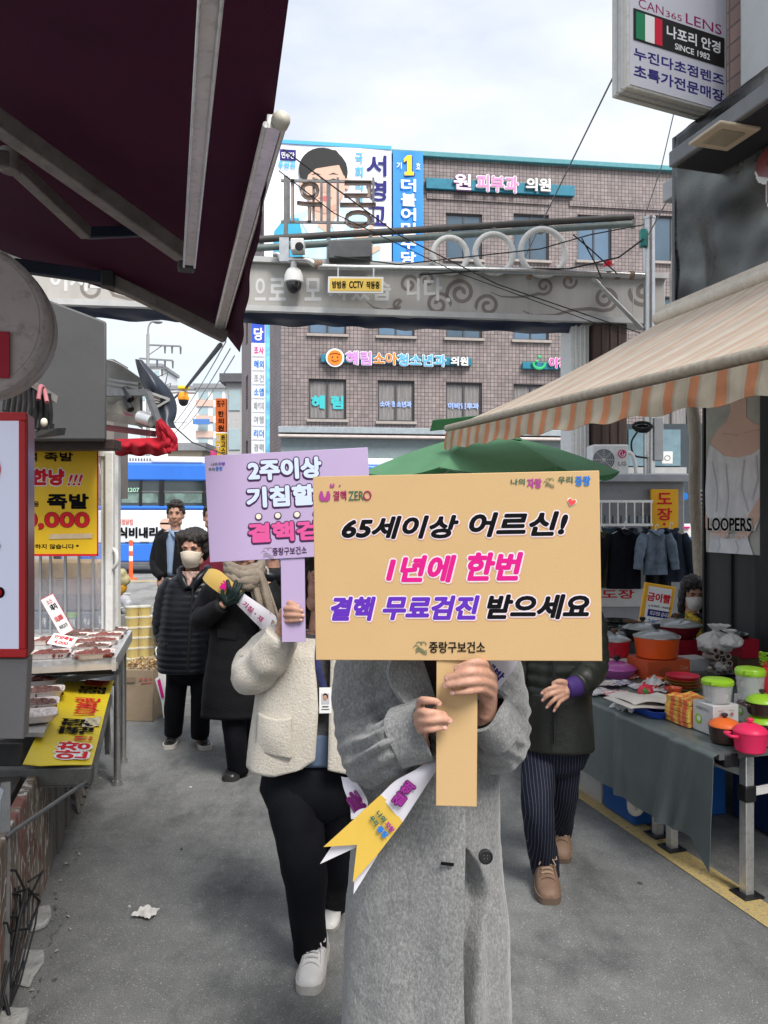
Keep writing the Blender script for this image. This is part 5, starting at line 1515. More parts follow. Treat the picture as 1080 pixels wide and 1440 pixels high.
mb=MB();mb.beam(W(165,945,4.6),W(60,960,4.2),.03,.03);mb.beam(W(150,1000,4.9),W(152,1060,4.9),.03,.03);mb.beam(W(40,962,4.4),W(170,962,4.7),.02,.02);mb.build('brace',STEEL,ctr)
t=thing('price_banner','yellow price banner with red and black lettering sloping on the counter','banner',W(95,1015,3.7),AYAW)
bTL,bTR,bBR,bBL=W(92,960,4.35),W(160,957,4.47),W(129,1077,3.20),W(32,1080,3.06)
def fban(a_,q,dz=0.0):
 p=bBL.lerp(bBR,a_).lerp(bTL.lerp(bTR,a_),q)
 return p+ZA*(.012*max(0,.25-a_)/.25+.004*math.sin(q*8+a_*3)+dz)
YB=mat('banner_yellow',(.78,.60,.03),.4,var=.06,vs=4,spec=.5)
mb=MB();mb.sheet(lambda a_,q:fban(a_,q,.004),12,24,.004);mb.build('cloth',YB,t,smooth=60)
mb=MB()
bx=(bBR-bTR).normalized();by=((bBR-bBL)+(bTR-bTL)).normalized();by=(by-bx*by.dot(bx)).normalized()
def ontext(st,a0,a1,q0,q1,mi,bold,turn=True,outline=None):
 """lettering read from the alley side: along the banner"""
 c_=fban((a0+a1)/2,(q0+q1)/2,.012)
 ln=(fban((a0+a1)/2,q1)-fban((a0+a1)/2,q0)).length;wd=(fban(a1,(q0+q1)/2)-fban(a0,(q0+q1)/2)).length
 ex=(fban(.5,q1)-fban(.5,q0)).normalized();ey=-(fban(1,.5)-fban(0,.5));ey=(ey-ex*ey.dot(ex)).normalized()
 if outline is not None:mb.text(st,c_,ex,ey,ln*1.08,wd*1.15,outline,bold+.10,0)
 mb.text(st,c_,ex,ey,ln,wd,mi,bold,.002)
ontext('안창',.40,.90,.03,.20,0,.03,outline=2);ontext('!!',.60,.90,.215,.26,0,.03)
ontext('직접',.28,.88,.285,.36,1,.03);ontext('칼질',.28,.88,.375,.45,1,.03);ontext('10,000원',.36,.88,.50,.70,0,.02)
ontext('칼질',.36,.9,.77,.87,1,.03);ontext('미니족발',.40,.92,.89,.985,0,.03)
mb.build('lettering',[REDI,INK,WHITEI],t)
mb=MB()
p=fban(.72,.40,.014);mb.sheet(lambda a_,q:fban(.66+.3*a_,.36+.10*q,.012+.003*math.sin(a_*9+q*7)),8,8,.001);mb.build('clear_tape',mat('tape_film',(.55,.50,.34),.2,var=.5,vs=40,spec=.8),t,smooth=60)
plat=thing('tray_shelf','steel shelf covered in foil that carries the meat trays','shelf',W(110,930,4.5),AYAW)
pz=.865
def onz(px,py,z=pz):return G(px,py,z)
q=[onz(20,932),onz(163,925),onz(186,886),onz(20,889)]
mb=MB();mb.slab(q,-ZA*.03);mb.build('top',mat('foil_top',(.66,.66,.66),.3,.45,var=.2,vs=18,bump=.6,bs=22),plat)
mb=MB();mb.slab([q[0]-ZA*.03,q[1]-ZA*.03,q[1]-ZA*.062,q[0]-ZA*.062],Vector((0,.03,0)));mb.build('lip',mat('cream_lip',(.58,.53,.46),.5,var=.1),plat)
mb=MB();mb.slab([q[1]-ZA*.03,q[2]-ZA*.03,q[2]-ZA*.07,q[1]-ZA*.07],-VA*.02);mb.build('side_edge',ALU,plat)
mb=MB();mb.slab([W(40,950,4.2),W(160,948,4.3),W(160,936,4.3),W(40,938,4.2)],UA*.35);mb.build('dark_drawer',BLACKM,plat)
FOAM=mat('foam_tray',(.78,.70,.66),.55,var=.05);MEAT=mat('cooked_meat',(.19,.028,.014),.35,var=.6,vs=45,bump=.8,bs=70,spec=.35);MEATD=mat('dark_meat',(.12,.035,.022),.3,var=.6,vs=40,bump=.8,bs=60,spec=.35)
FILMM=bpy.data.materials.new('cling_film');FILMM.use_nodes=True
nt,b,L=nodes(FILMM);b.inputs['Roughness'].default_value=.08;b.inputs['Base Color'].default_value=(.9,.9,.9,1);b.inputs['Alpha'].default_value=.035;b.inputs['Specular IOR Level'].default_value=.6
bump_n(nt,b,noise_n(nt,objvec(nt),40,4,.6),.6,.01);MATS['cling_film']=FILMM
def tray(c,l,w,h,rz,m,label,seed,film=True,group='meat trays on the stall'):
 t=thing('meat_tray',label,'food tray',c,rz,group)
 Rm=rotz(rz);q=lambda x,y,z:c+Rm@Vector((x,y,z))
 rr=lambda s_,z:[q(l/2*s_*math.copysign(abs(math.cos(a))**.35,math.cos(a)),w/2*s_*math.copysign(abs(math.sin(a))**.35,math.sin(a)),z)for a in[2*math.pi*k/24 for k in range(24)]]
 mb=MB();mb.rings([rr(.86,0),rr(1,h),rr(1.03,h),rr(.96,h-.002),rr(.86,.006)]);mb.build('tray',FOAM,t,smooth=35)
 rnd=random.Random(seed);mb=MB()
 for k in range(40):
  x,y=rnd.uniform(-.42,.42)*l,rnd.uniform(-.38,.38)*w
  hgt=h*(.55+.75*(1-(2*x/l)**2)*rnd.uniform(.6,1))
  mb.ell(q(x,y,hgt*.55),(rnd.uniform(.022,.042),rnd.uniform(.008,.014),hgt*.5),rotz(rnd.uniform(0,3)),9,6)
 mb.build('meat',m,t,smooth=180)
 if film:
  mb=MB();mb.grid(lambda a_,b_:q((a_-.5)*l*1.02,(b_-.5)*w*1.02,h+.002+h*1.05*(math.sin(math.pi*a_)*math.sin(math.pi*b_))**.7+.004*noise.noise(Vector((a_*7,b_*7,seed)))),12,10)
  mb.build('cling_film',FILMM,t,smooth=180)
 return t
UTR=[(70,924,MEAT,'foam tray of sliced red meat at the near end left of the shelf'),(132,924,MEAT,'foam tray of red meat at the near right corner of the shelf'),(128,914,MEATD,'foam tray of dark glossy meat second row on the shelf edge'),(140,906,MEAT,'foam tray of red meat in the third row along the shelf edge'),(148,898,MEAT,'foam tray of red meat in the fourth row along the shelf edge'),(118,893,MEATD,'foam tray of grey brown meat at the back of the shelf'),(155,891,MEATD,'foam tray of dark meat at the far right corner of the shelf'),(66,905,MEAT,'foam tray of red meat behind the white price tag card'),(100,899,MEATD,'foam tray of dark meat between the leaning card and the back tray'),(104,908,MEAT,'foam tray of red meat just behind the flat pink lettered card')]
for i,(px,py,m,lb)in enumerate(UTR):tray(onz(px,py)+ZA*.002,.21,.155,.028,AYAW+.05,m,lb,i)
LTR=[(66,946,MEATD,.20,'large bag wrapped tray of dark meat nearest the shelf in the lower tier'),(52,962,MEAT,.22,'wrapped tray of ruddy meat second in the lower tier'),(58,978,MEATD,.22,'wrapped tray of black red meat third in the lower tier'),(48,996,MEATD,.22,'wrapped tray of dark meat fourth in the lower tier'),(46,1012,FOAM,.2,'wrapped pale tray nearest the grey pedestal')]
for i,(px,py,m,l_,lb)in enumerate(LTR):tray(G(px,py,.70),l_,.17,.032,AYAW+.1,m,lb,30+i)
mb=MB();mb.slab([G(-10,1030,.69),G(62,1030,.69),G(98,940,.69),G(-10,940,.69)],-ZA*.02);mb.build_mesh('lower_shelf',ALU,'lower metal shelf under the dark wrapped meat','shelf')
t=thing('price_card','leaning white price card with red edge and small lettering on the shelf','card',W(80,893,4.7),0)
Bd=Board(62,834,96,896,4.62,R(8),R(-24))
Bd=Board(71,836,89,894,4.62,R(8),R(28))
mb=MB();Bd.plate(mb,.006);Bd.plate(mb,.002,1,(70.4,835,89.6,895),-.003);mb.build('card',[WHITEI,mat('crimson_edge',(.55,.06,.1),.5,var=0)],t)
mb=MB()
Bd.text(mb,'소스',(76,840,84,846),1,.02);Bd.text(mb,'돼지',(77,848,86,857),0,.05);Bd.text(mb,'10,000',(75,866,86,875),1,.04);Bd.text(mb,'머리고기',(75,880,86,886),0,.03)
mb.build('lettering',[INK,REDI],t)
t=thing('price_card','flat pink lettered price card lying among the meat trays','card',onz(88,913),0)
mb=MB();c_=onz(88,913)+ZA*.05;ey_=Vector((.1,.8,.5)).normalized();ex_=Vector((.95,-.1,-.25));ex_=(ex_-ey_*ex_.dot(ey_)).normalized();ez_=ex_.cross(ey_)
mb.slab([c_-ex_*.07-ey_*.045,c_+ex_*.07-ey_*.045,c_+ex_*.07+ey_*.045,c_-ex_*.07+ey_*.045],-ez_*.003);mb.build('card',WHITEI,t)
mb=MB();mb.text('안양족발',c_+ey_*.02,ex_,ey_,.11,.03,0,.03,.002);mb.text('4,000',c_-ey_*.022,ex_,ey_,.08,.028,0,.03,.002);mb.build('lettering',REDI,t)
t=thing('curtain_panel','translucent ribbed plastic curtain with white frame behind the meat trays','screen',W(100,890,4.95),0)
PV=bpy.data.materials.new('clear_vinyl');PV.use_nodes=True
nt,b,L=nodes(PV);b.inputs['Base Color'].default_value=(.50,.54,.60,1);b.inputs['Roughness'].default_value=.18;b.inputs['Alpha'].default_value=.26;b.inputs['Specular IOR Level'].default_value=.8;bump_n(nt,b,noise_n(nt,objvec(nt),9,3,.5),.4,.02);MATS['clear_vinyl']=PV
mb=MB();mb.sheet(lambda a_,q:W(20+130*a_,890-250*q,4.95)+Vector((0,.010*math.sin(a_*40),0)),60,6,.003);mb.build('vinyl',PV,t,smooth=180)
mb=MB()
for px in(57,71,92,111,131,148):mb.beam(W(px,892,4.93),W(px,640,4.93),.012,.014)
mb.build('rib',mat('silver_rib',(.40,.41,.43),.4,.5),t)
mb=MB();mb.beam(W(155,893,4.93),W(155,636,4.93),.045,.05);mb.beam(W(146,893,4.95),W(146,636,4.95),.02,.03);mb.beam(W(20,638,4.94),W(160,638,4.94),.04,.04);mb.build('frame',WHITEM,t,bev=.004)
mb=MB();mb.tube([W(160,772,4.9),W(164,778,4.88),W(164,792,4.88),W(160,799,4.9)],.012,8,smooth=4);mb.build('handle',WHITEP,t,smooth=60)
mb=MB();mb.box(W(101,865,5.0),(.07,.02,.03));mb.build_mesh('lime_tag',mat('lime_tag',(.35,.65,.15),.5,var=0),'small lime green tag behind the plastic curtain','tag')
for i,(py,c,lb)in enumerate(((800,(.55,.38,.2),'tan crate'),(822,(.42,.30,.25),'brown crate'),(842,(.25,.2,.2),'dark crate'),(868,(.2,.22,.25),'slate crate'))):
 mb=MB();mb.box(W(95,py,5.9),(.6,.4,.13));mb.build_mesh('stacked_crate',mat('crate_%d'%i,c,.8,var=.3,vs=8),lb+' stacked behind the plastic curtain','crate','crates behind the plastic curtain',bev=.01)
t=thing('pork_sign','yellow sign with red price and black lettering hung on the plastic curtain','sign',W(90,780,4.8),0)
Bd=Board(30,634,137,780,4.8,0)
mb=MB();Bd.plate(mb,.015);mb.build('panel',mat('sign_chrome_yellow',(.80,.50,.015),.4,var=.07,vs=2.5),t,bev=.003)
mb=MB();Bd.plate(mb,.006,0,(29,779,138,782),.002);Bd.plate(mb,.006,0,(136.5,634,138,781),.002);mb.build('edge',REDI,t)
mb=MB()
Bd.text(mb,'즉석',(26,636,52,649),1,.06);Bd.text(mb,'족발',(62,636,103,649),1,.06)
Bd.otext(mb,'한냥',(44,659,91,683),0,2,.06,.06);Bd.otext(mb,'!!!',(95,667,117,683),0,2,.04,.06,shear=.25)
Bd.text(mb,'용',(47,705,55,713),1,.05);Bd.text(mb,'족발',(66,694,125,716),1,.08,rings=2)
Bd.otext(mb,'10,000',(18,720,126,745),0,1,.05,.02)
Bd.text(mb,'판매하지 않습니다 *',(32,765,111,772),1,.05)
mb.build('lettering',[REDI,INK,WHITEI],t)
mb=MB();mb.slab([Bd.at(69,758,.004),Bd.at(130,757,.004),Bd.at(131,750,.004),Bd.at(71,751,.004)],Bd.n*.002);mb.build('masking_tape',mat('masking_tape',(.60,.47,.30),.7,var=.12,vs=14),t)
t=thing('awning_box','grey sheet metal box hanging above the yellow pork sign','box',W(90,640,4.4),AYAW)
HOODM=mat('grey_sheet_metal',(.095,.095,.097),.55,.2,var=.12,vs=2.5,bump=.12,bs=7,dirt=.12)
mb=MB();b0,b1,t1,t0=W(-30,619,4.35),W(150,619,4.35),W(150,452,4.35),W(-30,384,4.35)
mb.slab([b0,b1,t1,t0],Vector((-.20,.5,0)));mb.build('case',HOODM,t,bev=.012)
mb=MB();mb.beam(W(-20,627,4.5),W(166,626,4.5),.12,.06);mb.build('beam',mat('dark_brown_beam',(.045,.03,.025),.6,var=.3,vs=6,stretch=(1,8,8)),t,bev=.006)
t=thing('hook_rack','rack of black straps and hooks hanging above the lit sign box','rack',W(50,600,3.4),0)
mb=MB();mb.beam(W(10,520,3.3),W(76,562,3.6),.035,.035);mb.build('rail',mat('old_alu_rail',(.35,.34,.32),.5,.4,dirt=.4),t)
mb=MB()
for k in range(9):
 px=8+k*7.5;py=520+k*4.2
 mb.tube([W(px,py,3.3+.03*k),W(px+2,py+30,3.3+.03*k),W(px-1,py+58,3.28+.03*k)],[.012,.016,.014],6,smooth=3)
mb.build('strap',BLACKP,t,smooth=60)
mb=MB();mb.slab([W(48,606,3.45),W(80,602,3.5),W(78,612,3.5),W(50,616,3.45)],(0,.1,.012));mb.slab([W(52,600,3.45),W(66,596,3.5),W(66,603,3.5),W(52,606,3.45)],(0,.08,.01));mb.build('plate',mat('worn_black_plate',(.03,.03,.03),.5,dirt=.4),t)
mb=MB()
for px,py in((62,594),(20,572),(28,571)):mb.ell(W(px,py,3.4),(.016,.016,.02),None,8,6)
mb.build('bulb',mat('bulb_glass',(.8,.75,.62),.2,var=0),t,smooth=180)
mb=MB();mb.tube([W(54,562,3.42),W(57,544,3.45),W(62,548,3.48),W(66,566,3.42)],.010,8,smooth=4);mb.build('ribbon',mat('dusty_pink',(.42,.16,.18),.7),t,smooth=60)
# ================================================================ lit sign box on pedestal, round sign
lb=thing('light_box','white lit sign box with red frame on a grey pedestal','sign box',W(10,1040,2.9),AYAW)
LD=2.92
FACEL=mat('lit_face',(.62,.64,.80),.4,var=.02,emit=.16)
c00=W(-120,925,LD);c10=W(44,925,LD)
mb=MB();mb.slab([W(-120,925,LD),W(39,925,LD),W(39,580,LD),W(-120,580,LD)],UA*.16);mb.build('case',mat('wine_red_case',(.23,.02,.035),.3,.2,var=.15,vs=7,dirt=.2,spec=.6),lb,bev=.008)
Bd=Board(-120,582,39,923,LD-.004)
mb=MB();Bd.plate(mb,.004,0,(-110,592,28,912),.006);mb.build('face',FACEL,lb)
mb=MB()
for bx_ in((-120,580,39,592),(-120,912,39,924),(28,592,38,912)):Bd.plate(mb,.012,0,bx_,.012)
mb.build('frame',mat('bright_red_frame',(.60,.025,.03),.35,var=.05),lb,bev=.003)
mb=MB()
mb.lathe(Bd.at(-24,660,.008),[(.072,0),(.072,.002)],28,0,Bd.n)
mb.tube([Bd.at(-16,834,.009),Bd.at(2,833,.009)],.016,8,0);mb.ell(Bd.at(1,833,.009),(.020,.004,.022),None,14,6,1);mb.ell(Bd.at(0,833,.012),(.014,.004,.016),None,14,6,0)
Bd.text(mb,'족발',(-60,735,-4,775),1,.06);mb.ell(Bd.at(-2,768,.010),(.012,.003,.015),None,12,6,1)
mb.build('lettering',[REDI,INK],lb,smooth=40)
mb=MB();mb.slab([W(-120,1040,LD+.03),W(34,1040,LD+.03),W(40,926,LD+.03),W(-120,926,LD+.03)],UA*.10);mb.build('pedestal',mat('beige_grey_box',(.28,.265,.26),.55,var=.08,vs=3,dirt=.15),lb,bev=.006)
rs=thing('round_sign','round white projecting sign with weathered rim under the maroon awning','sign',W(-42,560,2.3),0)
rc=W(-44,452,2.25)
axr=(Vector((0,-1,0))+Vector((.18,0,0))).normalized()
mb=MB();mb.lathe(rc,[(.20,-.12),(.222,-.11),(.226,-.05),(.216,-.04),(.226,-.03),(.226,.02),(.214,.03),(.205,.03)],56,0,axr);mb.build('case',mat('dirty_white_rim',(.42,.37,.36),.5,var=.15,vs=9,dirt=.5),rs,smooth=40)
mb=MB();mb.lathe(rc,[(.203,.026),(.203,.032)],56,0,axr);mb.build('face',mat('grubby_white_face',(.42,.36,.36),.5,var=.1,vs=5,dirt=.4),rs,smooth=30)
mb=MB()
Bd=Board(-90,400,0,500,2.25-.04,R(10));Bd.plate(mb,.004,0,(-80,464,9,530),.0);mb.build('mark',mat('deep_red_mark',(.36,.01,.03),.5,var=0),rs,bev=.003)
t=thing('wire_rack','black wire rack leaning at the foot of the painted wall','rack',W(15,1430,2.5),0)
mb=MB()
def wr(pts,r=.0045):mb.tube([W(*p)for p in pts],r,6)
wr([(-30,1224,2.55),(22,1224,2.6),(36,1253,2.66)]);wr([(-30,1290,2.5),(28,1289,2.58),(60,1225,2.9)]);wr([(40,1240,2.72),(58,1228,2.9)]);wr([(44,1257,2.8),(54,1258,2.85)])
wr([(36,1253,2.66),(28,1289,2.58),(14,1370,2.52),(-2,1418,2.5)],.006)
for k in range(7):wr([(-18+9*k,1226+4*k,2.56+.03*k),(-12+6*k,1290+2*k,2.52+.02*k),(-20+5*k,1372,2.48),(-30+5*k,1420,2.44)],.004)
for k in range(9):wr([(2+6.5*k,1248+(k%3)*9,2.62+.02*k),(8+5.2*k,1300,2.60+.015*k),(0+3.6*k,1372+k,2.52+.01*k),(-14+2.6*k,1432,2.46)],.0035)
wr([(-6,1312,2.54),(40,1306,2.62),(56,1268,2.78),(40,1250,2.7),(0,1262,2.6)],.005);wr([(-10,1385,2.48),(22,1380,2.54),(34,1352,2.6)],.005)
wr([(-30,1363,2.48),(12,1362,2.52)]);wr([(-30,1298,2.5),(10,1298,2.5),(14,1312,2.5)]);wr([(6,1400,2.48),(16,1440,2.45),(20,1450,2.45)],.006);wr([(-10,1430,2.45),(2,1460,2.44)],.006)
mb.build('wire',BLACKM,t,smooth=60)
mb=MB();mb.slab([W(-20,1200,2.55),W(5,1200,2.6),W(5,1110,2.6),W(-20,1110,2.55)],(0,.02,0));mb.build_mesh('notice_board',mat('pale_blue_notice',(.55,.62,.72),.5,var=.1),'pale notice at the left edge of the painted wall','notice')
mb=MB();mb.beam(W(8,1100,2.62),W(6,1430,2.5),.03,.03);mb.build_mesh('dark_post',DKSTEEL,'dark metal post at the left edge of the painted wall','post')
# ================================================================ next stall: folded awning frame with tarpaulins
t=thing('folded_awning','folded stall awning with dark tarpaulin, wire shelf and red cover','awning',W(190,640,6.4),AYAW)
FD=6.4
mb=MB()
mb.sheet(lambda a_,q:W(140+58*a_,506+22*a_+72*q,FD+.5*q)+Vector((0,-.05*math.sin(a_*5),.03*math.sin(q*6+a_*4))),12,10,.006);mb.build('grey_tarp',mat('pale_grey_tarp',(.34,.335,.32),.6,var=.25,vs=4),t,smooth=60)
mb=MB()
def fnav(a_,q):
 xl=191+33*q**1.25;w_=6+40*math.sin(min(1,q*1.05+.04)*2.7)**1.0*(.55+.45*q)
 return W(xl+w_*a_,505+95*q+2*a_,FD-.12-.12*math.sin(math.pi*a_)+.03*math.sin(q*9+a_*3))
mb.sheet(fnav,14,24,.012)
mb.build('navy_tarp',mat('navy_cover',(.018,.026,.045),.45,var=.5,vs=4,spec=.6),t,smooth=60)
mb=MB()
for i in range(7):mb.beam(W(208+i*.6,552+i*3.6,FD-.3),W(236-i*3.0,560+i*2.4,FD-.2),.012,.012)
mb.beam(W(209,552,FD-.3),W(238,562,FD-.2),.02,.02);mb.beam(W(212,577,FD-.3),W(238,562,FD-.2),.016,.016);mb.build('wire_shelf',ALU,t)
mb=MB()
for k,(y0,y1)in enumerate(((532,540),(538,546),(545,552))):mb.beam(W(140,y0,FD-.1),W(196,y1,FD-.2),.03,.02)
mb.beam(W(140,553,FD-.1),W(209,552,FD-.3),.05,.05);mb.beam(W(208,552,FD-.3),W(228,610,FD-.4),.05,.04);mb.build('frame',DKSTEEL,t)
mb=MB();mb.beam(W(140,584,FD),W(214,596,FD-.3),.10,.07);mb.beam(W(140,600,FD),W(216,610,FD-.3),.06,.05,mi=1);mb.tube([W(196,586,FD-.3),W(214,592,FD-.35)],.05,10,2);mb.build('roller',[mat('old_bronze_rail',(.16,.14,.12),.5,.4,var=.3),mat('maroon_rail',(.13,.03,.035),.5),ALU],t,smooth=40)
mb=MB();mb.sheet(lambda a_,q:W(150+48*a_,560+30*q,FD+.3)+Vector((0,.03*math.sin(a_*11),0)),10,6,.006);mb.build('cream_tarp',mat('cream_tarp',(.36,.34,.29),.7,var=.25,vs=5),t,smooth=60)
mb=MB();mb.slab([W(172,579,FD-.05),W(187,584,FD-.05),W(190,590,FD-.05),W(184,590,FD-.05)],(0,.02,0));mb.build('pink_flag',mat('pink_cloth',(.7,.15,.28),.6),t)
mb=MB()
def fred(a_,q):
 x=150+90*a_;top=619-4*a_-12*max(0,a_-.8)*5*.6;bot=640-1.5*math.sin(a_*22)-7*max(0,.25-a_)-2*max(0,a_-.9)*10
 z_=FD-.22-.2*a_-.10*math.sin(math.pi*min(1,q*1.1))-.05*noise.noise(Vector((a_*9,q*2,2)))-.012*abs(noise.noise(Vector((a_*20,q*3,5))))
 return W(x,top+(bot-top)*q,z_)
mb.sheet(fred,60,12,.01)
def fred2(a_,q):
 x0=219+10*q**2;x1=226+24*math.sin(min(1,q*1.15)*1.75)**1.2
 return W(x0+(x1-x0)*a_,594+44*q-6*a_*(1-q)-5*a_*q,FD-.4-.10*math.sin(math.pi*a_)-.07*abs(noise.noise(Vector((a_*3.4,q*2.5,8))))-.012*noise.noise(Vector((a_*9,q*4,1))))
mb.sheet(fred2,26,26,.01)
mb.build('red_cover',mat('red_tarpaulin',(.40,.012,.025),.7,var=.3,vs=5,spec=.2),t,smooth=60)
mb=MB();mb.beam(W(163,640,FD),W(163,900,FD),.06,.06);mb.build('post',WHITEM,t)
mb=MB();mb.slab([W(100,700,7.2),W(160,700,7.2),W(160,505,7.2),W(100,505,7.2)],(0,.4,0));mb.build('back_wall',mat('dim_wall',(.22,.2,.19),.8),t)
mb=MB()
for i,(y,c)in enumerate(((546,0),(560,0))):mb.tube([W(176,y,FD-.2),W(184,y+16,FD-.25)],.03,8)
mb.build('hanging_handle',BLACKP,t,smooth=60)
TUB=mat('honey_yellow_tub',(.62,.47,.14),.25,var=.25,vs=10,spec=.7);TUBL=mat('pale_tub_lid',(.72,.70,.60),.3,var=.1)
cols=[(186,7),(201,6),(214,6)]
first=None;idx=0
names_=['left','middle','right']
for ci,(px,n_)in enumerate(cols):
 for k in range(n_+(1 if ci==1 else 0)):
  c_=W(px,727,6.6);c_=Vector((c_.x,c_.y+.04*ci,(.24+k*.088)))
  r_=.058
  t=thing('lidded_tub',('topmost' if k==n_+(ci==1)-1 else('lowest','second','third','fourth','fifth','sixth','seventh')[k])+' yellow lidded tub of the stack '+('beside the white curtain post','in the middle of the three stacks','beside the black iron kettle')[ci],'tub',c_,0,'yellow tubs stacked by the alley')
  if first is None:
   mb=MB();mb.lathe(c_,[(r_*.86,0),(r_,.070),(r_,.075)],18);b_=mb.build('body',TUB,t,smooth=40)
   mb=MB();mb.lathe(c_+ZA*.074,[(r_*1.05,0),(r_*1.05,.012),(r_*.9,.014)],18);l_=mb.build('lid',TUBL,t,smooth=40)
   first=(b_,l_)
  else:
   for s_ in first:
    o=s_.copy();COL.objects.link(o);o.parent=t
  idx+=1
mb=MB();c_=W(201,727,6.62);mb.box(Vector((c_.x,c_.y,.119)),(.42,.3,.238));mb.build_mesh('foam_box',mat('foam_white',(.66,.66,.63),.7),'white foam box under the stacks of yellow tubs','box',bev=.01)
mb=MB();mb.sheet(lambda a_,q:Vector((W(177+45*a_,727,6.5).x,6.5-.05*math.sin(math.pi*a_)+.012*noise.noise(Vector((a_*9,q*9,3))),.26+.58*q)),20,20,.001);mb.build_mesh('stretch_wrap',FILMM,'clear stretch wrap around the yellow tubs','plastic wrap',smooth=180)
t=thing('cardboard_box','cardboard box with faint red stamps holding dried roots by the counter','box',G(195,1015),R(-4))
CARD=mat('cardboard',(.34,.26,.18),.85,var=.12,vs=5,bump=.15,bs=60)
g0=G(196,1015);
mb=MB();mb.box(g0+Vector((0,.17,.205)),(.235,.32,.41),rotz(R(-4)));mb.build('carton',CARD,t,bev=.006)
mb=MB()
for k in range(3):mb.lathe(g0+Vector((.01+.04*k,.005,.335)),[(.013,0),(.013,.003)],14,0,(0,-1,0))
mb.box(g0+Vector((.06,.004,.305)),(.09,.004,.010));mb.box(g0+Vector((-.07,.004,.33)),(.07,.003,.04),None,1);mb.build('stamp',[mat('faded_red_stamp',(.40,.12,.10),.8,var=.2,vs=90),mat('faded_brown_stamp',(.24,.17,.12),.8)],t,smooth=40)
mb=MB();rnd=random.Random(4)
for k in range(90):
 p=g0+Vector((rnd.uniform(-.11,.11),.17+rnd.uniform(-.15,.13),.41+rnd.uniform(0,.05)))
 dv=Vector((rnd.uniform(-1,1),rnd.uniform(-1,1),rnd.uniform(-.2,.9))).normalized()*rnd.uniform(.02,.05)
 mb.tube([p,p+dv*.6,p+dv+ZA*.006],[.008,.007,.002],5,rnd.randint(0,1))
mb.build('dried_root',[mat('dried_root',(.36,.22,.10),.8,var=.4,vs=30),mat('pale_root',(.58,.44,.26),.8,var=.3,vs=30)],t,smooth=60)
c_=g0+Vector((.11,.28,.42))
t=thing('iron_kettle','small black iron kettle with arched handle on the cardboard box','kettle',c_,0)
mb=MB();mb.lathe(c_,[(.05,0),(.075,.02),(.08,.05),(.06,.08),(.035,.088)],22);mb.build('body',BLACKM,t,smooth=40)
mb=MB();mb.tube([c_+Vector((-.072+.144*k/10,0,.06+.115*math.sin(math.pi*k/10)**.7))for k in range(11)],.008,8);mb.build('handle',BLACKM,t,smooth=60)
mb=MB();mb.lathe(c_+ZA*.086,[(.036,0),(.03,.01),(.008,.012),(.012,.028),(.004,.034)],16);mb.build('lid',BLACKM,t,smooth=50)
mb=MB();mb.tube([c_+Vector((.07,0,.04)),c_+Vector((.10,0,.06)),c_+Vector((.115,0,.085))],[.016,.012,.009],8);mb.build('spout',BLACKM,t,smooth=60)
t=thing('dried_bundle','bundle of dry grey twigs standing beside the yellow tubs','twig bundle',G(231,1000),0)
mb=MB();rnd=random.Random(9);c_=W(231,916,6.5)
for k in range(120):
 a_=rnd.uniform(0,6.28);s_=rnd.uniform(.02,.10)
 mb.tube([c_+Vector((0,0,-.25)),c_+Vector((s_*.4*math.cos(a_),s_*.4*math.sin(a_),0)),c_+Vector((s_*math.cos(a_),s_*math.sin(a_),.06+rnd.uniform(0,.14)))],[.003,.003,.002],4,rnd.randint(0,1))
mb.build('twig',[mat('dry_twig',(.13,.11,.09),.9),mat('pale_twig',(.30,.27,.22),.9)],t)
mb=MB();mb.lathe(Vector((c_.x,c_.y,0)),[(.07,0),(.08,.4),(.075,.4),(.065,.02)],16);mb.build('vase',mat('dark_vase',(.05,.05,.05),.6),t,smooth=40)
mb=MB();mb.slab([W(218,912,6.3),W(228,900,6.3),W(240,1000,6.0),W(230,1010,6.0)],(.02,.02,0));mb.build_mesh('leaning_board',WHITEP,'white panel leaning beside the cardboard box','board')
t=thing('leaning_board','white board with pink panel leaning by the masked woman','board',W(228,1010,6.1),0)
mb=MB();mb.slab([W(218,955,6.0),W(224,950,6.0),W(236,1000,5.9),W(231,1003,5.9)],(.015,.02,0));mb.build('panel',WHITEP,t);mb=MB();mb.slab([W(221,957,5.99),W(225,954,5.99),W(231,980,5.93),W(227,982,5.93)],(.001,-.003,0));mb.build('label',PINKI,t)
mb=MB();mb.tube([W(220,876,6.6),W(224,884,6.5),W(230,895,6.5)],[.05,.05,.045],12,smooth=3);mb.build_mesh('card_tube',mat('kraft_tube',(.48,.36,.22),.8),'kraft card tube above the dry twigs','tube',smooth=60)
for i,(px,py,c,lb)in enumerate(((168,826,(.75,.38,.04),'amber packet bundle on top of the pile beyond the curtain'),(164,845,(.48,.03,.05),'red packet bundle in the pile beyond the curtain'),(177,848,(.62,.62,.66),'white plastic bag in the pile beyond the curtain'),(163,866,(.04,.06,.04),'dark green packet bundle low in the pile beyond the curtain'),(172,812,(.62,.55,.3),'straw coloured packet at the top of the pile'))):
 mb=MB();rnd=random.Random(i)
 for k in range(7):mb.ell(W(px+rnd.uniform(-5,5),py+rnd.uniform(-6,6),7.6),(rnd.uniform(.03,.06),.05,rnd.uniform(.03,.06)),rotz(rnd.uniform(0,3)),9,6)
 remesh(mb,'tmp',mat('packet_%d'%i,c,.4,var=.3,vs=14),None,.012,1)
 o=bpy.data.objects['tmp']if 'tmp' in bpy.data.objects else None
 o.name='packet_bundle';tag(o,lb,'packets','bright packets beyond the curtain')
mb=MB();mb.box(W(168,900,7.7),(.32,.35,.55));mb.build_mesh('display_box',mat('display_box',(.28,.26,.24),.8),'grey box under the bright packets beyond the curtain','box',bev=.01)
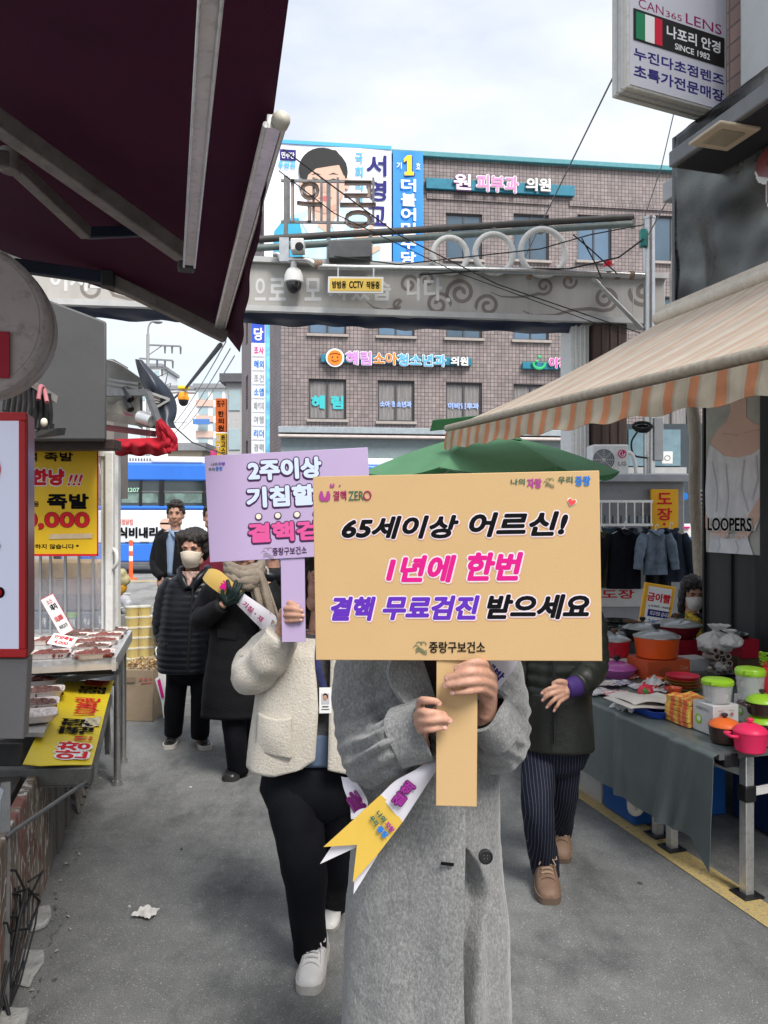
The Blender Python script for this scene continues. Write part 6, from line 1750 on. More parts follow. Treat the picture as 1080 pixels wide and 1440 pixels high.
# ================================================================ kitchenware stall on the right
TZ=.64
def T(px,py,z=TZ):return G(px,py,z)
VT=2.21
CLOTH,nt,b,L=newmat('grey_green_cloth',.34,0,.5)
v=objvec(nt);n1=noise_n(nt,v,1.5,5,.6)
L(ramp(nt,n1,[(.3,(.085,.105,.103)),(.7,(.135,.158,.155))]),b.inputs['Base Color']);bump_n(nt,b,noise_n(nt,v,5,4,.6),.25,.03)
st=thing('market_table','long market table under a grey green cloth with folding legs','table',A(4.5,2.7,0),AYAW)
u0,u1_=2.72,5.9
mb=MB();mb.slab([A(u0,VT+.01,TZ-.04),A(u1_,VT+.01,TZ-.04),A(u1_,3.55,TZ-.04),A(u0,3.55,TZ-.04)],ZA*.03);mb.build('tabletop',DKGREY,st)
mb=MB();mb.box(A(u0+.03,VT+.07,TZ-.045),(.07,.07,.06),rotz(AYAW));mb.build('corner_joint',BLACKP,st,bev=.008)
for px,pb in((1050,1262),(945,1197),(925,1178)):
 g_=G(px,pb-3);mb=MB();mb.box(g_+ZA*.31,(.042,.042,.60),rotz(AYAW));lg=mb.build('leg',ALU,st,bev=.003)
 mb=MB();mb.box(g_+ZA*.006,(.10,.10,.012),rotz(AYAW));mb.build('foot_plate',BLACKP,lg,bev=.003)
 if px==1050:
  mb=MB();mb.box(g_+ZA*.44,(.056,.056,.07),rotz(AYAW));mb.build('slider',BLACKP,lg,bev=.006)
  mb=MB();mb.beam(g_+ZA*.44,g_+ZA*.47+VA*.5,.02,.03);mb.beam(g_+ZA*.52+UA*.02,g_+ZA*.47+UA*.9,.02,.03);mb.build('brace',WHITEM,lg)
def foldv(u):return .012*noise.noise(Vector((u*3.2,3.1,.5)))+.008*math.sin(u*8.5)
def fcl(a_,q):
 u=u0+.0+(u1_-u0)*a_
 if q<.3:
  t_=q/.3;return A(u,3.55-(3.55-VT)*t_,TZ+.002-.012*t_**6)
 t_=(q-.3)/.7
 drop=(.40-.03*(u-u0)+.02*math.sin(u*2.2))+(.0 if u>u0+.12 else .10*(1-(u-u0)/.12))
 ripple=foldv(u)*t_
 for uc,am,wd_,sl in((2.98,.030,.030,.05),(3.02,-.014,.05,.08),(3.42,.034,.028,-.03),(3.47,-.016,.05,-.02),(3.86,.026,.026,.02),(4.25,.03,.03,0),(4.75,.03,.03,.03),(2.84,.018,.02,.10)):
  ripple+=am*(.35+.65*t_)*math.exp(-((u-uc-sl*t_)/wd_)**2)
 ripple+=.010*noise.noise(Vector((u*7,t_*2.2,9)))*t_
 return A(u,VT-.018-.03*t_-ripple,TZ-.01-drop*t_**.97)
mb=MB();mb.sheet(fcl,220,44,.003);o=mb.build_mesh('table_cloth',CLOTH,'grey green vinyl cloth draped over the front of the market table','tablecloth',smooth=80)
t=thing('wrapped_carton','carton in clear white plastic under the table','carton',G(865,1135),AYAW)
mb=MB();g_=G(848,1130);mb.box(g_+VA*.16+ZA*.12+UA*.12,(.30,.26,.23),rotz(AYAW));mb.build('box',mat('brown_grey_carton',(.36,.33,.31),.7,var=.15),t,bev=.008)
mb=MB();mb.grid(lambda a_,q:g_+VA*(-.01+.0*a_)+UA*(.0+.26*a_-.01)+ZA*(.002+.24*q)-VA*(.012*noise.noise(Vector((a_*6,q*6,8)))+.006),14,12);mb.grid(lambda a_,q:g_-UA*.018+VA*(.32*a_)+ZA*(.002+.24*q)-UA*.012*noise.noise(Vector((a_*6,q*6,3))),14,12);mb.build('plastic_wrap',mat('milky_film',(.7,.7,.69),.3,var=.1,alpha=.55,spec=.7),t,smooth=180)
BLUEB=mat('blue_cooler',(.015,.09,.30),.4,var=.1)
mb=MB();g_=G(890,1165);mb.box(g_+VA*.30+UA*.16+ZA*.17,(.58,.30,.33),rotz(AYAW));mb.build_mesh('blue_crate',BLUEB,'blue plastic crate beside the plastic wrapped carton under the table','crate',bev=.015)
mb=MB();g_=G(1100,1180);mb.box(g_+VA*.1+UA*.1+ZA*.2,(.3,.4,.38),rotz(AYAW));mb.build_mesh('blue_crate',mat('navy_crate',(.012,.03,.10),.5,var=.1),'navy crate at the right edge behind the near table leg','crate',bev=.015)
mb=MB();mb.tube([W(895,1110,3.86),W(900,1120,3.86),W(900,1136,3.86),W(894,1142,3.86),W(888,1136,3.86),W(888,1112,3.86)],.022,8,smooth=3);mb.build_mesh('white_glove',mat('cream_rubber',(.58,.54,.48),.6),'cream rubber piece hanging beside the blue crate','rubber piece',smooth=60)
RED=mat('cherry_enamel',(.42,.015,.03),.22,var=.06,spec=.6);ORG=mat('orange_enamel',(.74,.10,.015),.25,var=.05,spec=.6);WINE=mat('wine_enamel',(.20,.012,.022),.22,var=.06,spec=.6)
BROWNP=mat('dark_brown_enamel',(.045,.022,.018),.3,var=.08,spec=.6);PINKP=mat('hot_pink_silicone',(.80,.03,.12),.4,var=.04);LIME=mat('lime_plastic',(.33,.62,.03),.35,var=.05,spec=.5);ORGL=mat('orange_lid',(.80,.16,.03),.4,var=.05);PURP=mat('orchid_enamel',(.42,.10,.36),.25,var=.08,spec=.6);GLASSC=None
g=bpy.data.materials.new('clear_glass');g.use_nodes=True;nt,b,L=nodes(g);b.inputs['Base Color'].default_value=(.85,.88,.88,1);b.inputs['Roughness'].default_value=.05;b.inputs['Alpha'].default_value=.30;b.inputs['Specular IOR Level'].default_value=.9;MATS['clear_glass']=GLASSC=g
LIDG=bpy.data.materials.new('lid_glass');LIDG.use_nodes=True;nt,b,L=nodes(LIDG);b.inputs['Base Color'].default_value=(.42,.46,.48,1);b.inputs['Roughness'].default_value=.06;b.inputs['Alpha'].default_value=.72;b.inputs['Specular IOR Level'].default_value=1.0;MATS['lid_glass']=LIDG
BLKE=mat('black_enamel',(.012,.012,.014),.25,var=.06,spec=.6);WOODK=mat('wood_knob',(.10,.05,.03),.5,var=.2)
def pot(c,r,h,m,label,lid='glass',lidm=None,knob=None,ears=True,handle=None,name='cooking_pot',taper=.88,group=None):
 t=thing(name,label,'pot' if name=='cooking_pot' else 'pan',c,0,group)
 mb=MB();mb.lathe(c,[(r*taper*.9,0),(r*taper,.006),(r,h*.92),(r*1.03,h),(r*.98,h),(r*.96,h*.9),(r*taper*.95,.012)],32);mb.build('body',m,t,smooth=35)
 if lid:
  lm=lidm or(LIDG if lid=='glass' else m)
  mb=MB();mb.lathe(c+ZA*(h+.001),[(r*1.02,0),(r*1.0,.006),(r*.8,.016+r*.05),(r*.4,.024+r*.12),(r*.08,.026+r*.14)],32);mb.build('lid',lm,t,smooth=60)
  if lid=='glass':
   mb=MB();mb.lathe(c+ZA*(h+.001),[(r*1.0,.0),(r*1.04,.0),(r*1.04,.007),(r*1.0,.007)],32,caps=False);mb.build('rim',STEEL,t,smooth=35)
  k=c+ZA*(h+.026+r*.14)
  mb=MB();mb.lathe(k,[(.010,-.004),(.010,.008),(.020,.012),(.022,.028),(.018,.034)]if r>.09 else[(.008,-.003),(.008,.005),(.014,.008),(.014,.016),(.010,.02)],16);mb.build('knob',knob or BLACKP,t,smooth=40)
 if ears:
  for s_ in(-1,1):
   e=c+Vector((s_*r*.98,0,h*.82));mb=MB();mb.tube([e+Vector((0,-.03,0)),e+Vector((s_*.028,-.028,.003)),e+Vector((s_*.028,.028,.003)),e+Vector((0,.03,0))],.007,8,smooth=4);mb.build('ear',m,t,smooth=60)
 if handle:
  d_,ln,hm=handle;d_=Vector(d_).normalized();e=c+d_*r*.98+ZA*h*.8
  mb=MB();mb.tube([e,e+d_*.05+ZA*.015,e+d_*ln*.6+ZA*.03,e+d_*ln+ZA*.035],[.009,.009,.013,.012],10,smooth=4);mb.build('handle',hm,t,smooth=60)
 return t
pot(T(1055,1056),.068,.082,PINKP,'hot pink lidded pot at the near corner of the table',lid='solid',ears=True,knob=PINKP)
pot(T(1019,1043),.066,.070,BROWNP,'dark brown pot with orange lid beside the hot pink pot',lid='solid',lidm=ORGL,ears=False,knob=BROWNP)
c_=T(1072,1032)
pot(c_,.070,.055,BROWNP,'lower dark brown pot with lime rim in the stack of two',lid='solid',lidm=LIME,ears=False,knob=BROWNP)
pot(c_+ZA*.088,.070,.058,BROWNP,'upper dark brown pot with lime lid in the stack of two',lid='solid',lidm=LIME,ears=True,knob=BROWNP)
def chopper_box(l,r,t_,b,d,label):
 t=thing('product_box',label,'box',W((l+r)/2,b,d),AYAW)
 p0=T((l+r)/2,b)
 return t
WB=mat('white_carton',(.62,.61,.60),.6,var=.06,vs=8)
def cbox(pxl,pyb,wv,wu,h,m,label,art=None,z=TZ,yaw=0.0,name='product_box',group=None):
 """box whose nearest lower-left corner shows at a photo pixel on the table"""
 g_=G(pxl,pyb,z);t=thing(name,label,'box',g_,AYAW+yaw,group)
 ex=rotz(yaw)@VA;ey=rotz(yaw)@UA
 c_=g_+ex*wv/2+ey*wu/2+ZA*h/2
 mb=MB();mb.box(c_,(wv,wu,h),rotz(AYAW+yaw));mb.build('carton',m,t,bev=.003)
 if art:art(t,g_,ex,ey,wv,wu,h)
 return t
def art1(t,g_,ex,ey,wv,wu,h):
 mb=MB();n=-ex
 o=g_+ey*wu/2-ex*.0015
 mb.text('야채다지기',o+ZA*h*.80,-ey,ZA,wu*.6,h*.12,0,.02,.001)
 mb.lathe(o+ZA*h*.42+ey*wu*.2,[(h*.17,0),(h*.17,.001)],20,1,-ex);mb.lathe(o+ZA*h*.44+ey*wu*.17-ex*.001,[(h*.09,0),(h*.09,.001)],16,2,-ex);mb.ell(o+ZA*h*.4-ey*wu*.42,(.002,h*.09,h*.16),rotz(AYAW),12,6,3)
 f=g_+ex*wv/2-ey*.0015
 for i in range(2):
  for j in range(2):
   q=f+ex*(wv*(-.2+.42*i))+ZA*h*(.3+.4*j)
   mb.lathe(q,[(h*.09,0),(h*.09,.001)],14,4,-ey);mb.lathe(q-ey*.001,[(h*.05,0),(h*.05,.001)],10,3,-ey)
   mb.slab([q+ex*-.014+ZA*h*.13,q+ex*.014+ZA*h*.13,q+ex*.014+ZA*h*.15,q+ex*-.014+ZA*h*.15],-ey*.001,5)
 mb.build('print',[GREYI,LIME,WHITEI,mat('faded_red_print',(.45,.10,.10),.6,var=0),mat('pale_grey_print',(.45,.44,.44),.6,var=0),mat('peach_print',(.6,.36,.32),.6,var=0)],t)
cbox(1003,1036,.135,.14,.135,WB,'white carton with lime apple picture holding up the lower chopper',art1)
cbox(1062,1022,.15,.14,.125,WB,'white carton behind the brown pots holding up the taller chopper',art1)
def chopper(c,r,h,label):
 t=thing('food_chopper',label,'chopper',c,0)
 mb=MB();mb.lathe(c,[(r*.72,0),(r*.8,.004),(r*.95,h*.72),(r*.95,h*.75),(r*.9,h*.75),(r*.74,.008)],28);mb.build('bowl',GLASSC,t,smooth=35)
 mb=MB();mb.lathe(c+ZA*h*.74,[(r*.98,0),(r*1.0,.004),(r*1.0,h*.14),(r*.9,h*.2),(r*.5,h*.235)],28);mb.box(c+ZA*(h*.86)+Vector((-r*.5,-r*.82,0)),(r*.6,.02,h*.10));mb.build('lid',LIME,t,smooth=40)
 mb=MB();mb.tube([c+ZA*.005,c+ZA*h*.7],.007,8)
 for k in range(3):mb.sheet(lambda a_,q:c+Vector((r*.7*a_*math.cos(k*2.1),r*.7*a_*math.sin(k*2.1),h*(.15+.2*k)+.02*q)),3,2,.002)
 mb.build('blade',mat('pale_blade',(.7,.66,.58),.3,.3,var=.1),t,smooth=50)
 return t
zc=TZ+.135
chopper(G(1009,988,zc)+UA*.0,.070,.115,'lower lime lidded glass food chopper on the white carton')
chopper(G(1055,983,TZ+.125),.068,.155,'taller lime lidded glass food chopper beside the lower one')
TW,nt,b,L=newmat('check_towel',.9,0,.1)
tc=nt.nodes.new('ShaderNodeTexCoord');ck=nt.nodes.new('ShaderNodeTexChecker');ck.inputs['Scale'].default_value=34;ck.inputs['Color1'].default_value=(.80,.17,.08,1);ck.inputs['Color2'].default_value=(.82,.50,.10,1);L(tc.outputs['Object'],ck.inputs['Vector']);L(ck.outputs['Color'],b.inputs['Base Color']);bump_n(nt,b,noise_n(nt,tc.outputs['Object'],120,3),.5,.004)
c_=T(968,1022)
for k in range(6):
 p=c_+ZA*(.0+k*.021)+VA*.05+UA*(.06)+VA*random.uniform(-.008,.008)
 mb=MB();mb.sheet(lambda a_,q:p+(VA*(a_-.5)*.14+UA*(q-.5)*.17)+ZA*(.010+.004*math.sin(a_*9+k)*math.cos(q*7)),10,10,.018)
 mb.build_mesh('folded_towel',TW,['bottom folded checked towel in the orange and yellow stack','second folded checked towel up in the orange and yellow stack','third folded checked towel up in the orange and yellow stack','fourth folded checked towel up in the orange and yellow stack','fifth folded checked towel up in the orange and yellow stack','topmost folded checked towel in the orange and yellow stack'][k],'towel','checked towels stacked on the table',smooth=60)
BLUET=mat('blue_tray_plastic',(.02,.07,.42),.35,var=.06)
c_=T(932,1008)
def open_tray(c,l,w,h,m,name,label,cat,rz=AYAW):
 Rm=rotz(rz);rr=lambda s_,z:[c+Rm@Vector((l/2*s_*math.copysign(abs(math.cos(a))**.4,math.cos(a)),w/2*s_*math.copysign(abs(math.sin(a))**.4,math.sin(a)),z))for a in[2*math.pi*k/32 for k in range(32)]]
 mb=MB();mb.rings([rr(.84,0),rr(1,h),rr(1.05,h),rr(.97,h-.003),rr(.82,.005)]);return mb.build_mesh(name,m,label,cat,smooth=35)
open_tray(c_+UA*.08,.16,.26,.035,BLUET,'plastic_tray','blue plastic tray under the white foam plates by the cloth edge','tray')
mb=MB();c2=T(915,1000)+ZA*.045
mb.sheet(lambda a_,q:c2+VA*((a_-.42)*.30)+UA*((q-.2)*.24)+ZA*(.006+.012*math.sin(a_*6)+.006*math.sin(q*5)),20,14,.004);mb.build_mesh('foam_plate',mat('cream_foam',(.66,.62,.57),.7,var=.05),'upper cream foam plate resting over the blue tray','plate',smooth=60)
mb=MB();mb.sheet(lambda a_,q:c2-ZA*.014-UA*.02+VA*((a_-.5)*.34)+UA*((q-.25)*.24)+ZA*(.004+.010*math.sin(a_*5+1)),20,14,.004);mb.build_mesh('foam_plate',mat('cream_foam',(.66,.62,.57),.7,var=.05),'lower cream foam plate resting over the blue tray','plate',smooth=60)
packs=[(842,975,.16,.11,(.62,.62,.66),'clear pack with blue print'),(868,979,.15,.10,(.68,.30,.30),'pale red pack'),(848,966,.17,.12,(.70,.66,.62),'cream pack'),(880,988,.12,.09,(.62,.10,.12),'red printed pack'),(902,968,.13,.10,(.60,.58,.62),'silver grey pack'),(872,964,.16,.10,(.35,.38,.55),'blue grey pack'),(921,975,.10,.10,(.72,.70,.69),'white film pack'),(858,952,.20,.12,(.66,.52,.15),'yellow card pack'),(888,953,.13,.10,(.62,.20,.08),'orange card pack'),(944,972,.12,.10,(.70,.12,.18),'raspberry pack')]
for i,(px,py,w_,l_,c,lb)in enumerate(packs):
 p=T(px,py)+ZA*(.004+.005*(i%4));an_=AYAW+random.uniform(-.5,.5);Rm=rotz(an_)
 mb=MB();mb.sheet(lambda a_,q:p+Rm@Vector(((a_-.5)*w_,(q-.5)*l_,.006+.008*noise.noise(Vector((a_*4+i,q*4,1)))+.005*math.sin(math.pi*a_))),12,10,.006)
 m,nt,b,L=newmat('pack_%d'%i,.22,0,.7)
 vv=noise_n(nt,objvec(nt),24,3,.5);L(ramp(nt,vv,[(.42,c),(.5,(.72,.71,.70)),(.58,c),(.66,tuple(x*.35 for x in c))],True),b.inputs['Base Color']);bump_n(nt,b,noise_n(nt,objvec(nt),60,4),.4,.006)
 mb.build_mesh('plastic_pack',m,lb+' lying flat near the far edge of the table','packet','flat packs spread on the table',smooth=70)
mb=MB();c_=T(893,1000)
mb.sheet(lambda a_,q:T(868+30*a_,990+10*a_)+ZA*(.012-.05*q*q*(.5+.5*math.sin(a_*14)))-VA*(.05*q+.01*math.sin(a_*20)),24,8,.002);mb.build_mesh('crumpled_film',mat('milky_white_film',(.72,.72,.71),.35,var=.06),'crumpled white film hanging over the cloth edge','plastic film',smooth=60)
def at_z(px,py,z):return G(px,py,z)
ob=cbox(910,958,.30,.26,.115,mat('orange_carton',(.50,.085,.03),.55,var=.08),'orange carton with a pan picture under the big orange pot',lambda t,g_,ex,ey,wv,wu,h:(lambda mb:(mb.ell(g_+ex*wv*.42+ZA*h*.45-ey*.001,(.05,.002,.028),rotz(AYAW),14,6,0),mb.text('Cube',g_+ex*wv*.85+ZA*h*.6-ey*.002,ex,ZA,.05,.025,1,.0,.001),mb.build('print',[mat('dull_orange_print',(.34,.07,.03),.6,var=0),mat('peach_ink',(.65,.35,.2),.6,var=0)],t)))(MB()))
zt_=TZ+.115
pot(G(910,958,TZ)+VA*.15+UA*.12+ZA*.117,.135,.125,ORG,'big orange pot with glass lid and black knob on the orange carton',ears=False)
wb=cbox(856,950,.17,.16,.10,mat('pale_carton',(.60,.58,.58),.6,var=.06),'pale carton under the cherry red pot')
pot(G(856,950,TZ)+VA*.09+UA*.08+ZA*.102,.098,.10,RED,'cherry red pot with glass lid and wooden knob on the pale carton',knob=WOODK,ears=False)
c_=T(869,951)
pot(c_-VA*.02-UA*.02,.115,.055,PURP,'orchid pink low pan with domed lid by the placard edge',lid='solid',lidm=PURP,ears=False,name='frying_pan',taper=.8)
cbox(955,928,.20,.18,.13,mat('crimson_carton',(.36,.012,.03),.5,var=.06),'crimson carton with barcode behind the orange pot',lambda t,g_,ex,ey,wv,wu,h:(lambda mb:(mb.slab([g_+ex*wv*.75+ZA*h*.45-ey*.001,g_+ex*wv*.93+ZA*h*.45-ey*.001,g_+ex*wv*.93+ZA*h*.78-ey*.001,g_+ex*wv*.75+ZA*h*.78-ey*.001],-ey*.001,0),[mb.slab([g_+ex*(wv*(.77+.02*k))+ZA*h*.5-ey*.003,g_+ex*(wv*(.779+.02*k))+ZA*h*.5-ey*.003,g_+ex*(wv*(.779+.02*k))+ZA*h*.76-ey*.003,g_+ex*(wv*(.77+.02*k))+ZA*h*.76-ey*.003],-ey*.001,1)for k in range(8)],mb.build('print',[WHITEI,INK],t)))(MB()))
gk=G(955,928,TZ)
cbox(972,945,.14,.14,.08,mat('grey_white_carton',(.5,.5,.5),.6,var=.08),'small grey white carton below the crimson carton')
pot(gk+VA*.07+UA*.12+ZA*.135,.165,.085,WINE,'wide wine red wok with glass lid and wooden knob at the back',knob=WOODK,ears=False,handle=((-1,.25,0),.20,WOODK),name='frying_pan',taper=.7)
cbox(902,925,.18,.2,.10,mat('dark_carton',(.10,.09,.09),.6),'dark carton under the black casserole')
pot(G(902,925,TZ)+VA*.09+UA*.12+ZA*.102,.135,.085,BLKE,'black casserole with glass lid between the red pots',ears=True)
cbox(858,925,.14,.16,.07,mat('dark_carton_b',(.14,.13,.13),.6),'dark carton at the far end of the table')
pot(G(858,925,TZ)+VA*.07+UA*.1+ZA*.075,.10,.055,mat('grey_steel_pan',(.35,.35,.36),.3,.7,var=.1),'small steel pan with glass lid at the far end of the table',ears=False,name='frying_pan')
pot(G(880,915,TZ)+ZA*.10+UA*.3,.14,.045,BLKE,'black frying pan with handle raised at the far end',lid=None,ears=False,handle=((-1,-.1,.25),.22,BLACKP),name='frying_pan',taper=.78)
pot(G(905,910,TZ)+ZA*.115+UA*.35,.14,.045,BLKE,'second black frying pan behind the black casserole',lid=None,ears=False,handle=((-1,.1,.3),.22,BLACKP),name='frying_pan',taper=.78)
c_=T(960,970)
for k,(m,lb)in enumerate(((mat('green_rim_dish',(.22,.30,.06),.4),'bottom olive green dish of the stack'),(mat('terracotta_dish',(.50,.12,.05),.4),'lower terracotta dish of the stack'),(mat('olive_dish',(.30,.24,.05),.4),'middle olive dish of the stack'),(mat('rust_dish',(.52,.14,.05),.4),'upper rust dish of the stack'),(mat('ruby_dish',(.60,.03,.07),.35),'top ruby red dish of the stack'))):
 mb=MB();mb.lathe(c_+ZA*(.002+.016*k),[(.07,0),(.10-.003*k,.014),(.105-.003*k,.018),(.098-.003*k,.018),(.07,.005)],30);mb.build_mesh('round_dish',m,lb,'dish','dishes stacked before the orange carton',smooth=35)
for px,py,r_,c,lb in((921,964,.05,(.72,.12,.02),'orange melamine bowl beside the dish stack'),(915,972,.045,(.66,.06,.03),'red orange melamine bowl in front of the orange bowl'),(948,978,.04,(.68,.10,.03),'small tomato red dish in front of the dish stack')):
 c_=T(px,py);mb=MB();mb.lathe(c_,[(r_*.5,0),(r_*.9,.025),(r_,.045),(r_*.95,.045),(r_*.5,.006)],24);mb.build_mesh('melamine_bowl',mat('bowl_%d'%px,c,.3,spec=.6),lb,'bowl',smooth=35)
t=thing('strawberry_dish','red strawberry shaped dish with green leaf star','dish',T(908,980),0)
c_=T(908,980)+ZA*.028
axs=Vector((-.35,-.85,.35)).normalized()
mb=MB();mb.lathe(c_,[(.002,-.02),(.03,-.012),(.042,0),(.030,.012),(.004,.018)],22,0,axs);mb.build('body',mat('strawberry_red',(.68,.04,.08),.3,var=.25,vs=60),t,smooth=60)
mb=MB()
for k in range(6):
 x_=axs.orthogonal().normalized();y_=axs.cross(x_);d_=x_*math.cos(k*1.047)+y_*math.sin(k*1.047);mb.ell(c_+axs*.016+d_*.013,(.005,.005,.005),None,6,4);mb.tube([c_+axs*.018,c_+axs*.017+d_*.024],[.006,.001],5)
mb.build('leaf',mat('leaf_green',(.06,.35,.06),.5),t,smooth=60)
mb=MB();c_=T(928,972);mb.sheet(lambda a_,q:c_+VA*((a_-.5)*.14)+UA*(q-.3)*.12+ZA*(.02+.04*abs(noise.noise(Vector((a_*4,q*4,7))))+.03*math.sin(math.pi*a_)),14,12,.002);mb.build_mesh('clear_bag',mat('clear_bag_film',(.72,.74,.74),.12,var=.1,alpha=.6,spec=.9),'clear plastic bag with green print beside the strawberry dish','bag',smooth=60)
for px,py,c,lb in((967,985,(.72,.05,.12),'raspberry red silicone lid with brown knob'),(935,990,(.72,.22,.06),'orange silicone mat with brown knob')):
 c_=T(px,py);t=thing('silicone_lid',lb,'lid',c_,0);mb=MB();mb.lathe(c_,[(.06,0),(.065,.008),(.05,.02),(.01,.024)],22);mb.build('disc',mat('sil_%d'%px,c,.4),t,smooth=40);mb=MB();mb.lathe(c_+ZA*.022,[(.008,0),(.013,.008),(.012,.016)],12);mb.build('knob',WOODK,t,smooth=40)
mb=MB();c_=T(990,992)
mb.sheet(lambda a_,q:c_+VA*((a_-.5)*.10)+UA*(q*.16)+ZA*(.008+.008*math.sin(a_*8+q*4)),10,10,.008);mb.build_mesh('patterned_cloth',mat('floral_cloth',(.55,.28,.28),.8,var=.6,vs=40),'patterned pink cloth behind the towel stack','cloth',smooth=60)
def blob(name,m,label,cat,c,r,n,seed,vox=.01,spread=1.0):
 rnd=random.Random(seed);mb=MB()
 for k in range(n):mb.ell(c+Vector((rnd.uniform(-1,1)*r[0]*spread,rnd.uniform(-1,1)*r[1]*spread,rnd.uniform(-.6,1)*r[2]*spread)),(r[0]*rnd.uniform(.35,.6),r[1]*rnd.uniform(.35,.6),r[2]*rnd.uniform(.35,.6)),Matrix.Rotation(rnd.uniform(0,3),3,Vector((rnd.random(),rnd.random(),rnd.random()))),12,8)
 mb.v=[tuple(x)for x in mb.v]
 o=remesh(mb,name,m,None,vox,1,lambda p,q:.045*(.35-abs(noise.noise(p*11+Vector((seed,0,0)))))+.022*(.3-abs(noise.noise(p*27)))+.008*noise.noise(p*60))
 return tag(o,label,cat)
BAGM=mat('white_bag',(.72,.72,.70),.35,var=.06,trans=.25)
def knotted_bag(c,r,h,seed,label,m=BAGM):
 pr=[(0,.55),(.06,.85),(.2,1.0),(.4,.98),(.58,.78),(.70,.45),(.77,.17),(.82,.16),(.90,.40),(1.0,.62)]
 def fn(a_,q):
  z=q;rr=np.interp(q,[p[0]for p in pr],[p[1]for p in pr])*r;th=a_*2*math.pi
  pl=(.5 if q>.55 else .16+.3*q)*(abs(noise.noise(Vector((math.cos(th)*2.6+seed,math.sin(th)*2.6,q*2.2))))-.25)+.12*(noise.noise(Vector((math.cos(th)*6,math.sin(th)*6+seed,q*7))))+(.12*math.sin(7*th+seed)if q>.8 else 0)
  rr*=1+pl
  return c+Vector((rr*math.cos(th)+.25*r*(q>.8)*(q-.8)*5*math.sin(seed),rr*math.sin(th),h*(q+.05*noise.noise(Vector((math.cos(th)*2,math.sin(th)*2+seed,q*4))))))
 mb=MB();mb.sheet(fn,64,30,.001);return mb.build_mesh('plastic_bag',m,label,'bag',smooth=60)
knotted_bag(W(1006,916,4.8),.105,.165,1,'large knotted white plastic bag behind the wine red wok')
knotted_bag(W(1028,910,4.6),.065,.105,4,'smaller knotted white plastic bag leaning on the larger bag')
t=thing('bundle','bundle of brown tubes in clear plastic behind the choppers','bundle',W(1015,940,4.7),0)
for k,(px,py)in enumerate(((1006,915),(1015,918),(1024,923),(1008,924),(1018,928),(1026,933),(1012,934))):
 mb=MB();c_=W(px,py,4.68+.015*k);mb.tube([c_,c_+Vector((.02,.22,-.03))],.020,12);mb.lathe(c_-Vector((0,.001,0)),[(.013,0),(.013,.002)],10,1,(0,-1,0));mb.build('tube',[mat('greige_tube',(.38,.31,.27),.5,var=.2),mat('dark_hole',(.05,.02,.02),.8)],t,smooth=50)
blob('plastic_bag',mat('clear_crumple',(.45,.42,.40),.2,var=.2,alpha=.65,spec=.8),'crumpled clear bag below the brown tube bundle','bag',W(1010,943,4.6),(.055,.05,.022),8,3)
pot(W(1024,905,5.0)-ZA*.02,.125,.09,BLKE,'black round wok standing high by the black wall',lid=None,ears=False,taper=.6)
cbox_c=W(1040,909,5.0)
mb=MB();mb.box(W(1044,910,4.95),(.13,.15,.12),rotz(AYAW));mb.build_mesh('red_carton',mat('crimson_carton',(.36,.012,.03),.5),'crimson carton beside the tube bundle under the black wok','box',bev=.004)
mb=MB();mb.box(W(1040,932,5.0),(.2,.2,.12),rotz(AYAW));mb.build_mesh('brown_carton',mat('brown_carton',(.10,.06,.04),.7),'dark brown carton under the crimson carton by the wall','box',bev=.004)
mb=MB();mb.slab([W(992,948,4.35),W(1060,944,4.3),W(1062,936,4.6),W(996,938,4.65)],-ZA*.01);mb.build_mesh('glass_shelf',mat('black_glass',(.02,.03,.03),.06,var=0,spec=.9),'low black glass shelf behind the choppers','shelf')
mb=MB();mb.box(W(1020,960,4.5),(.25,.15,.10),rotz(AYAW));mb.build_mesh('dark_stock_box',mat('dim_stock',(.07,.055,.05),.6,var=.5,vs=18),'dark box of stock under the black glass shelf','box',bev=.004)
t=thing('dish_brush','lime and red dish brush standing at the right edge','brush',W(1076,950,3.95),0)
mb=MB();mb.tube([W(1076,985,3.95),W(1076,930,3.95)],.014,10);mb.build('handle',REDP,t,smooth=60)
mb=MB();rnd=random.Random(3)
for k in range(70):
 a_=rnd.uniform(0,6.28);z_=rnd.uniform(0,1);c_=W(1076,936-18*z_,3.95);mb.tube([c_,c_+Vector((.03*math.cos(a_),.03*math.sin(a_),.006))],[.002,.0015],4)
mb.build('bristle',LIME,t)
mb=MB();mb.lathe(T(1078,1000),[(.03,0),(.03,.2),(.012,.22)],14);mb.build_mesh('red_bottle',REDP,'red bottle at the right edge behind the taller chopper','bottle',smooth=40)
# ================================================================ people
SKIN,nt,b,L=newmat('skin',.5,0,.35)
v=objvec(nt);L(ramp(nt,noise_n(nt,v,55,5,.7),[(.3,(.42,.215,.150)),(.7,(.56,.325,.235))]),b.inputs['Base Color']);b.inputs['Subsurface Weight'].default_value=.08;b.inputs['Subsurface Radius'].default_value=(.01,.004,.002);bump_n(nt,b,noise_n(nt,v,230,4,.65),.35,.003)
NAIL=mat('nail',(.60,.34,.28),.3,var=0,spec=.6);LIPM=mat('lip',(.38,.17,.14),.5,var=0);EYEM=mat('eye_dark',(.02,.013,.01),.2,var=0);EYEW=mat('eye_white',(.62,.58,.54),.3,var=0)
HAIRM,nt,b,L=newmat('black_hair',.45,0,.5)
L(ramp(nt,noise_n(nt,objvec(nt,(60,60,9)),2.0,4,.6),[(.3,(.010,.009,.009)),(.7,(.038,.030,.026))]),b.inputs['Base Color']);bump_n(nt,b,noise_n(nt,objvec(nt,(60,60,8)),3.0,3,.6),.8,.01)
BLACKPUFF=mat('black_padded_nylon',(.007,.008,.012),.36,var=.25,vs=10,bump=.25,bs=35,spec=.32)
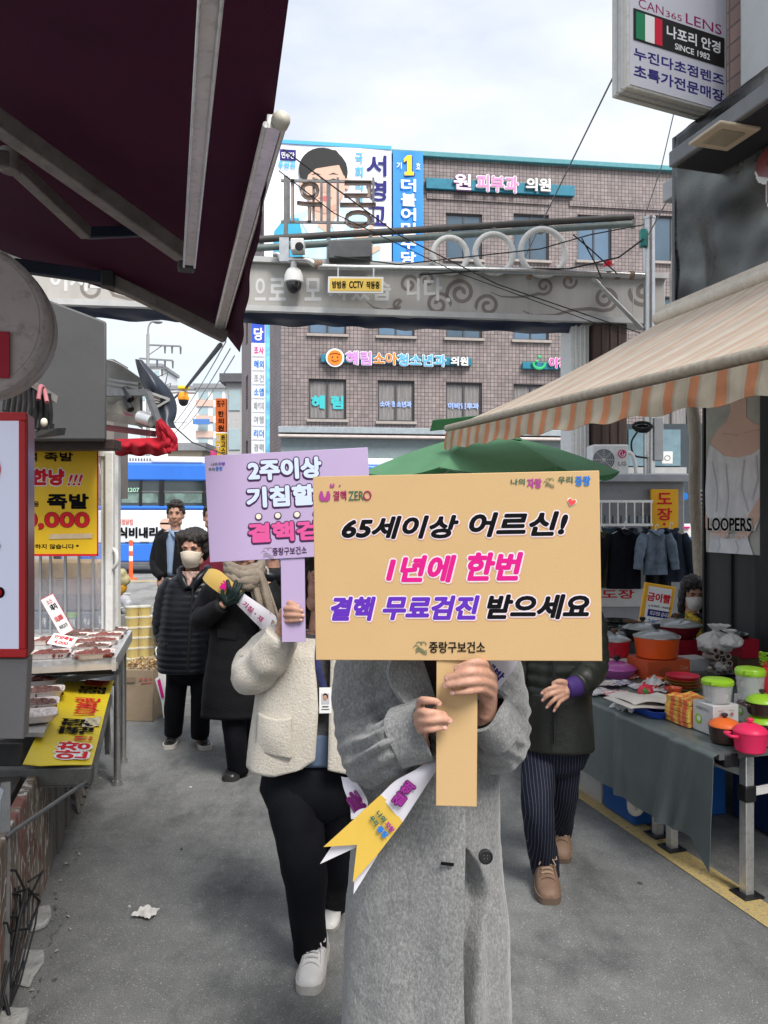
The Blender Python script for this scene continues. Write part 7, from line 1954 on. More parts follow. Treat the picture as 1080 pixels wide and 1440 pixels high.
BLACKCOAT=mat('black_coat_cloth',(.0065,.0065,.008),.65,var=.25,vs=10,bump=.2,bs=60,spec=.2)
GREENPUFF=mat('dark_olive_nylon',(.014,.016,.013),.42,var=.25,vs=10,bump=.25,bs=35,spec=.45)
BLACKTR=mat('black_trouser_cloth',(.0055,.006,.009),.8,var=.25,vs=10,bump=.2,bs=120,spec=.15)
GREYTR=mat('grey_trouser_cloth',(.20,.19,.175),.8,var=.15,vs=10)
BLACKLEATHER=mat('black_leather',(.014,.014,.015),.35,var=.2,vs=20,spec=.5)
SOLEW=mat('pale_sole',(.55,.52,.48),.6,var=.1);SOLED=mat('dark_sole',(.03,.03,.03),.8)
FLEECE,nt,b,L=newmat('cream_fleece',.95,0,.1)
v=objvec(nt);n1=noise_n(nt,v,130,4,.7);n2=noise_n(nt,v,5,3,.6)
L(mix(nt,.5,ramp(nt,n1,[(.35,(.48,.435,.37)),(.65,(.74,.695,.61))]),ramp(nt,n2,[(.3,(.52,.475,.41)),(.7,(.62,.58,.51))])),b.inputs['Base Color']);bump_n(nt,b,n1,.8,.006);b.inputs['Sheen Weight'].default_value=.25
WOOL,nt,b,L=newmat('grey_wool',.92,0,.12)
v=objvec(nt,(1,1,.55));n1=noise_n(nt,v,210,3,.75);n2=noise_n(nt,v,60,4,.7);n3=noise_n(nt,objvec(nt),4,3,.6)
c1=mix(nt,.45,ramp(nt,n1,[(.36,(.11,.111,.113)),(.5,(.19,.192,.193)),(.66,(.34,.34,.34))]),ramp(nt,n2,[(.32,(.155,.157,.158)),(.68,(.245,.245,.245))]))
L(mix(nt,1.0,c1,ramp(nt,n3,[(.3,(.86,.87,.88)),(.7,(1.12,1.12,1.11))]),'MULTIPLY'),b.inputs['Base Color']);bump_n(nt,b,n2,.8,.006);b.inputs['Sheen Weight'].default_value=.35
PIN,nt,b,L=newmat('pinstripe_cloth',.8,0,.2)
tc=nt.nodes.new('ShaderNodeTexCoord');sep=nt.nodes.new('ShaderNodeSeparateXYZ');L(tc.outputs['Object'],sep.inputs[0])
wb_=noise_n(nt,tc.outputs['Object'],6,2,.5)
ad_=nt.nodes.new('ShaderNodeMath');ad_.operation='MULTIPLY_ADD';ad_.inputs[1].default_value=.022;L(wb_,ad_.inputs[0]);L(sep.outputs['X'],ad_.inputs[2])
L(stripes(nt,L,ad_.outputs[0],.0135,[(0,(.008,.010,.021)),(.80,(.055,.062,.085))]),b.inputs['Base Color']);bump_n(nt,b,noise_n(nt,tc.outputs['Object'],60,4),.25,.006)
def hframe(yaw=0.0,pitch=0.0,roll=0.0):
 return Matrix.Rotation(yaw,3,'Z')@Matrix.Rotation(pitch,3,'X')@Matrix.Rotation(roll,3,'Y')
def head_volumes(mb,c,M,s=1.0):
 q=lambda x,y,z:c+M@(Vector((x,y,z))*s)
 e=lambda p,r:mb.ell(q(*p),tuple(x*s for x in r),M,18,12)
 e((0,.012,.035),(.074,.092,.086));e((0,-.018,-.025),(.064,.072,.078));e((0,-.045,-.088),(.030,.030,.026))
 for s_ in(-1,1):
  e((s_*.036,-.058,-.022),(.026,.024,.030));e((s_*.030,-.076,.034),(.026,.012,.009));e((s_*.078,.008,-.008),(.010,.020,.032));e((s_*.046,-.02,-.07),(.022,.04,.03))
  e((s_*.011,-.094,-.026),(.009,.010,.008))
 mb.capsule([q(0,-.078,.018),q(0,-.096,-.012),q(0,-.100,-.024)],[.008*s,.011*s,.013*s],8)
 e((0,-.082,-.052),(.024,.012,.009));e((0,-.080,-.064),(.020,.012,.008))
def head_details(t,c,M,s=1.0,mouth=True,closed=False,brow=True):
 q=lambda x,y,z:c+M@(Vector((x,y,z))*s)
 for s_ in(-1,1):
  mb=MB();mb.ell(q(s_*.031,-.0795,.012),(.0135*s,.006*s,.0045*s if not closed else .002*s),M,12,8,0)
  mb.ell(q(s_*.031,-.0835,.012),(.0052*s,.0035*s,.0045*s if not closed else .0018*s),M,10,6,1)
  mb.ell(q(s_*.031,-.0815,.0172),(.0155*s,.006*s,.0018*s),M,10,6,1);mb.build('eye',[EYEW,EYEM],t,smooth=180)
  if brow:
   mb=MB();mb.tube([q(s_*.014,-.087,.031),q(s_*.032,-.086,.037),q(s_*.048,-.074,.031)],[.003*s,.0042*s,.002*s],6,smooth=4);mb.build('eyebrow',HAIRM,t,smooth=60)
 if mouth:
  mb=MB();mb.ell(q(0,-.0925,-.0535),(.0185*s,.004*s,.0032*s),M,12,6);mb.ell(q(0,-.0905,-.0625),(.0155*s,.004*s,.0038*s),M,12,6);mb.build('mouth',LIPM,t,smooth=180)
def hair(t,c,M,style='short',s=1.0,seed=0,m=None,voxel=.006):
 q=lambda x,y,z:c+M@(Vector((x,y,z))*s)
 e=lambda p,r:mb.ell(q(*p),tuple(x*s for x in r),M,18,12)
 rnd=random.Random(seed);mb=MB()
 if style=='bouffant':
  e((0,.030,.060),(.100,.100,.090));e((0,.055,0),(.094,.075,.10))
  for s_ in(-1,1):e((s_*.082,.010,.022),(.022,.045,.06));e((s_*.06,-.02,.095),(.05,.055,.042))
  e((0,-.025,.105),(.07,.05,.036))
  for k in range(9):x=-.07+.0175*k;e((x,-.062+.9*x*x*6,.082+rnd.uniform(-.008,.01)),(.016,.02,.022))
 elif style=='man':
  e((0,.024,.062),(.084,.092,.078));e((0,.055,.01),(.078,.058,.075))
  for s_ in(-1,1):e((s_*.076,.012,.035),(.012,.04,.035))
  for k in range(8):x=-.06+.017*k;e((x,-.055+5*x*x,.098+rnd.uniform(-.006,.01)),(.018,.026,.02))
  e((.01,-.02,.125),(.062,.05,.03))
 elif style=='long':
  e((0,.026,.058),(.088,.094,.084));e((0,.05,-.03),(.09,.065,.13))
  for s_ in(-1,1):e((s_*.076,.01,-.02),(.024,.045,.095));e((s_*.05,-.035,.085),(.045,.04,.035));e((s_*.07,.03,-.10),(.03,.04,.06))
 return remesh(mb,'hair',m or HAIRM,t,voxel,2,lambda p,n:.006*noise.noise(p*38)+.008*noise.noise(Vector((p.x*85,p.y*85,p.z*15)))+.004*abs(noise.noise(Vector((p.x*170,p.y*170,p.z*30)))))
def chain(mb,pts,rad,seg=12,sm=4,mod=None):mb.capsule(pts,rad,seg,0,sm,None,mod)
def body_core(mb,pel,chest,neck,head,sh,hips,knees,ankles,elbows,wrists,k=1.0):
 """slim continuous figure under the clothes"""
 mb.capsule([pel,pel.lerp(chest,.5),chest,chest.lerp(neck,.75)],[.095*k,.085*k,.095*k,.06*k],16,0,4,(1.25,(1,0,0)))
 mb.capsule([neck,neck.lerp(head,.45),head],[.056*k,.050*k,.05*k],12)
 for i in(0,1):
  mb.capsule([sh[0],sh[1]],.042*k,10)
  chain(mb,[sh[i],elbows[i],wrists[i]],[.045*k,.034*k,.026*k])
  chain(mb,[hips[i],knees[i],ankles[i]],[.062*k,.042*k,.028*k])
  mb.capsule([ankles[i],ankles[i]+Vector((0,-.05,-.035))*k],.026*k,10,0,3)
def hand(mb,wrist,knk,fingers,thumb,pr=(.026,.030),fr=(.0095,.0085,.0075)):
 """knk: 4 knuckles; fingers: 4 lists of points starting after the knuckle; thumb: list of points from the side of the palm"""
 kc=sum(knk,Vector())/4
 for i,kp in enumerate(knk):
  w0=wrist.lerp(kc,.12)+(kp-kc)*.38
  mb.capsule([w0,w0.lerp(kp,.55),kp],[.0125,.0125,fr[0]*1.15],10,0,3)
 mb.capsule([wrist+(wrist-kc)*.35,wrist,wrist.lerp(kc,.5)],[.024,.022,.019],12,0,3)
 scl=(1.0,1.05,1.0,.85)
 for i in range(4):
  p=[knk[i]]+fingers[i]
  rr=[fr[0]*1.12]+[fr[min(2,j)]for j in range(len(fingers[i]))]
  mb.capsule(p,[x*scl[i]for x in rr],10,0,4)
 rr=[.0135]+[.0115]*(len(thumb)-2)+[.009]
 mb.capsule(thumb,rr,10,0,4)
def nails(t,tips):
 mb=MB()
 for p,d,n in tips:
  d,n=d.normalized(),n.normalized();n=(n-d*n.dot(d)).normalized();x=d.cross(n)
  Mx=Matrix((x,d,n)).transposed()
  mb.ell(p,(.0055,.0075,.0022),Mx,12,6)
 return mb.build('fingernail',NAIL,t,smooth=180)
def loft(mb,secs,seg=40,n=6,mod=None,power=2.2,caps=True,mi=0):
 """secs: (centre, half width x, half depth y [, yaw]) from top to bottom"""
 S=[tuple(c)+(a,b_)+((s[0],)if s else(0.0,))for c,a,b_,*s in secs]
 q=catmull(S,n);rs=[]
 for i,r in enumerate(q):
  c=Vector(r[:3]);ring=[]
  cy,sy=math.cos(r[5]),math.sin(r[5])
  for k in range(seg):
   th=2*math.pi*k/seg
   x=math.copysign(abs(math.cos(th))**(2/power),math.cos(th))*r[3];y=math.copysign(abs(math.sin(th))**(2/power),math.sin(th))*r[4]
   d=1+(mod(c.z,th,i/(len(q)-1))if mod else 0)
   x*=d;y*=d
   ring.append(c+Vector((x*cy-y*sy,x*sy+y*cy,0)))
  rs.append(ring)
 mb.rings(rs,mi,caps)
def quilt(period,amp):
 return lambda z,th,t:amp*(abs(math.sin(math.pi*z/period+.15*math.sin(3*th)))**.55-.7)+.025*noise.noise(Vector((math.cos(th)*2.2,math.sin(th)*2.2,z*4)))
def quilt_l(period,amp):
 return lambda l,th:amp*(abs(math.sin(math.pi*l/period))**.55-.7)+.05*noise.noise(Vector((math.cos(th)*2,math.sin(th)*2,l*8)))
def crumple(amp,fx=9,fz=5,seed=0):
 return lambda l,th:amp*noise.noise(Vector((math.cos(th)*1.6+seed,math.sin(th)*1.6,l*fx)))+amp*.7*noise.noise(Vector((math.cos(th)*.8,math.sin(th)*.8+seed,l*fx*2.4)))
def trousers(t,m,pel,legs,rad,top=.15,name='trousers',seed=0,amp=.07):
 mb=MB()
 mb.capsule([pel+ZA*.03,pel-ZA*.06],[top*.78,top*.85],24,0,3,(1.4,(1,0,0)))
 for i,pts in enumerate(legs):mb.tube(pts,rad,28,0,True,8,None,crumple(amp,7,5,seed+i*3))
 return mb.build(name,m,t,smooth=180)
def shoe(t,heel,toe,m,solem,w=.045,h=.085,name='shoe',laces=None,lift=0.0,up=None):
 """heel and toe points on the ground line"""
 f=(toe-heel);ln=f.length;f.normalize()
 z=Vector(up).normalized()if up is not None else ZA.copy();x=f.cross(z).normalized();z=x.cross(f).normalized()
 prof=[(0.0,.60,.55),(.06,.82,.80),(.2,.92,1.0),(.34,.88,1.02),(.48,.9,.80),(.65,1.0,.60),(.82,.98,.50),(.94,.80,.42),(1.0,.45,.30)]
 def rng(s_,wf,hf,z0):
  c=heel+f*(ln*s_)
  return[c+x*(w*wf*math.copysign(abs(math.cos(a))**.8,math.cos(a)))+z*(z0+(h*hf-z0)*max(0,math.sin(a))**.75 if math.sin(a)>0 else z0)for a in[2*math.pi*k/20 for k in range(20)]]
 q=catmull(prof,3)
 mb=MB();mb.rings([rng(a,b_,c_,.018)for a,b_,c_ in q]);o=mb.build(name,m,t,smooth=180)
 mb=MB();n=len(q)
 def srg(s_,wf):c=heel+f*(ln*(s_*1.02-.01));return c,x*(w*wf*1.06)
 L_,R_=[],[]
 for a,b_,_ in q:
  c,dx=srg(a,b_);L_.append(c+dx);R_.append(c-dx)
 pts=L_+R_[::-1]
 mb.slab([p+z*.001 for p in pts],z*.030);mb.build('sole',solem,o,smooth=40)
 zt=lambda s_,wx=0.0:h*float(np.interp(s_,[p[0]for p in prof],[p[2]for p in prof]))*max(0,1-abs(wx)**2.2)**.4
 wt=lambda s_:w*float(np.interp(s_,[p[0]for p in prof],[p[1]for p in prof]))
 P3=lambda s_,wx,up=.0025:heel+f*(ln*s_)+x*(wx*wt(s_))+z*(max(.02,zt(s_,wx))+up)
 mb=MB()
 mb.tube([P3(.74+.07*wx*wx,wx)for wx in[-.96+.16*k for k in range(13)]],.0022,5)
 for s_ in(-1,1):mb.tube([P3(.36+.05*k,s_*(.50+.02*k))for k in range(8)],.0024,5);mb.tube([P3(.70,s_*.62),P3(.62,s_*.9),P3(.45,s_*.97),P3(.25,s_*.97)],.002,5)
 mb.build('seam',m if not laces else laces[2]if len(laces)>2 else m,o,smooth=60)
 if laces:
  mb=MB()
  for k in range(5):
   s_=.42+.06*k
   mb.tube([P3(s_,wx*.46,.005)for wx in(-1,-.5,0,.5,1)],.0042,6,smooth=2)
  if laces[1]:
   c=P3(.43,0,.008)
   for sg in(-1,1):mb.tube([c,c+x*sg*.028+z*.012,c+x*sg*.042-z*.010+f*.02,c+x*sg*.016-z*.004+f*.022],.0032,6,smooth=4);mb.tube([c,c+x*sg*.02+f*.03,c+x*sg*.035+f*.05-z*.02],.003,6,smooth=3)
  mb.build('lace',laces[0],o,smooth=60)
 return o
def fwd(yaw):return Vector((math.sin(yaw),-math.cos(yaw),0))
# ---------------------------------------------------------------- grey coat, tan placard
D=1.88
def P(px,py,d=D):return W(px,py,d)
t=thing('person','person in a long grey wool coat holding the tan placard before the face','person',(P(605,727).x,D,0),0)
mb=MB()
ds=1.597
aL,aR=Vector((.88,-.25,.35)).normalized(),Vector((-.58,-.28,.76)).normalized()
cL,cR=W(597,1026,1.672),W(684,1002,1.676)
Hr=dict(wrist=W(684,1004,1.675),knk=[W(688,941,1.640),W(693,952,1.632),W(694,965,1.632),W(692,978,1.640)],fingers=[[W(680,933,1.594),W(666,931,1.572),W(649,937,1.578),W(642,940,1.585)],[W(678,946,1.584),W(659,945,1.566),W(638,951,1.573),W(629,953,1.581)],[W(678,958,1.582),W(658,959,1.564),W(634,963,1.572),W(626,964,1.581)],[W(678,970,1.588),W(662,972,1.568),W(644,974,1.574),W(636,973,1.583)]],thumb=[W(686,992,1.655),W(678,975,1.640),W(666,955,1.632),W(654,942,1.628)])
Hl=dict(wrist=W(590,1048,1.665),knk=[W(591,996,1.640),W(587,1007,1.632),W(587,1018,1.632),W(590,1029,1.640)],fingers=[[W(592,986,1.600),W(600,985,1.575),W(612,986,1.575),W(617,989,1.582)],[W(592,1002,1.584),W(602,1002,1.566),W(616,1003,1.572),W(624,1005,1.580)],[W(592,1014,1.582),W(606,1013,1.564),W(624,1012,1.571),W(632,1013,1.580)],[W(594,1026,1.588),W(606,1026,1.568),W(618,1024,1.573),W(626,1022,1.582)]],thumb=[W(592,1040,1.655),W(600,1020,1.645),W(612,1002,1.634),W(624,992,1.628)])
sh=[P(520,915),P(692,915)];el=[W(507,1062,1.83),W(697,1044,1.80)]
pel=P(602,1170);che=P(605,960);nk=P(606,880);hd=P(606,800)
body_core(mb,pel,che,nk,hd,sh,[P(568,1200,1.90),P(636,1200,1.92)],[P(568,1400,1.92),P(636,1400,1.93)],[Vector((P(565,0).x,D+.05,.07)),Vector((P(640,0).x,D,.07))],el,[Hl['wrist'],Hr['wrist']],.92)
head_volumes(mb,hd,hframe(0),1.0)
hand(mb,**Hr);hand(mb,**Hl)
remesh(mb,'body',SKIN,t,.0034,3)
nz=Vector((0,-1,0))
tips=[]
for Hh,s_ in((Hr,-1),(Hl,1)):
 for i,fg in enumerate(Hh['fingers']):
  d_=(fg[-1]-fg[-2]).normalized();tips.append((fg[-1]+d_*.001+nz*.0066,d_,nz+Vector((0,0,.25))))
for tp in tips:nails(t,[tp])
head_details(t,hd,hframe(0));hair(t,hd,hframe(0),'long',1.0,3,voxel=.008)
mb=MB()
loft(mb,[(P(606,878),.05,.055),(P(606,893),.12,.075),(P(606,915),.158,.095),(P(607,950),.168,.115),(P(608,1000),.165,.125),(P(606,1060),.165,.128),(P(602,1120),.175,.132),(P(599,1200),.183,.137),(P(599,1300),.196,.145),(P(600,1440),.206,.152),(P(600,1570),.215,.158)],48,5,lambda z,th,tt:.018*noise.noise(Vector((math.cos(th)*2.4,math.sin(th)*2.4,z*1.1)))*min(1,tt*2)+.012*max(0,tt-.4)*math.sin(9*th+z*1.5),2.3)
mb.capsule([P(545,912,1.89),P(520,930,1.885),W(511,995,1.86),W(519,1054,1.815),W(538,1056,1.755),cL-aL*.072],[.072,.078,.074,.072,.068,.060],22,0,6,None,crumple(.12,12,5,1))
mb.capsule([P(666,912,1.89),P(684,930,1.885),W(704,985,1.855),W(703,1042,1.80),W(703,1040,1.745),cR-aR*.066],[.070,.074,.068,.068,.063,.054],22,0,6,None,crumple(.12,12,5,5))
xf=lambda p:540+p.x/p.y*F
yf=lambda p:HY-(p.z-H)/p.y*F
def coatdisp(p,n):
 x,y=xf(p),yf(p);d=0.0
 d+=.004*noise.noise(p*9)+.0016*noise.noise(p*34)
 d+=.006*noise.noise(Vector((p.x*16,p.y*16,p.z*2.2)))
 for ex_,ey_,sl in((528,1045,.5),(712,1020,-.5)):
  r2=((x-ex_)/46)**2+((y-ey_)/52)**2
  if r2<3:d+=(.0085 if ex_<600 else .0055)*math.exp(-r2)*math.sin((y+sl*(x-ex_))*.27+1.5*noise.noise(p*14))
 if n.y<-.15 and y>1085:
  d+=.007*max(0.0,min(1.0,(653-x)/5))
  if y>1195:
   ed=653+(34*math.sin(min(1,(y-1195)/75.0)*1.57)if y<1270 else 34-(y-1270)*.26 if y<1340 else 16-(y-1340)*.08)
   if 649<x<ed+10:
    wd_=max(0,min(1,(x-649)/4))*max(0,min(1,(ed+4-x)/8))
    d-=.058*wd_
  d+=.006*math.sin((x-660)*.16)*max(0,min(1,(x-658)/20))*max(0,min(1,(y-1150)/150))
 return d
remesh(mb,'coat',WOOL,t,.0065,6,coatdisp)
def lap(pts,d0,th=.014):
 mb=MB();V_=[W(x,y,d)for x,y,d in pts]
 n=len(V_)//2
 L_,R_=V_[:n],V_[n:][::-1]
 Lc=catmull([tuple(p)for p in L_],6);Rc=catmull([tuple(p)for p in R_],6)
 N=len(Lc)-1
 def fn(a_,q):
  i=min(N,int(round(q*N)));a,b_=Vector(Lc[i].tolist()),Vector(Rc[i].tolist())
  return a.lerp(b_,a_)+Vector((0,-.010*math.sin(math.pi*a_)-.034*(1-a_)**2,0))
 mb.sheet(fn,10,N,th);return mb.build('lapel',WOOL,t,smooth=70)
lap([(566,880,1.778),(552,915,1.753),(545,945,1.735),(560,975,1.726),(586,1006,1.720),(618,1040,1.723),(622,1025,1.723),(611,985,1.723),(602,955,1.733),(594,930,1.746),(590,905,1.758),(588,880,1.778)],0)
lap([(640,880,1.778),(637,905,1.758),(634,930,1.746),(630,955,1.733),(628,985,1.726),(626,1030,1.723),(640,1010,1.723),(662,985,1.75),(676,960,1.735),(674,935,1.77),(668,910,1.758),(662,880,1.778)],0)
mb=MB();mb.sheet(lambda a_,q:W(588+50*a_,885+120*q,1.768-.004*math.sin(math.pi*a_)),8,10,.006);mb.build('scarf',mat('dark_brown_knit',(.035,.025,.022),.9,var=.3,vs=60,bump=.6,bs=90),t,smooth=70)
HWT=([1060,1120,1200,1300,1440,1570],[.165,.175,.183,.196,.206,.215],[.128,.132,.137,.145,.152,.158],[606,602,599,599,600,600])
def cfront(px,py,o=0.0):
 hw,hd_,cx=(float(np.interp(py,HWT[0],HWT[k]))for k in(1,2,3))
 X=(px-cx)/F*D;c_=min(.98,abs(X)/hw)
 return W(px,py,D-hd_*(1-c_**2.3)**(1/2.3)-o)
def flap(a_,q):
 y=1085+480*q;xe=652+1.5*math.sin(q*9)-3*max(0,q-.5);x=560+(xe-560)*a_
 return cfront(x,y,-.012+.031*min(1,a_*1.5)+.004*noise.noise(Vector((a_*3,q*7,2)))+.005*math.sin(a_*7+q*2))
mb=MB();mb.sheet(flap,30,60,.010);mb.build('front_flap',WOOL,t,smooth=80)
mb=MB();mb.beam(cfront(620,1214,.031),cfront(638,1216,.0315),.004,.006);mb.build('buttonhole',INK,t)
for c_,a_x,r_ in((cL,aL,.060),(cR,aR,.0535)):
 x_=a_x.orthogonal().normalized();y_=a_x.cross(x_)
 def ring_(a_,q,o=0.0):
  th=a_*2*math.pi;rr=r_*(1.0+.05*math.sin(2*th+1)+.02*math.sin(5*th))*(.97+.05*q)+o
  return c_+a_x*(-.065+.073*q+.004*math.sin(3*th))+x_*(rr*math.cos(th))+y_*(rr*math.sin(th))
 mb=MB();mb.sheet(ring_,40,8,.009);mb.build('sleeve_cuff',WOOL,t,smooth=70)
 mb=MB();mb.lathe(c_-a_x*.012,[(r_*.93,0),(r_*.93,.003)],28,0,a_x);mb.build('sleeve_shade_disc',mat('sleeve_shade_black',(.008,.008,.009),.95,var=.2,vs=80,bump=.5,bs=120,spec=.1),t,smooth=40)  # black disc stands in for the shade inside the open sleeve
def coat_y(px,py):return D-.148
bp_=W(683,1205,1.722)
mb=MB();mb.lathe(bp_,[(.0155,-.008),(.0165,0),(.0160,.003),(.0135,.0042),(.0125,.0022),(.002,.0018)],28,0,(0.05,-1,.03))
for dx in(-.0035,.0035):
 for dz in(-.0035,.0035):mb.ell(bp_+Vector((dx,-.0022,dz)),(.0014,.001,.0014),None,8,5,1)
mb.build('button',[mat('black_button',(.012,.012,.013),.15,var=0,spec=.6),mat('button_thread',(.10,.10,.10),.8,var=0)],t,smooth=40)
PAPY=mat('sash_yellow',(.66,.44,.075),.45,var=.04);PAPW=mat('sash_white',(.66,.64,.70),.5,var=.03)
def strip(mb,L_,R_,mi,th=.0012,bulge=.006,n=8):
 Lc=catmull([tuple(W(*p))for p in L_],n);Rc=catmull([tuple(W(*p))for p in R_],n);N=len(Lc)-1
 mb.sheet(lambda a_,q:Vector(Lc[min(N,int(round(q*N)))].tolist()).lerp(Vector(Rc[min(N,int(round(q*N)))].tolist()),a_)+Vector((0,-bulge*math.sin(math.pi*a_),0)),6,N,th,mi)
mb=MB()
strip(mb,[(535,1118,1.668),(556,1098,1.664),(585,1082,1.66),(622,1058,1.69)],[(566,1156,1.668),(588,1122,1.664),(612,1086,1.66),(640,1050,1.69)],0)
strip(mb,[(715,885,1.78),(698,912,1.745),(680,938,1.715),(658,965,1.71)],[(736,908,1.78),(724,938,1.745),(702,968,1.715),(682,995,1.71)],0)
strip(mb,[(480,1092,1.80),(484,1110,1.78),(492,1132,1.76),(494,1152,1.74)],[(494,1092,1.78),(508,1110,1.765),(517,1128,1.75),(514,1146,1.735)],0)
mb.slab([W(*p)for p in((450,1215,1.682),(504,1190,1.682),(512,1170,1.682),(470,1185,1.682))],(0,.0012,0),0);mb.slab([W(*p)for p in((497,1258,1.682),(531,1203,1.682),(520,1195,1.682),(500,1215,1.682))],(0,.0012,0),0)
sash=mb.build('sash',PAPW,t,smooth=60)
mb=MB()
tail=[W(*p)for p in((455,1191,1.668),(500,1150,1.667),(535,1118,1.664),(545,1126,1.663),(556,1140,1.663),(566,1156,1.664),(530,1203,1.667),(496,1241,1.670),(502,1188,1.669))]
mb.slab(tail,(0,.0014,0));mb.build('sash_tail',PAPY,sash)
mb=MB()
rot_=Matrix.Rotation(R(-58),3,'Y');exr,eyr=rot_.transposed()@Vector((1,0,0)),rot_.transposed()@Vector((0,0,1))
exr=Vector((math.cos(R(-50)),0,math.sin(R(-50))));eyr=Vector((-exr.z,0,exr.x))
k_=1.66/F
for st_,px,py,w_,h_,mi in(('나의',536,1148,17,8,2),('자랑',548,1163,16,8,3),('우리',526,1154,15,8,2),('중랑',538,1170,19,10,4)):mb.text(st_,W(px,py,1.659),exr,eyr,w_*k_,h_*k_,mi,.06,0)
ex2=Vector((math.cos(R(52)),0,math.sin(R(52))));ey2=Vector((-ex2.z,0,ex2.x))
mb.text('결핵',W(567,1117,1.651),ex2,ey2,40*k_,19*k_,5,.12,0,0,0,2);mb.text('결핵',W(567,1117,1.6495),ex2,ey2,37*k_,16*k_,3,.03,0)
mb.text('결',W(500,1127,1.742),Vector((math.cos(R(-58)),0,math.sin(R(-58)))),Vector((math.sin(R(58)),0,math.cos(R(58)))),34*k_,22*k_,5,.10,0)
mb.text('예방',W(694,944,1.700),Vector((math.cos(R(-40)),0,math.sin(R(-40)))),Vector((math.sin(R(40)),0,math.cos(R(40)))),34*k_,16*k_,6,.05,0)
mb.build('lettering',[PAPY,PAPW,GREENI,mat('plum_ink',(.30,.03,.26),.5,var=0),BLUEI,mat('deep_plum_ink',(.12,.01,.11),.5,var=0),NAVYI],sash)
for s_,x_,y0_ in((-1,565,0),(1,640,-.05)):
 c=Vector((P(x_,0).x,D+.05+y0_,0));shoe(t,c+Vector((0,.06,0)),c+Vector((0,-.18,0)),BLACKLEATHER,SOLED)
TAN=mat('tan_board',(.555,.372,.182),.55,var=.035,vs=3,bump=.06,bs=300)
t=thing('placard','tan placard with large black magenta and purple lettering and a flat stem','placard',W(642,1134,1.6),0)
Bd=Board(440,666,839,929,1.6,R(-6),R(.9))
mb=MB();Bd.plate(mb,.006);mb.build('board',TAN,t,bev=.0012)
S2=Board(613,920,671,1134,1.605,R(-3),R(-.3))
mb=MB();S2.plate(mb,.006,0,(613.5,929.2,671,1134),0);mb.build('stem',TAN,t,bev=.0012)
mb=MB()
LM=[INK,PINKI,PURPI,mat('lilac_white_outline',(.74,.66,.72),.55,var=0),WINEI,NAVYI,GREENI,mat('peach_shadow',(.66,.30,.20),.55,var=0),BLUEI,mat('plum_logo',(.38,.05,.26),.5,var=0)]
for st_,bx,mi in(('65세이상',(480,724,646,757),0),('어르신!',(659,721,795,756),0),('1년에',(542,780,642,819),1),('한번',(654,777,732,817),1),('결핵',(461,838,526,873),2),('무료검진',(536,837,673,872),2),('받으세요',(684,836,824,871),0)):
 w_,h_=Bd.dim(*bx);c_=Bd.at((bx[0]+bx[2])/2,(bx[1]+bx[3])/2)
 g_=.055*h_
 mb.text(st_,c_+Bd.ex*.0016-Bd.ey*.0016,Bd.ex,Bd.ey,w_+2*g_,h_+2*g_,7,(.044*h_+g_)/(h_+2*g_),.0002,.24,0,2)
 mb.text(st_,c_,Bd.ex,Bd.ey,w_+2*g_,h_+2*g_,3,(.044*h_+g_)/(h_+2*g_),.0006,.24,0,2)
 mb.text(st_,c_,Bd.ex,Bd.ey,w_,h_,mi,.05,.0011,.24,0,2)
Bd.text(mb,'결핵',(469,687,488,701),4,.03);Bd.text(mb,'ZER',(491,688,513,701),6,.02);mb.tube([Bd.at(518+5*math.cos(q),694.5+6*math.sin(q),.0015)for q in[2*math.pi*k/20 for k in range(20)]],.0013,5,4,close=True)
Bd.text(mb,'나의',(719,675,738,684),6,.04);Bd.text(mb,'자랑',(741,675,761,689),9,.06);Bd.text(mb,'우리',(783,673,803,683),6,.04);Bd.text(mb,'중랑',(806,673,827,687),8,.05)
Bd.text(mb,'중랑구보건소',(602,902,680,918),0,.03)
mb.build('lettering',LM,t)
mb=MB()
def cloudlogo(B,mb,cx,cy,s_,mi):
 for i,(x0,y0)in enumerate(((-7,1),(-3,-4),(3,-4))):mb.tube([B.at(cx+s_*(x0+4*math.cos(q)),cy+s_*(y0-3.6*math.sin(q)),.0015)for q in[R(-20+200*k/12)for k in range(13)]],.0006*s_,5,mi)
 for i in range(3):mb.tube([B.at(cx+s_*(-8+16*k/10),cy+s_*(3+2.4*i-2.2*math.sin(k/10*5.5)),.0015)for k in range(11)],.0006*s_,5,mi)
cloudlogo(Bd,mb,772,681,.75,0);cloudlogo(Bd,mb,591,910,1.0,0)
def petal(B,mb,cx,cy,s_,mi):
 for sg in(-1,1):
  pts=[(0,.9),(.5,1.0),(.95,.6),(1.0,-.2),(.75,-.9),(.4,-.8),(.25,-.1),(.05,.3)]
  mb.slab([B.at(cx+sg*s_*x,cy+s_*y,.0012)for x,y in(pts if sg<0 else pts[::-1])][::1],B.n*.0006,mi)
petal(Bd,mb,457,694,8,1);petal(Bd,mb,468,679,3.2,1);petal(Bd,mb,479,679.5,1.3,1)
hp=[(0,1),(-.55,.45),(-.95,-.1),(-.9,-.6),(-.5,-.85),(-.1,-.55),(0,-.35),(.1,-.55),(.5,-.85),(.9,-.6),(.95,-.1),(.55,.45)]
ca,sa=math.cos(R(18)),math.sin(R(18))
mb.slab([Bd.at(801+6.8*(x*ca-y*sa),709+6.4*(x*sa+y*ca),.001)for x,y in hp[::-1]],Bd.n*.0006,3);mb.slab([Bd.at(801+5.6*(x*ca-y*sa),709+5.3*(x*sa+y*ca),.002)for x,y in hp[::-1]],Bd.n*.0006,2)
mb.build('logo',[GREENI,mat('plum_logo',(.38,.05,.26),.5,var=0),mat('heart_red',(.72,.07,.06),.5,var=0),WHITEI],t)
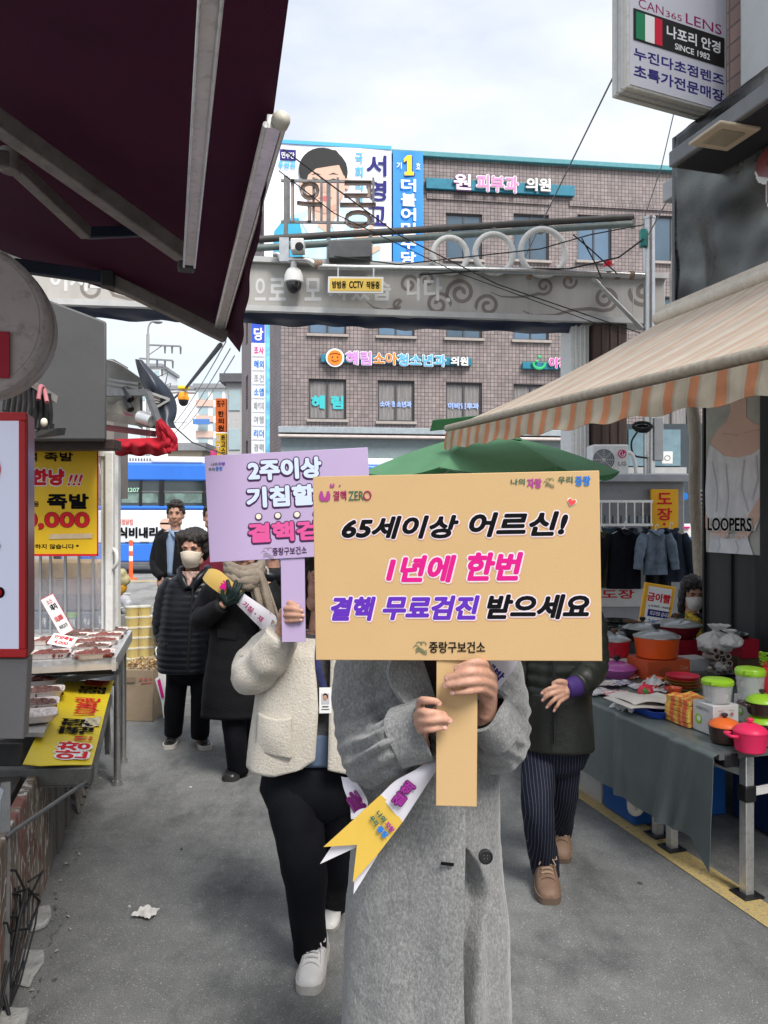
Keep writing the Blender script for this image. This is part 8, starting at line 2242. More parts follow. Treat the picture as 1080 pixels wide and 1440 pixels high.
# ---------------------------------------------------------------- cream fleece, purple placard
D2=2.80
t=thing('person','person in a cream fleece jacket and black trousers holding up the purple placard','person',(W(432,727,D2).x,D2,0),0)
Q=lambda px,py,d=D2:W(px,py,d)
mb=MB()
hd=Q(457,818,2.80)
Hf=dict(wrist=W(396,893,2.60),knk=[W(402,852,2.565),W(396,860,2.560),W(394,868,2.560),W(395,876,2.565)],fingers=[[W(404,847,2.535),W(412,849,2.52),W(419,853,2.52)],[W(402,856,2.528),W(412,856,2.512),W(424,859,2.515)],[W(402,865,2.527),W(413,865,2.511),W(426,866,2.515)],[W(402,874,2.53),W(412,873,2.515),W(423,872,2.518)]],thumb=[W(398,884,2.59),W(406,872,2.58),W(414,862,2.572),W(420,856,2.568)])
sh=[Q(405,905),Q(500,905)]
el=[W(352,952,2.74),Q(512,1010)]
an=[Vector((W(437,727,2.8).x,2.83,.10)),Vector((W(467,727,3.15).x,3.18,.17))]
body_core(mb,Q(438,1075),Q(452,960),Q(455,885),hd,sh,[Q(415,1090),Q(462,1090)],[W(428,1215,2.71),W(472,1215,2.93)],an,el,[Hf['wrist'],Q(505,1080,2.7)],1.0)
head_volumes(mb,hd,hframe(R(8)),1.03);hand(mb,**Hf)
kw=[Q(505+4*i,1100,2.7)for i in range(4)]
hand(mb,Q(505,1080,2.7),kw,[[p+Vector((0,-.005,-.03)),p+Vector((0,-.01,-.06))]for p in kw],[Q(500,1088,2.69),Q(498,1100,2.68),Q(498,1110,2.67)])
remesh(mb,'body',SKIN,t,.0042,3)
head_details(t,hd,hframe(R(8)),1.03);hair(t,hd,hframe(R(8)),'long',1.03,2)
for fg in Hf['fingers']:nails(t,[(fg[-1]+Vector((.001,-.0062,.001)),fg[-1]-fg[-2],nz)])
fl=lambda z,th,tt:.03*noise.noise(Vector((math.cos(th)*1.8,math.sin(th)*1.8,z*3)))+.015*noise.noise(Vector((math.cos(th)*5,math.sin(th)*5,z*8)))
mb=MB();loft(mb,[(Q(455,890),.09,.06),(Q(455,925),.17,.10),(Q(450,1000),.175,.115),(Q(444,1035),.175,.12)],36,5);mb.build('knit_top',mat('charcoal_knit',(.085,.085,.09),.9,var=.3,vs=60,bump=.6,bs=120),t,smooth=180)
mb=MB();loft(mb,[(Q(446,1020),.178,.118),(Q(442,1045),.182,.125),(Q(440,1064),.180,.125)],36,4);mb.build('shirt_hem',mat('slate_blue_shirt',(.10,.14,.22),.8,var=.12,vs=12),t,smooth=180)
mb=MB();mb.tube([Q(448,885,2.70),Q(446,930,2.665),Q(455,965,2.655),Q(458,968,2.65)],.012,8,smooth=4,flat=(.3,(0,1,0)));mb.build('lanyard',mat('navy_ribbon',(.02,.025,.09),.6,var=.3,vs=60),t,smooth=60)
mb=MB();Bb=Board(449,967,466,1003,2.642,R(4));Bb.plate(mb,.003);Bb.plate(mb,.0005,1,(452,975,463,990),.0012)
mb.ell(Bb.at(457,981,.0016),(.008,.001,.010),None,12,6,2);mb.ell(Bb.at(457,979.5,.0012),(.011,.0008,.012),None,12,6,3);Bb.plate(mb,.0005,3,(453,993,462,994.5),.0012);Bb.plate(mb,.0005,3,(452,997,463,998),.0012)
mb.build('badge',[WHITEI,mat('badge_grey',(.5,.5,.52),.5,var=0),SKIN,INK],t)
def jk(a_,q):
 zt,zb_=Q(0,893).z,Q(0,1073).z
 z=zt+(zb_-zt)*q
 py=893+180*q
 g0,g1=R(-90+10+3*q),R(270-3+6*min(1,q*2)-60*max(0,q-.88))
 th=g1+(g0-g1)*a_
 sp=min(1,.50+q*4.2)
 hw=(.200+.028*q)*sp;hdp=(.135+.025*q)*(.6+.4*sp)
 nn=1+.04*noise.noise(Vector((math.cos(th)*2.2,math.sin(th)*2.2,z*3)))+.022*math.sin(z*24+5*math.sin(th*1.5)+3*noise.noise(Vector((th*2,z*3,1))))*max(0,noise.noise(Vector((th*1.5,z*4,6))))+.012*noise.noise(Vector((math.cos(th)*7,math.sin(th)*7,z*10)))
 cx=452-12*q
 c=Q(cx,py,D2)
 x=math.copysign(abs(math.cos(th))**.85,math.cos(th));y=math.copysign(abs(math.sin(th))**.85,math.sin(th))
 zz=c.z+(.028*max(0,abs((a_-.5)*2)-.86)/.14)*(q>.85)*(q-.85)/.15
 return Vector((c.x+hw*x*nn,c.y+hdp*y*nn,zz))
mb=MB();mb.sheet(jk,90,44,.022)
mb.tube([Q(418,898,2.80),Q(395,905,2.80),Q(368,925,2.79),Q(352,945,2.76),Q(358,948,2.70),Q(378,925,2.645),Q(392,902,2.61),Q(396,890,2.60)],[.075,.078,.074,.070,.070,.068,.060,.054],30,smooth=8,mod=lambda l,th:crumple(.13,10,5,2)(l,th)+.055*math.sin(l*62+2.2*math.sin(th)+2*noise.noise(Vector((l*6,math.cos(th),3))))*max(0,math.cos(th-2.4)))
mb.tube([Q(492,898,2.80),Q(508,915,2.80),Q(516,960,2.80),Q(514,1010,2.79),Q(508,1062,2.73),Q(505,1082,2.70)],[.072,.078,.076,.072,.064,.056],24,smooth=6,mod=crumple(.10,9,5,4))
jo=mb.build('fleece_jacket',FLEECE,t,smooth=180)
mb=MB();ppk=[(370,990),(376,992),(396,998),(417,995),(417,1040),(412,1050),(388,1046),(374,1038),(368,1020)]
def pk(a_,q):
 x0,x1=371-3*q,417.5;yy=(992+54*q)+4*math.sin(math.pi*a_)*(1-q)-5*(1-a_)*q
 px=x0+(x1-x0)*a_
 th_x=(px-(452-12*(yy-893)/180))/F*D2
 hw,hdp=.222,.155
 c=max(-.97,min(.97,th_x/hw));y=-hdp*(1-abs(c)**2.3)**.5
 return Vector((px*0+(px-540)/F*D2,D2+y-.016-.010*math.sin(math.pi*a_)*math.sin(math.pi*q),H+(HY-yy)/F*D2))
mb.sheet(pk,18,18,.018);mb.build('pocket',FLEECE,jo,smooth=180)
mb=MB();mb.lathe(Q(473,976,2.64),[(.008,0),(.008,.004),(.003,.006)],14,0,(0,-1,0));mb.build('snap_button',STEEL,jo,smooth=40)
trousers(t,BLACKTR,Q(436,1085),[[W(412,1085,2.80),W(418,1150,2.74),W(428,1215,2.70),W(433,1290,2.74),W(437,1340,2.80)],[W(462,1085,2.82),W(470,1150,2.86),W(472,1215,2.92),W(470,1245,3.02),W(468,1268,3.10)]],[.105,.096,.080,.066,.061],.155,seed=1,amp=.09)
WSHOE=mat('white_leather',(.66,.65,.64),.45,var=.08,vs=14,bump=.15,bs=40);WSOLE=mat('scuffed_white_sole',(.50,.48,.45),.6,var=.2,vs=20)
shoe(t,Vector((W(440,727,2.64).x+.0,2.88,.0)),Vector((W(435,727,2.6).x-.005,2.60,.0)),WSHOE,WSOLE,.048,.125,laces=(mat('off_white_lace',(.48,.48,.50),.8),True,mat('grey_seam',(.42,.42,.43),.6)))
shoe(t,Vector((W(465,1290,3.2).x,3.20,.13)),Vector((W(461,1318,3.0).x,2.99,.0)),WSHOE,WSOLE,.046,.09,laces=(mat('off_white_lace',(.48,.48,.50)),False,mat('grey_seam',(.42,.42,.43))),up=(0,-.5,.85))
LIL=mat('lilac_board',(.49,.385,.605),.55,var=.03,vs=3)
t=thing('placard','lilac placard with pale blue and pink outlined lettering and a flat stem','placard',W(412,903,2.52),0)
Bd=Board(291,635,521,785,2.52,0,R(3.0))
mb=MB();Bd.plate(mb,.006);mb.build('board',LIL,t,bev=.0012)
S2=Board(396,780,430,903,2.525,0,R(.8))
mb=MB();S2.plate(mb,.006,0,(395.5,785,429,903),0);mb.build('stem',LIL,t,bev=.0012)
mb=MB();PB=mat('pale_blue_letter',(.62,.72,.90),.5,var=0);HP=mat('pink_bold_letter',(.72,.10,.32),.5,var=0);DPL=mat('dark_plum_outline',(.06,.02,.08),.5,var=0)
for st_,bx,mi in(('2주이상',(351,644,455,674),0),('기침할때',(347,682,474,712),0),('결핵검진',(347,733,480,761),1)):
 w_,h_=Bd.dim(*bx);c_=Bd.at((bx[0]+bx[2])/2,(bx[1]+bx[3])/2);g_=.05*h_
 mb.text(st_,c_-Bd.ey*.004-Bd.ex*.0015,Bd.ex,Bd.ey,w_+2*g_,h_+2*g_,2,.10,.0003,0,0,2)
 mb.text(st_,c_,Bd.ex,Bd.ey,w_+2*g_,h_+2*g_,2,.10,.0008,0,0,2)
 mb.text(st_,c_,Bd.ex,Bd.ey,w_,h_,mi,.055,.0013,0,0,2)
for px in(363,390,417,444):
 c_=Bd.at(px,724.5,.001);mb.lathe(c_,[(.0125,0),(.0125,.001)],18,2,Bd.n);mb.lathe(c_+Bd.n*.001+Bd.ey*.001,[(.009,0),(.009,.001)],18,3,Bd.n)
Bd.text(mb,'나의',(300,645,309,650),5,.04);Bd.text(mb,'자랑',(310,645,320,650),4,.04);Bd.text(mb,'우리',(296,652,305,657),5,.04);Bd.text(mb,'중랑',(306,651,316,657),6,.04)
Bd.text(mb,'중랑구보건소',(380,769,428,780),2,.03)
mb.build('lettering',[PB,HP,DPL,mat('cream_dot',(.80,.76,.62),.5,var=0),PURPI,GREENI,BLUEI],t)
mb=MB();cloudlogo(Bd,mb,374,775,.9,0);mb.build('logo',GREYI,t)
# ---------------------------------------------------------------- masked woman in a long black padded coat
D3=5.35
t=thing('person','person with bouffant hair and pale mask in a long black padded coat','person',(W(265,727,D3).x,D3,0),0)
Q=lambda px,py,d=D3:W(px,py,d)
hd=Q(272,774,5.30);Mh=hframe(R(-4),R(6))
sh=[Q(240,822),Q(300,822)];el=[Q(230,880),Q(310,880)];wr_=[Q(250,905,5.33),Q(293,905,5.34)]
ank=[G(243,1042)+ZA*.07,G(282,1046)+ZA*.07]
mb=MB();body_core(mb,Q(266,925),Q(270,850),Q(271,808),hd,sh,[Q(252,930),Q(282,930)],[W(246,990,5.41),W(282,990,5.38)],ank,el,wr_,1.0);head_volumes(mb,hd,Mh,1.06)
for w_ in wr_:
 kk=[w_+Vector((.016*(i-1.5),-.03,-.06))for i in range(4)];hand(mb,w_,kk,[[p+Vector((0,-.005,-.03)),p+Vector((0,.005,-.055))]for p in kk],[w_+Vector((.02,-.02,-.02)),w_+Vector((.035,-.035,-.05)),w_+Vector((.035,-.04,-.075))])
remesh(mb,'body',SKIN,t,.0065,2);head_details(t,hd,Mh,1.06,mouth=False,closed=True);hair(t,hd,Mh,'bouffant',1.05,5)
mb=MB();q=lambda x,y,z:hd+Mh@(Vector((x,y,z))*1.06)
mb.sheet(lambda a_,b_:q(.071*math.sin((a_-.5)*2.6)*(1-.30*b_**1.6),-.018-.080*math.cos((a_-.5)*2.3)-.018*math.sin(math.pi*min(1,b_*1.1))*math.cos((a_-.5)*3)+.015*b_**2,-.004+.016*math.cos((a_-.5)*3.1)**2-.088*b_-.026*b_*math.cos((a_-.5)*3.1)),22,14,.004)
for s_ in(-1,1):mb.tube([q(s_*.064,-.045,-.03),q(s_*.082,.0,.0),q(s_*.080,.02,-.01)],.002,5)
mb.build('face_mask',mat('cream_mask',(.66,.58,.47),.8,var=.05,bump=.2,bs=60),t,smooth=180)
mb=MB();loft(mb,[(Q(271,805),.055,.055),(Q(270,812),.13,.09),(Q(270,824),.185,.12),(Q(268,850),.20,.15),(Q(264,890),.20,.155),(Q(263,925),.205,.155),(Q(263,943),.195,.15)],44,14,quilt(.042,.055),2.3)
mb.tube([Q(246,818),Q(236,836),Q(229,872),Q(231,893),Q(243,910,5.24)],[.070,.078,.072,.066,.055],20,smooth=9,mod=quilt_l(.055,.12));mb.tube([Q(294,818),Q(306,836),Q(313,872),Q(311,893),Q(300,910,5.25)],[.070,.078,.072,.066,.055],20,smooth=9,mod=quilt_l(.055,.12))
co=mb.build('padded_coat',BLACKPUFF,t,smooth=180)
mb=MB();mb.tube([Q(272,812,5.20),Q(270,850,5.19),Q(266,900,5.185),Q(264,942,5.19)],.008,6);mb.build('zip',BLACKP,co,smooth=60)
mb=MB();mb.tube([q(-.075,.06,-.125),q(-.085,-.02,-.135),q(-.05,-.085,-.175),q(-.012,-.105,-.235)],.026,12,smooth=5,mod=crumple(.1,14));mb.tube([q(.075,.06,-.125),q(.085,-.02,-.135),q(.05,-.085,-.175),q(.012,-.105,-.235)],.026,12,smooth=5,mod=crumple(.1,14));mb.build('collar',BLACKPUFF,t,smooth=180)
mb=MB();mb.sheet(lambda a_,b_:q((a_-.5)*(.115-.07*b_),-.070-.028*b_-.012*math.sin(a_*3.14)+.006*math.sin(a_*13),-.125-.095*b_),14,10,.006);mb.build('neck_scarf',mat('floral_scarf',(.42,.28,.24),.8,var=.85,vs=30),t,smooth=180)
trousers(t,BLACKTR,Q(266,930),[[Q(252,930),W(246,985,5.38),W(244,1030,5.5)],[Q(283,930),W(283,985,5.35),W(281,1034,5.42)]],[.082,.070,.064],.13,seed=4)
for(h_,t_)in(((245,1040),(236,1056)),((281,1042),(289,1053))):
 a,b_=G(*h_),G(*t_);f_=(b_-a);f_.z=0;shoe(t,a,a+f_.normalized()*.25,BLACKLEATHER,SOLEW,.045,.085,laces=(BLACKP,False))
# ---------------------------------------------------------------- scarf and gloves
D4=4.75
t=thing('person','person in a long black coat with taupe scarf and glove laid on a sash','person',(W(335,727,D4).x,D4,0),0)
Q=lambda px,py,d=D4:W(px,py,d)
hd=Q(343,772,4.72);Mh=hframe(R(0));sh=[Q(305,828),Q(378,828)];el=[Q(284,872,4.72),Q(392,900)];wr_=[Q(314,850,4.52),Q(388,960,4.70)]
ank=[G(334,1088)+ZA*.08,G(358,1062)+ZA*.09]
mb=MB();body_core(mb,Q(338,965),Q(342,860),Q(343,812),hd,sh,[Q(325,970),Q(352,970)],[Q(332,1040),Q(356,1035,4.9)],ank,el,wr_,1.0);head_volumes(mb,hd,Mh,1.02)
Hg=dict(wrist=wr_[0],knk=[Q(322,833,4.50),Q(327,836,4.49),Q(331,840,4.49),Q(333,845,4.50)],fingers=[[Q(322,827,4.49),Q(321,821,4.50)],[Q(329,829,4.48),Q(331,822,4.49)],[Q(334,832,4.48),Q(337,826,4.49)],[Q(336,840,4.49),Q(340,835,4.50)]],thumb=[Q(317,846,4.50),Q(313,838,4.49),Q(313,830,4.49)])
Hg['fingers'][1].append(Q(332,818,4.50));Hg['fingers'][2].append(Q(339,822,4.50));Hg['fingers'][0].append(Q(320,817,4.51));Hg['fingers'][3].append(Q(342,832,4.51))
hand(mb,**Hg)
kk=[wr_[1]+Vector((.016*(i-1.5),-.01,-.07))for i in range(4)];hand(mb,wr_[1],kk,[[p+Vector((0,-.005,-.03)),p+Vector((0,.0,-.06))]for p in kk],[wr_[1]+Vector((-.02,-.02,-.02)),wr_[1]+Vector((-.035,-.03,-.05)),wr_[1]+Vector((-.035,-.03,-.08))])
remesh(mb,'body',SKIN,t,.0062,2,matfn=None);head_details(t,hd,Mh,1.02);hair(t,hd,Mh,'bouffant',1.02,8)
mb=MB();hand(mb,**Hg,fr=(.0125,.0115,.0105));remesh(mb,'glove',mat('dark_green_glove',(.010,.022,.020),.6,var=.2),t,.005,1,lambda p,n:.0015)
mb=MB();loft(mb,[(Q(343,806),.06,.06),(Q(343,814),.13,.09),(Q(342,828),.175,.115),(Q(340,860),.185,.14),(Q(336,910),.185,.145),(Q(331,960),.195,.15),(Q(328,1004),.200,.15)],44,10,quilt(.11,.02),2.3)
mb.tube([Q(312,824),Q(298,840),Q(284,868,4.72),Q(290,868,4.62),Q(313,851,4.53)],[.078,.084,.078,.070,.05],20,smooth=8,mod=crumple(.12,12,5,3));mb.tube([Q(372,824),Q(386,850),Q(394,900),Q(388,955,4.72)],[.078,.082,.075,.06],20,smooth=8,mod=crumple(.10,10,5,6))
co=mb.build('long_coat',BLACKCOAT,t,smooth=180)
mb=MB();mb.sheet(lambda a_,b_:Q(306+26*a_,884+4*a_+12*b_,4.605),6,4,.008);mb.build('pocket_flap',BLACKCOAT,co,smooth=60)
SCARF=mat('taupe_scarf',(.26,.215,.17),.9,var=.2,vs=14,bump=.5,bs=70)
mb=MB()
for k,(y_,r_,o_)in enumerate(((796,.026,.0),(803,.030,.02),(811,.030,.03),(818,.024,.03))):
 mb.tube([Q(320+k,y_-4,4.72),Q(323,y_,4.64-o_),Q(334,y_+5,4.59-o_),Q(350,y_+6,4.58-o_),Q(364,y_+1,4.63-o_),Q(368-k,y_-5,4.72)],r_,12,smooth=6,flat=(1.25,(0,0,1)),mod=crumple(.3,16,5,k))
def fsc(a_,q):
 x=343+26*q**.8+(24+6*q)*a_;y=806+92*q-6*a_
 return Q(x,y,4.585-.03*math.sin(q*3.1)+.014*math.sin(a_*14+q*3)+.01*noise.noise(Vector((a_*5,q*6,1))))
mb.sheet(fsc,26,20,.012)
mb.build('scarf',SCARF,t,smooth=180)
mb=MB()
Lc=[(296,806,4.60),(308,806,4.545),(330,824,4.528),(342,834,4.525),(373,855,4.53),(395,872,4.58)];Rc=[(288,817,4.60),(298,824,4.545),(320,840,4.528),(332,849,4.525),(356,873,4.53),(380,897,4.58)]
strip(mb,Lc,Rc,0,.002,.01,8);sa_=mb.build('sash',PAPW,t,smooth=60)
mb=MB();strip(mb,[(294,800,4.62),(301,800,4.57),(311,804,4.535),(327,818,4.516),(342,832,4.514)],[(285,813,4.62),(288,818,4.57),(297,826,4.535),(314,838,4.516),(332,849,4.514)],0,.002,.008,8);mb.build('sash_front',mat('sash_gold',(.60,.40,.11),.5,var=.04),sa_,smooth=60)
mb=MB();k4=4.53/F;e5=Vector((math.cos(R(-38)),0,math.sin(R(-38))));n5=Vector((-e5.z,0,e5.x))
mb.text('결핵',W(319,827,4.496),e5,n5,22*k4,13*k4,0,.06,0)
for i,ch_ in enumerate(('기','침','·','재')):mb.text(ch_,W(345+7*i,850+6.6*i,4.500),e5,n5,None if ch_=='·' else 8*k4,(2.5 if ch_=='·' else 8)*k4,1,.04,0)
mb.build('lettering',[PINKI,WINEI],sa_)
trousers(t,BLACKTR,Q(338,975),[[Q(326,975),W(331,1035,4.72),W(335,1086,4.80)],[Q(352,975),W(356,1030,4.9),W(358,1062,5.02)]],[.085,.070,.062],.13,seed=7)
a=G(336,1086);shoe(t,a+Vector((.0,.06,0)),a+Vector((-.03,-.18,0)),BLACKLEATHER,SOLED,.05,.11,name='boot');a=G(360,1068);shoe(t,a+Vector((0,.10,.04)),a+Vector((.01,-.13,0)),BLACKLEATHER,SOLED,.048,.11,name='boot')
# ---------------------------------------------------------------- hooded person behind
D5=5.7
t=thing('person','person in a black hooded jacket mostly hidden behind the scarf wearer','person',(W(378,727,D5).x,D5,0),0)
Q=lambda px,py,d=D5:W(px,py,d)
hd=Q(384,765);Mh=hframe(R(10));sh=[Q(352,808),Q(416,808)];el=[Q(346,865),Q(424,865)];wr_=[Q(350,920,5.6),Q(420,920,5.6)];ank=[G(362,1040)+ZA*.08,G(392,1036)+ZA*.08]
mb=MB();body_core(mb,Q(382,920),Q(384,845),Q(384,800),hd,sh,[Q(368,925),Q(398,925)],[Q(365,985),Q(395,985)],ank,el,wr_,1.0);head_volumes(mb,hd,Mh)
for w_ in wr_:
 kk=[w_+Vector((.016*(i-1.5),-.01,-.07))for i in range(4)];hand(mb,w_,kk,[[p+Vector((0,-.005,-.03)),p+Vector((0,.0,-.06))]for p in kk],[w_+Vector((.02,-.02,-.02)),w_+Vector((.03,-.03,-.05)),w_+Vector((.03,-.03,-.08))])
remesh(mb,'body',SKIN,t,.008,2);head_details(t,hd,Mh);hair(t,hd,Mh,'man',1.0,4,voxel=.008)
mb=MB();loft(mb,[(Q(384,798),.07,.07),(Q(384,806),.15,.1),(Q(384,820),.20,.13),(Q(384,860),.21,.15),(Q(384,920),.21,.15)],40,12,quilt(.07,.05),2.3)
for x in(-1,1):mb.tube([Q(384+x*30,812),Q(384+x*38,840),Q(384+x*42,870),Q(384+x*36,915,5.62)],[.08,.085,.078,.055],18,smooth=8,mod=quilt_l(.07,.10))
mb.tube([Q(356,800,5.75),Q(352,790,5.65),Q(364,802,5.55),Q(384,812,5.53),Q(404,802,5.55),Q(414,790,5.65),Q(408,784,5.8)],.05,12,smooth=5);mb.build('hooded_jacket',BLACKPUFF,t,smooth=180)
mb=MB();mb.tube([Q(368,792,5.52),Q(376,800,5.49),Q(377,808,5.48)],.007,6,smooth=4);mb.build('hood_cord',mat('pale_cord',(.45,.42,.36),.7),t,smooth=60)
trousers(t,BLACKTR,Q(382,925),[[Q(368,925),Q(365,985),W(362,1036,5.9)],[Q(398,925),Q(395,985),W(392,1034,5.9)]],[.095,.08,.074],.14,seed=9)
for x in(362,392):a=G(x,1040);shoe(t,a+Vector((0,.08,0)),a+Vector((0,-.16,0)),BLACKLEATHER,SOLED,.048,.1,name='boot')
# ---------------------------------------------------------------- man in open black jacket
D6=7.9
t=thing('person','person with swept black hair in an open black jacket and pale blue shirt','person',(W(244,727,D6).x,D6,0),0)
Q=lambda px,py,d=D6:W(px,py,d)
hd=Q(247,724.5);Mh=hframe(R(6));sh=[Q(228,752),Q(262,752)];el=[Q(219,786),Q(271,787)];wr_=[Q(226,808,7.78),Q(264,809,7.78)];ank=[Vector((Q(238,0).x,D6,.08)),Vector((Q(256,0).x,D6+.05,.08))]
mb=MB();body_core(mb,Q(244,822),Q(246,775),Q(247,748),hd,sh,[Q(237,825),Q(252,825)],[Q(238,880),Q(253,880)],ank,el,wr_,1.0);head_volumes(mb,hd,Mh,1.02)
for w_ in wr_:
 kk=[w_+Vector((.016*(i-1.5),-.02,-.06))for i in range(4)];hand(mb,w_,kk,[[p+Vector((0,-.005,-.03)),p+Vector((0,.0,-.05))]for p in kk],[w_+Vector((.02,-.02,-.02)),w_+Vector((.03,-.03,-.05)),w_+Vector((.03,-.03,-.07))])
remesh(mb,'body',SKIN,t,.0075,2);head_details(t,hd,Mh,1.02,closed=True);hair(t,hd,Mh,'man',1.04,11)
mb=MB();loft(mb,[(Q(247,746),.06,.06),(Q(247,753),.13,.10),(Q(246,776),.15,.125),(Q(245,808),.145,.125)],32,5);mb.build('shirt',mat('pale_blue_shirt',(.26,.36,.52),.8,var=.08),t,smooth=180)
mb=MB();mb.tube([Q(239,746,7.86),Q(243,751,7.79),Q(247,755,7.77),Q(251,751,7.79),Q(255,746,7.86)],.014,8,smooth=4);mb.build('shirt_collar',mat('pale_blue_shirt',(.26,.36,.52)),t,smooth=60)
def jk2(a_,q):
 py=748+58*q;g0,g1=R(-90+14-6*min(1,q*1.2)),R(270-16+8*min(1,q*1.2));th=g1+(g0-g1)*a_
 sp=min(1,.5+q*3.5);hw=(.195+.01*q)*sp;hdp=.155*(.6+.4*sp);nn=1+.035*noise.noise(Vector((math.cos(th)*2.2,math.sin(th)*2.2,q*4)))
 c=Q(246-1.5*q,py);return Vector((c.x+hw*math.cos(th)*nn,c.y+hdp*math.sin(th)*nn,c.z))
mb=MB();mb.sheet(jk2,60,20,.012)
mb.tube([Q(235,750),Q(228,758),Q(220,786),Q(221,800,7.83),Q(229,812,7.75)],[.075,.080,.070,.062,.055],18,smooth=7,mod=crumple(.14,9));mb.tube([Q(256,750),Q(263,758),Q(271,787),Q(270,801,7.83),Q(262,813,7.75)],[.075,.080,.070,.062,.055],18,smooth=7,mod=crumple(.14,9,5,4));mb.build('jacket',BLACKCOAT,t,smooth=180)
trousers(t,GREYTR,Q(244,822),[[Q(238,820),Q(238,880),Vector((Q(238,0).x,D6,.1))],[Q(251,820),Q(253,880),Vector((Q(256,0).x,D6+.05,.1))]],[.095,.078,.07],.14,seed=12)
for a in ank:shoe(t,a+Vector((0,.07,-.08)),a+Vector((0,-.19,-.08)),BLACKLEATHER,SOLED)
# ---------------------------------------------------------------- person in red jacket at the placard edge
D7=7.6
t=thing('person','person in a maroon jacket just showing at the lilac placard edge','person',(W(300,727,D7).x,D7,0),0)
Q=lambda px,py,d=D7:W(px,py,d)
hd=Q(298,728);Mh=hframe(R(12));sh=[Q(280,758),Q(320,758)];el=[Q(271,790),Q(328,792)];wr_=[Q(272,814,7.45),Q(322,820,7.45)];ank=[Vector((Q(292,0).x,D7,.08)),Vector((Q(310,0).x,D7,.08))]
mb=MB();body_core(mb,Q(300,840),Q(300,782),Q(299,752),hd,sh,[Q(292,845),Q(308,845)],[Q(292,900),Q(309,900)],ank,el,wr_,1.0);head_volumes(mb,hd,Mh)
for w_ in wr_:
 kk=[w_+Vector((.016*(i-1.5),-.02,-.06))for i in range(4)];hand(mb,w_,kk,[[p+Vector((0,-.005,-.03)),p+Vector((0,.0,-.05))]for p in kk],[w_+Vector((.02,-.02,-.02)),w_+Vector((.03,-.03,-.05)),w_+Vector((.03,-.03,-.07))])
remesh(mb,'body',SKIN,t,.009,2);head_details(t,hd,Mh);hair(t,hd,Mh,'man',1.0,13,voxel=.008)
mb=MB();loft(mb,[(Q(299,752),.06,.06),(Q(299,760),.15,.10),(Q(300,785),.20,.14),(Q(300,830),.20,.14)],32,8,quilt(.08,.03),2.3)
mb.tube([Q(284,757),Q(277,768),Q(271,790),Q(273,814,7.47)],[.075,.08,.07,.055],16,smooth=7,mod=crumple(.12,9));mb.tube([Q(316,757),Q(323,768),Q(328,790),Q(322,818,7.47)],[.075,.08,.07,.055],16,smooth=7,mod=crumple(.12,9));mb.build('jacket',mat('maroon_jacket',(.16,.012,.03),.6,var=.2),t,smooth=180)
trousers(t,BLACKTR,Q(300,842),[[Q(292,842),Q(292,900),ank[0]],[Q(308,842),Q(309,900),ank[1]]],[.09,.078,.07],.14,seed=14)
for a in ank:shoe(t,a+Vector((0,.07,-.08)),a+Vector((0,-.19,-.08)),BLACKLEATHER,SOLED)
# ---------------------------------------------------------------- olive padded jacket, pinstripe trousers
D8=3.42
t=thing('person','person in a dark olive padded jacket pinstripe trousers and brown shoes by the table','person',(W(785,727,D8).x,D8,0),0)
Q=lambda px,py,d=D8:W(px,py,d)
hd=Q(790,780);Mh=hframe(R(6));sh=[Q(750,862),Q(820,862)];el=[Q(731,935),Q(835,926,3.38)];wr_=[Q(720,1000,3.42),Q(806,968,3.20)]
ank=[W(769,1222,3.45),W(787,1170,3.78)]
mb=MB();body_core(mb,Q(785,1030),Q(790,910),Q(790,842),hd,sh,[Q(765,1040),Q(792,1040)],[W(757,1140,3.33),W(790,1120,3.57)],ank,el,wr_,1.0);head_volumes(mb,hd,Mh)
Hd=dict(wrist=wr_[1],knk=[Q(783,966,3.165),Q(783,973,3.16),Q(784,980,3.16),Q(787,986,3.165)],fingers=[[Q(774,968,3.155),Q(767,971,3.16),Q(762,975,3.165)],[Q(775,976,3.15),Q(768,980,3.152),Q(763,985,3.16)],[Q(778,985,3.15),Q(773,990,3.153),Q(769,995,3.16)],[Q(784,992,3.155),Q(781,996,3.158),Q(779,1000,3.163)]],thumb=[Q(795,960,3.18),Q(786,958,3.165),Q(778,961,3.17)])
hand(mb,**Hd);w_=wr_[0];kk=[w_+Vector((.016*(i-1.5),-.02,-.06))for i in range(4)];hand(mb,w_,kk,[[p+Vector((0,-.005,-.03)),p+Vector((0,.0,-.05))]for p in kk],[w_+Vector((.02,-.02,-.02)),w_+Vector((.03,-.03,-.05)),w_+Vector((.03,-.03,-.07))])
remesh(mb,'body',SKIN,t,.0045,2);head_details(t,hd,Mh);hair(t,hd,Mh,'bouffant',1.0,14,voxel=.008)
for fg in Hd['fingers']:nails(t,[(fg[-1]+Vector((-.001,-.0066,.002)),fg[-1]-fg[-2],nz)])
mb=MB();loft(mb,[(Q(790,845),.06,.06),(Q(790,852),.15,.10),(Q(786,866),.158,.12),(Q(784,900),.158,.14),(Q(783,950),.156,.145),(Q(782,975),.152,.145)],48,14,quilt(.052,.05),2.3)
loft(mb,[(Q(782,968),.152,.145),(Q(782,985),.154,.146),(Q(783,1020),.158,.148),(Q(784,1048),.161,.150)],48,6,fl,2.3)
mb.tube([Q(746,858),Q(732,880),Q(728,935),Q(722,990,3.42)],[.075,.078,.070,.055],20,smooth=10,mod=quilt_l(.06,.12));mb.tube([Q(816,860),Q(828,880),Q(834,928,3.38),Q(826,950,3.28),Q(810,964,3.215)],[.072,.076,.068,.062,.050],22,smooth=9,mod=quilt_l(.06,.11));co=mb.build('padded_jacket',GREENPUFF,t,smooth=180)
mb=MB();mb.tube([Q(779,860,3.285),Q(779,930,3.255),Q(780,1000,3.255),Q(780,1046,3.255)],.007,6,smooth=4);mb.build('zip',BLACKP,co,smooth=60)
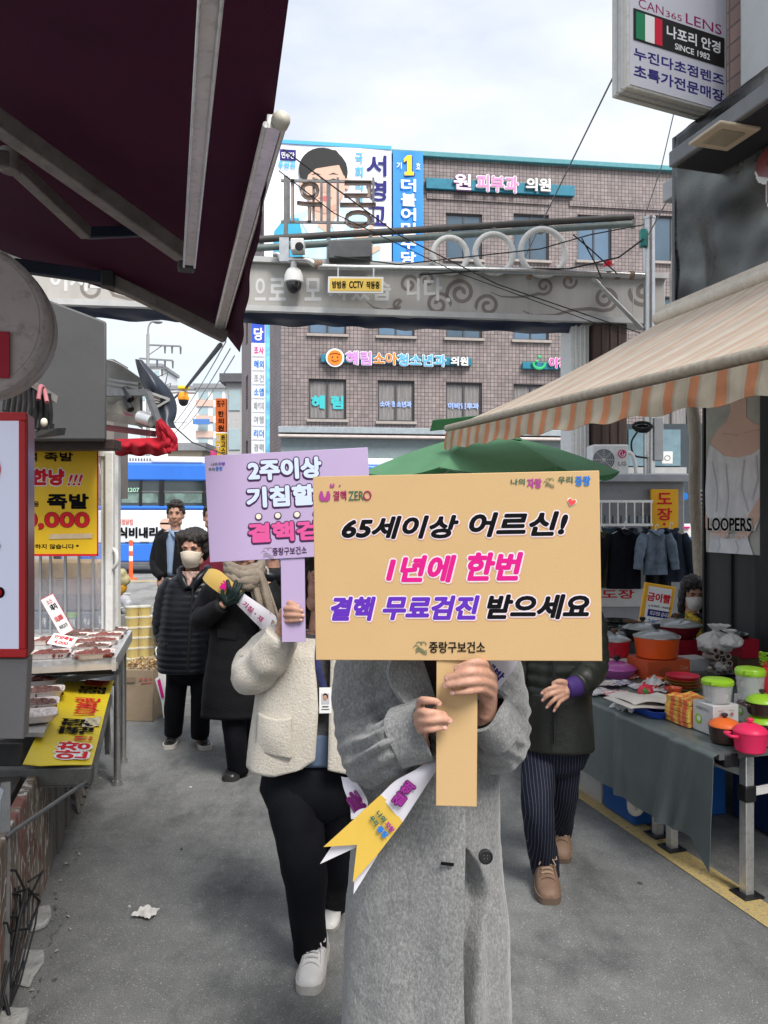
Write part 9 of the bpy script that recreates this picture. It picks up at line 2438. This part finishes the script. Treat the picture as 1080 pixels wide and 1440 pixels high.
mb=MB();mb.tube([Q(812,964,3.215),Q(803,967,3.195),Q(797,969,3.185)],[.046,.042,.038],16,smooth=3,flat=(.8,(0,1,0)));mb.build('cuff',mat('purple_cuff',(.045,.02,.13),.7,var=.2),t,smooth=180)
trousers(t,PIN,Q(782,1040),[[Q(762,1040),W(757,1090,3.36),W(757,1145,3.30),W(763,1195,3.36),W(768,1226,3.43)],[Q(792,1040),W(791,1090,3.48),W(790,1125,3.56),W(788,1150,3.66),W(787,1172,3.76)]],[.080,.076,.069,.063,.060],.125,seed=20,amp=.10)
BRS=mat('taupe_brown_leather',(.20,.125,.085),.55,var=.15,vs=20,bump=.2,bs=80);BRSO=mat('taupe_sole',(.17,.12,.09),.7,var=.15)
a=G(775,1235);shoe(t,Vector((W(769,0,3.4).x,3.49,.045)),Vector((W(773,0,3.2).x,3.205,.0)),BRS,BRSO,.052,.135,laces=(mat('tan_lace',(.36,.26,.18),.8),True,mat('dark_tan_seam',(.12,.075,.05),.6)),up=(0,-.15,1))
shoe(t,Vector((W(787,0,3.8).x,3.85,.10)),Vector((W(789,0,3.6).x,3.59,.0)),BRS,BRSO,.05,.13,laces=(mat('tan_lace',(.36,.26,.18),.8),True,mat('dark_tan_seam',(.12,.075,.05),.6)),up=(0,-.4,.9))
# ---------------------------------------------------------------- stallholder behind the pots
D9=6.0
t=thing('person','person with long dark hair and white mask sitting low behind the pots','person',(W(968,727,D9).x,D9,0),0)
Q=lambda px,py,d=D9:W(px,py,d)
hd=Q(975,836);Mh=hframe(R(-6),R(12));sh=[Q(952,872),Q(992,874)];el=[Q(946,905),Q(996,905)];wr_=[Q(956,920,5.8),Q(986,920,5.8)];ank=[Vector((Q(955,0).x,5.75,.08)),Vector((Q(985,0).x,5.75,.08))]
mb=MB();body_core(mb,Vector((Q(970,0).x,6.05,.45)),Q(971,890),Q(973,862),hd,sh,[Vector((Q(958,0).x,6.0,.45)),Vector((Q(984,0).x,6.0,.45))],[Vector((Q(956,0).x,5.68,.48)),Vector((Q(986,0).x,5.68,.48))],ank,el,wr_,.95);head_volumes(mb,hd,Mh)
for w_ in wr_:
 kk=[w_+Vector((.016*(i-1.5),-.05,-.03))for i in range(4)];hand(mb,w_,kk,[[p+Vector((0,-.02,-.01)),p+Vector((0,-.03,-.03))]for p in kk],[w_+Vector((.02,-.02,0)),w_+Vector((.03,-.04,0)),w_+Vector((.02,-.06,-.01))])
remesh(mb,'body',SKIN,t,.0075,2);head_details(t,hd,Mh,1.0,mouth=False,closed=True);hair(t,hd,Mh,'long',1.06,17)
q=lambda x,y,z:hd+Mh@Vector((x,y,z))
mb=MB();mb.sheet(lambda a_,b_:q(.071*math.sin((a_-.5)*2.6)*(1-.30*b_**1.6),-.018-.080*math.cos((a_-.5)*2.3)-.018*math.sin(math.pi*min(1,b_*1.1))*math.cos((a_-.5)*3)+.015*b_**2,-.004+.016*math.cos((a_-.5)*3.1)**2-.088*b_-.026*b_*math.cos((a_-.5)*3.1)),20,12,.004)
for s_ in(-1,1):mb.tube([q(s_*.064,-.045,-.03),q(s_*.084,.0,.0)],.002,5)
mb.build('face_mask',mat('white_mask',(.72,.70,.68),.8,var=.05),t,smooth=180)
mb=MB();loft(mb,[(Q(973,862),.06,.06),(Q(972,868),.14,.09),(Q(971,885),.17,.12),(Q(970,930),.19,.15),(Vector((Q(970,0).x,6.0,.42)),.2,.17)],36,8,fl)
mb.tube([Q(957,869),Q(948,885),Q(945,905),Q(956,918,5.82)],[.07,.075,.07,.055],16,smooth=7,mod=crumple(.12,9));mb.tube([Q(988,870),Q(996,885),Q(998,905),Q(986,918,5.82)],[.07,.075,.07,.055],16,smooth=7,mod=crumple(.12,9));mb.build('jacket',mat('navy_coat',(.010,.011,.020),.7,var=.2),t,smooth=180)
mb=MB();mb.tube([Q(967,862,5.88),Q(974,870,5.84),Q(983,880,5.83),Q(986,902,5.82)],[.025,.035,.035,.03],10,smooth=5,mod=crumple(.3,20));mb.tube([Q(967,864,5.87),Q(968,884,5.83),Q(970,900,5.82)],[.02,.03,.025],10,smooth=5);mb.build('neck_scarf',mat('yellow_black_scarf',(.50,.36,.04),.8,var=.95,vs=30),t,smooth=180)
trousers(t,BLACKTR,Vector((Q(970,0).x,6.05,.45)),[[Vector((Q(958,0).x,6.0,.46)),Vector((Q(956,0).x,5.66,.48)),Vector((Q(955,0).x,5.74,.1))],[Vector((Q(984,0).x,6.0,.46)),Vector((Q(986,0).x,5.66,.48)),Vector((Q(985,0).x,5.74,.1))]],[.09,.08,.07],.15,seed=22)
for a in ank:shoe(t,a+Vector((0,.07,-.08)),a+Vector((0,-.17,-.08)),BLACKLEATHER,SOLED)
c_=Vector((Q(970,0).x,6.1,0));mb=MB();mb.lathe(c_,[(.15,0),(.15,.02),(.11,.3),(.15,.32),(.15,.34)],20);mb.build_mesh('stool',BLUEI,'low blue stool under the seated stallholder','stool',smooth=40)
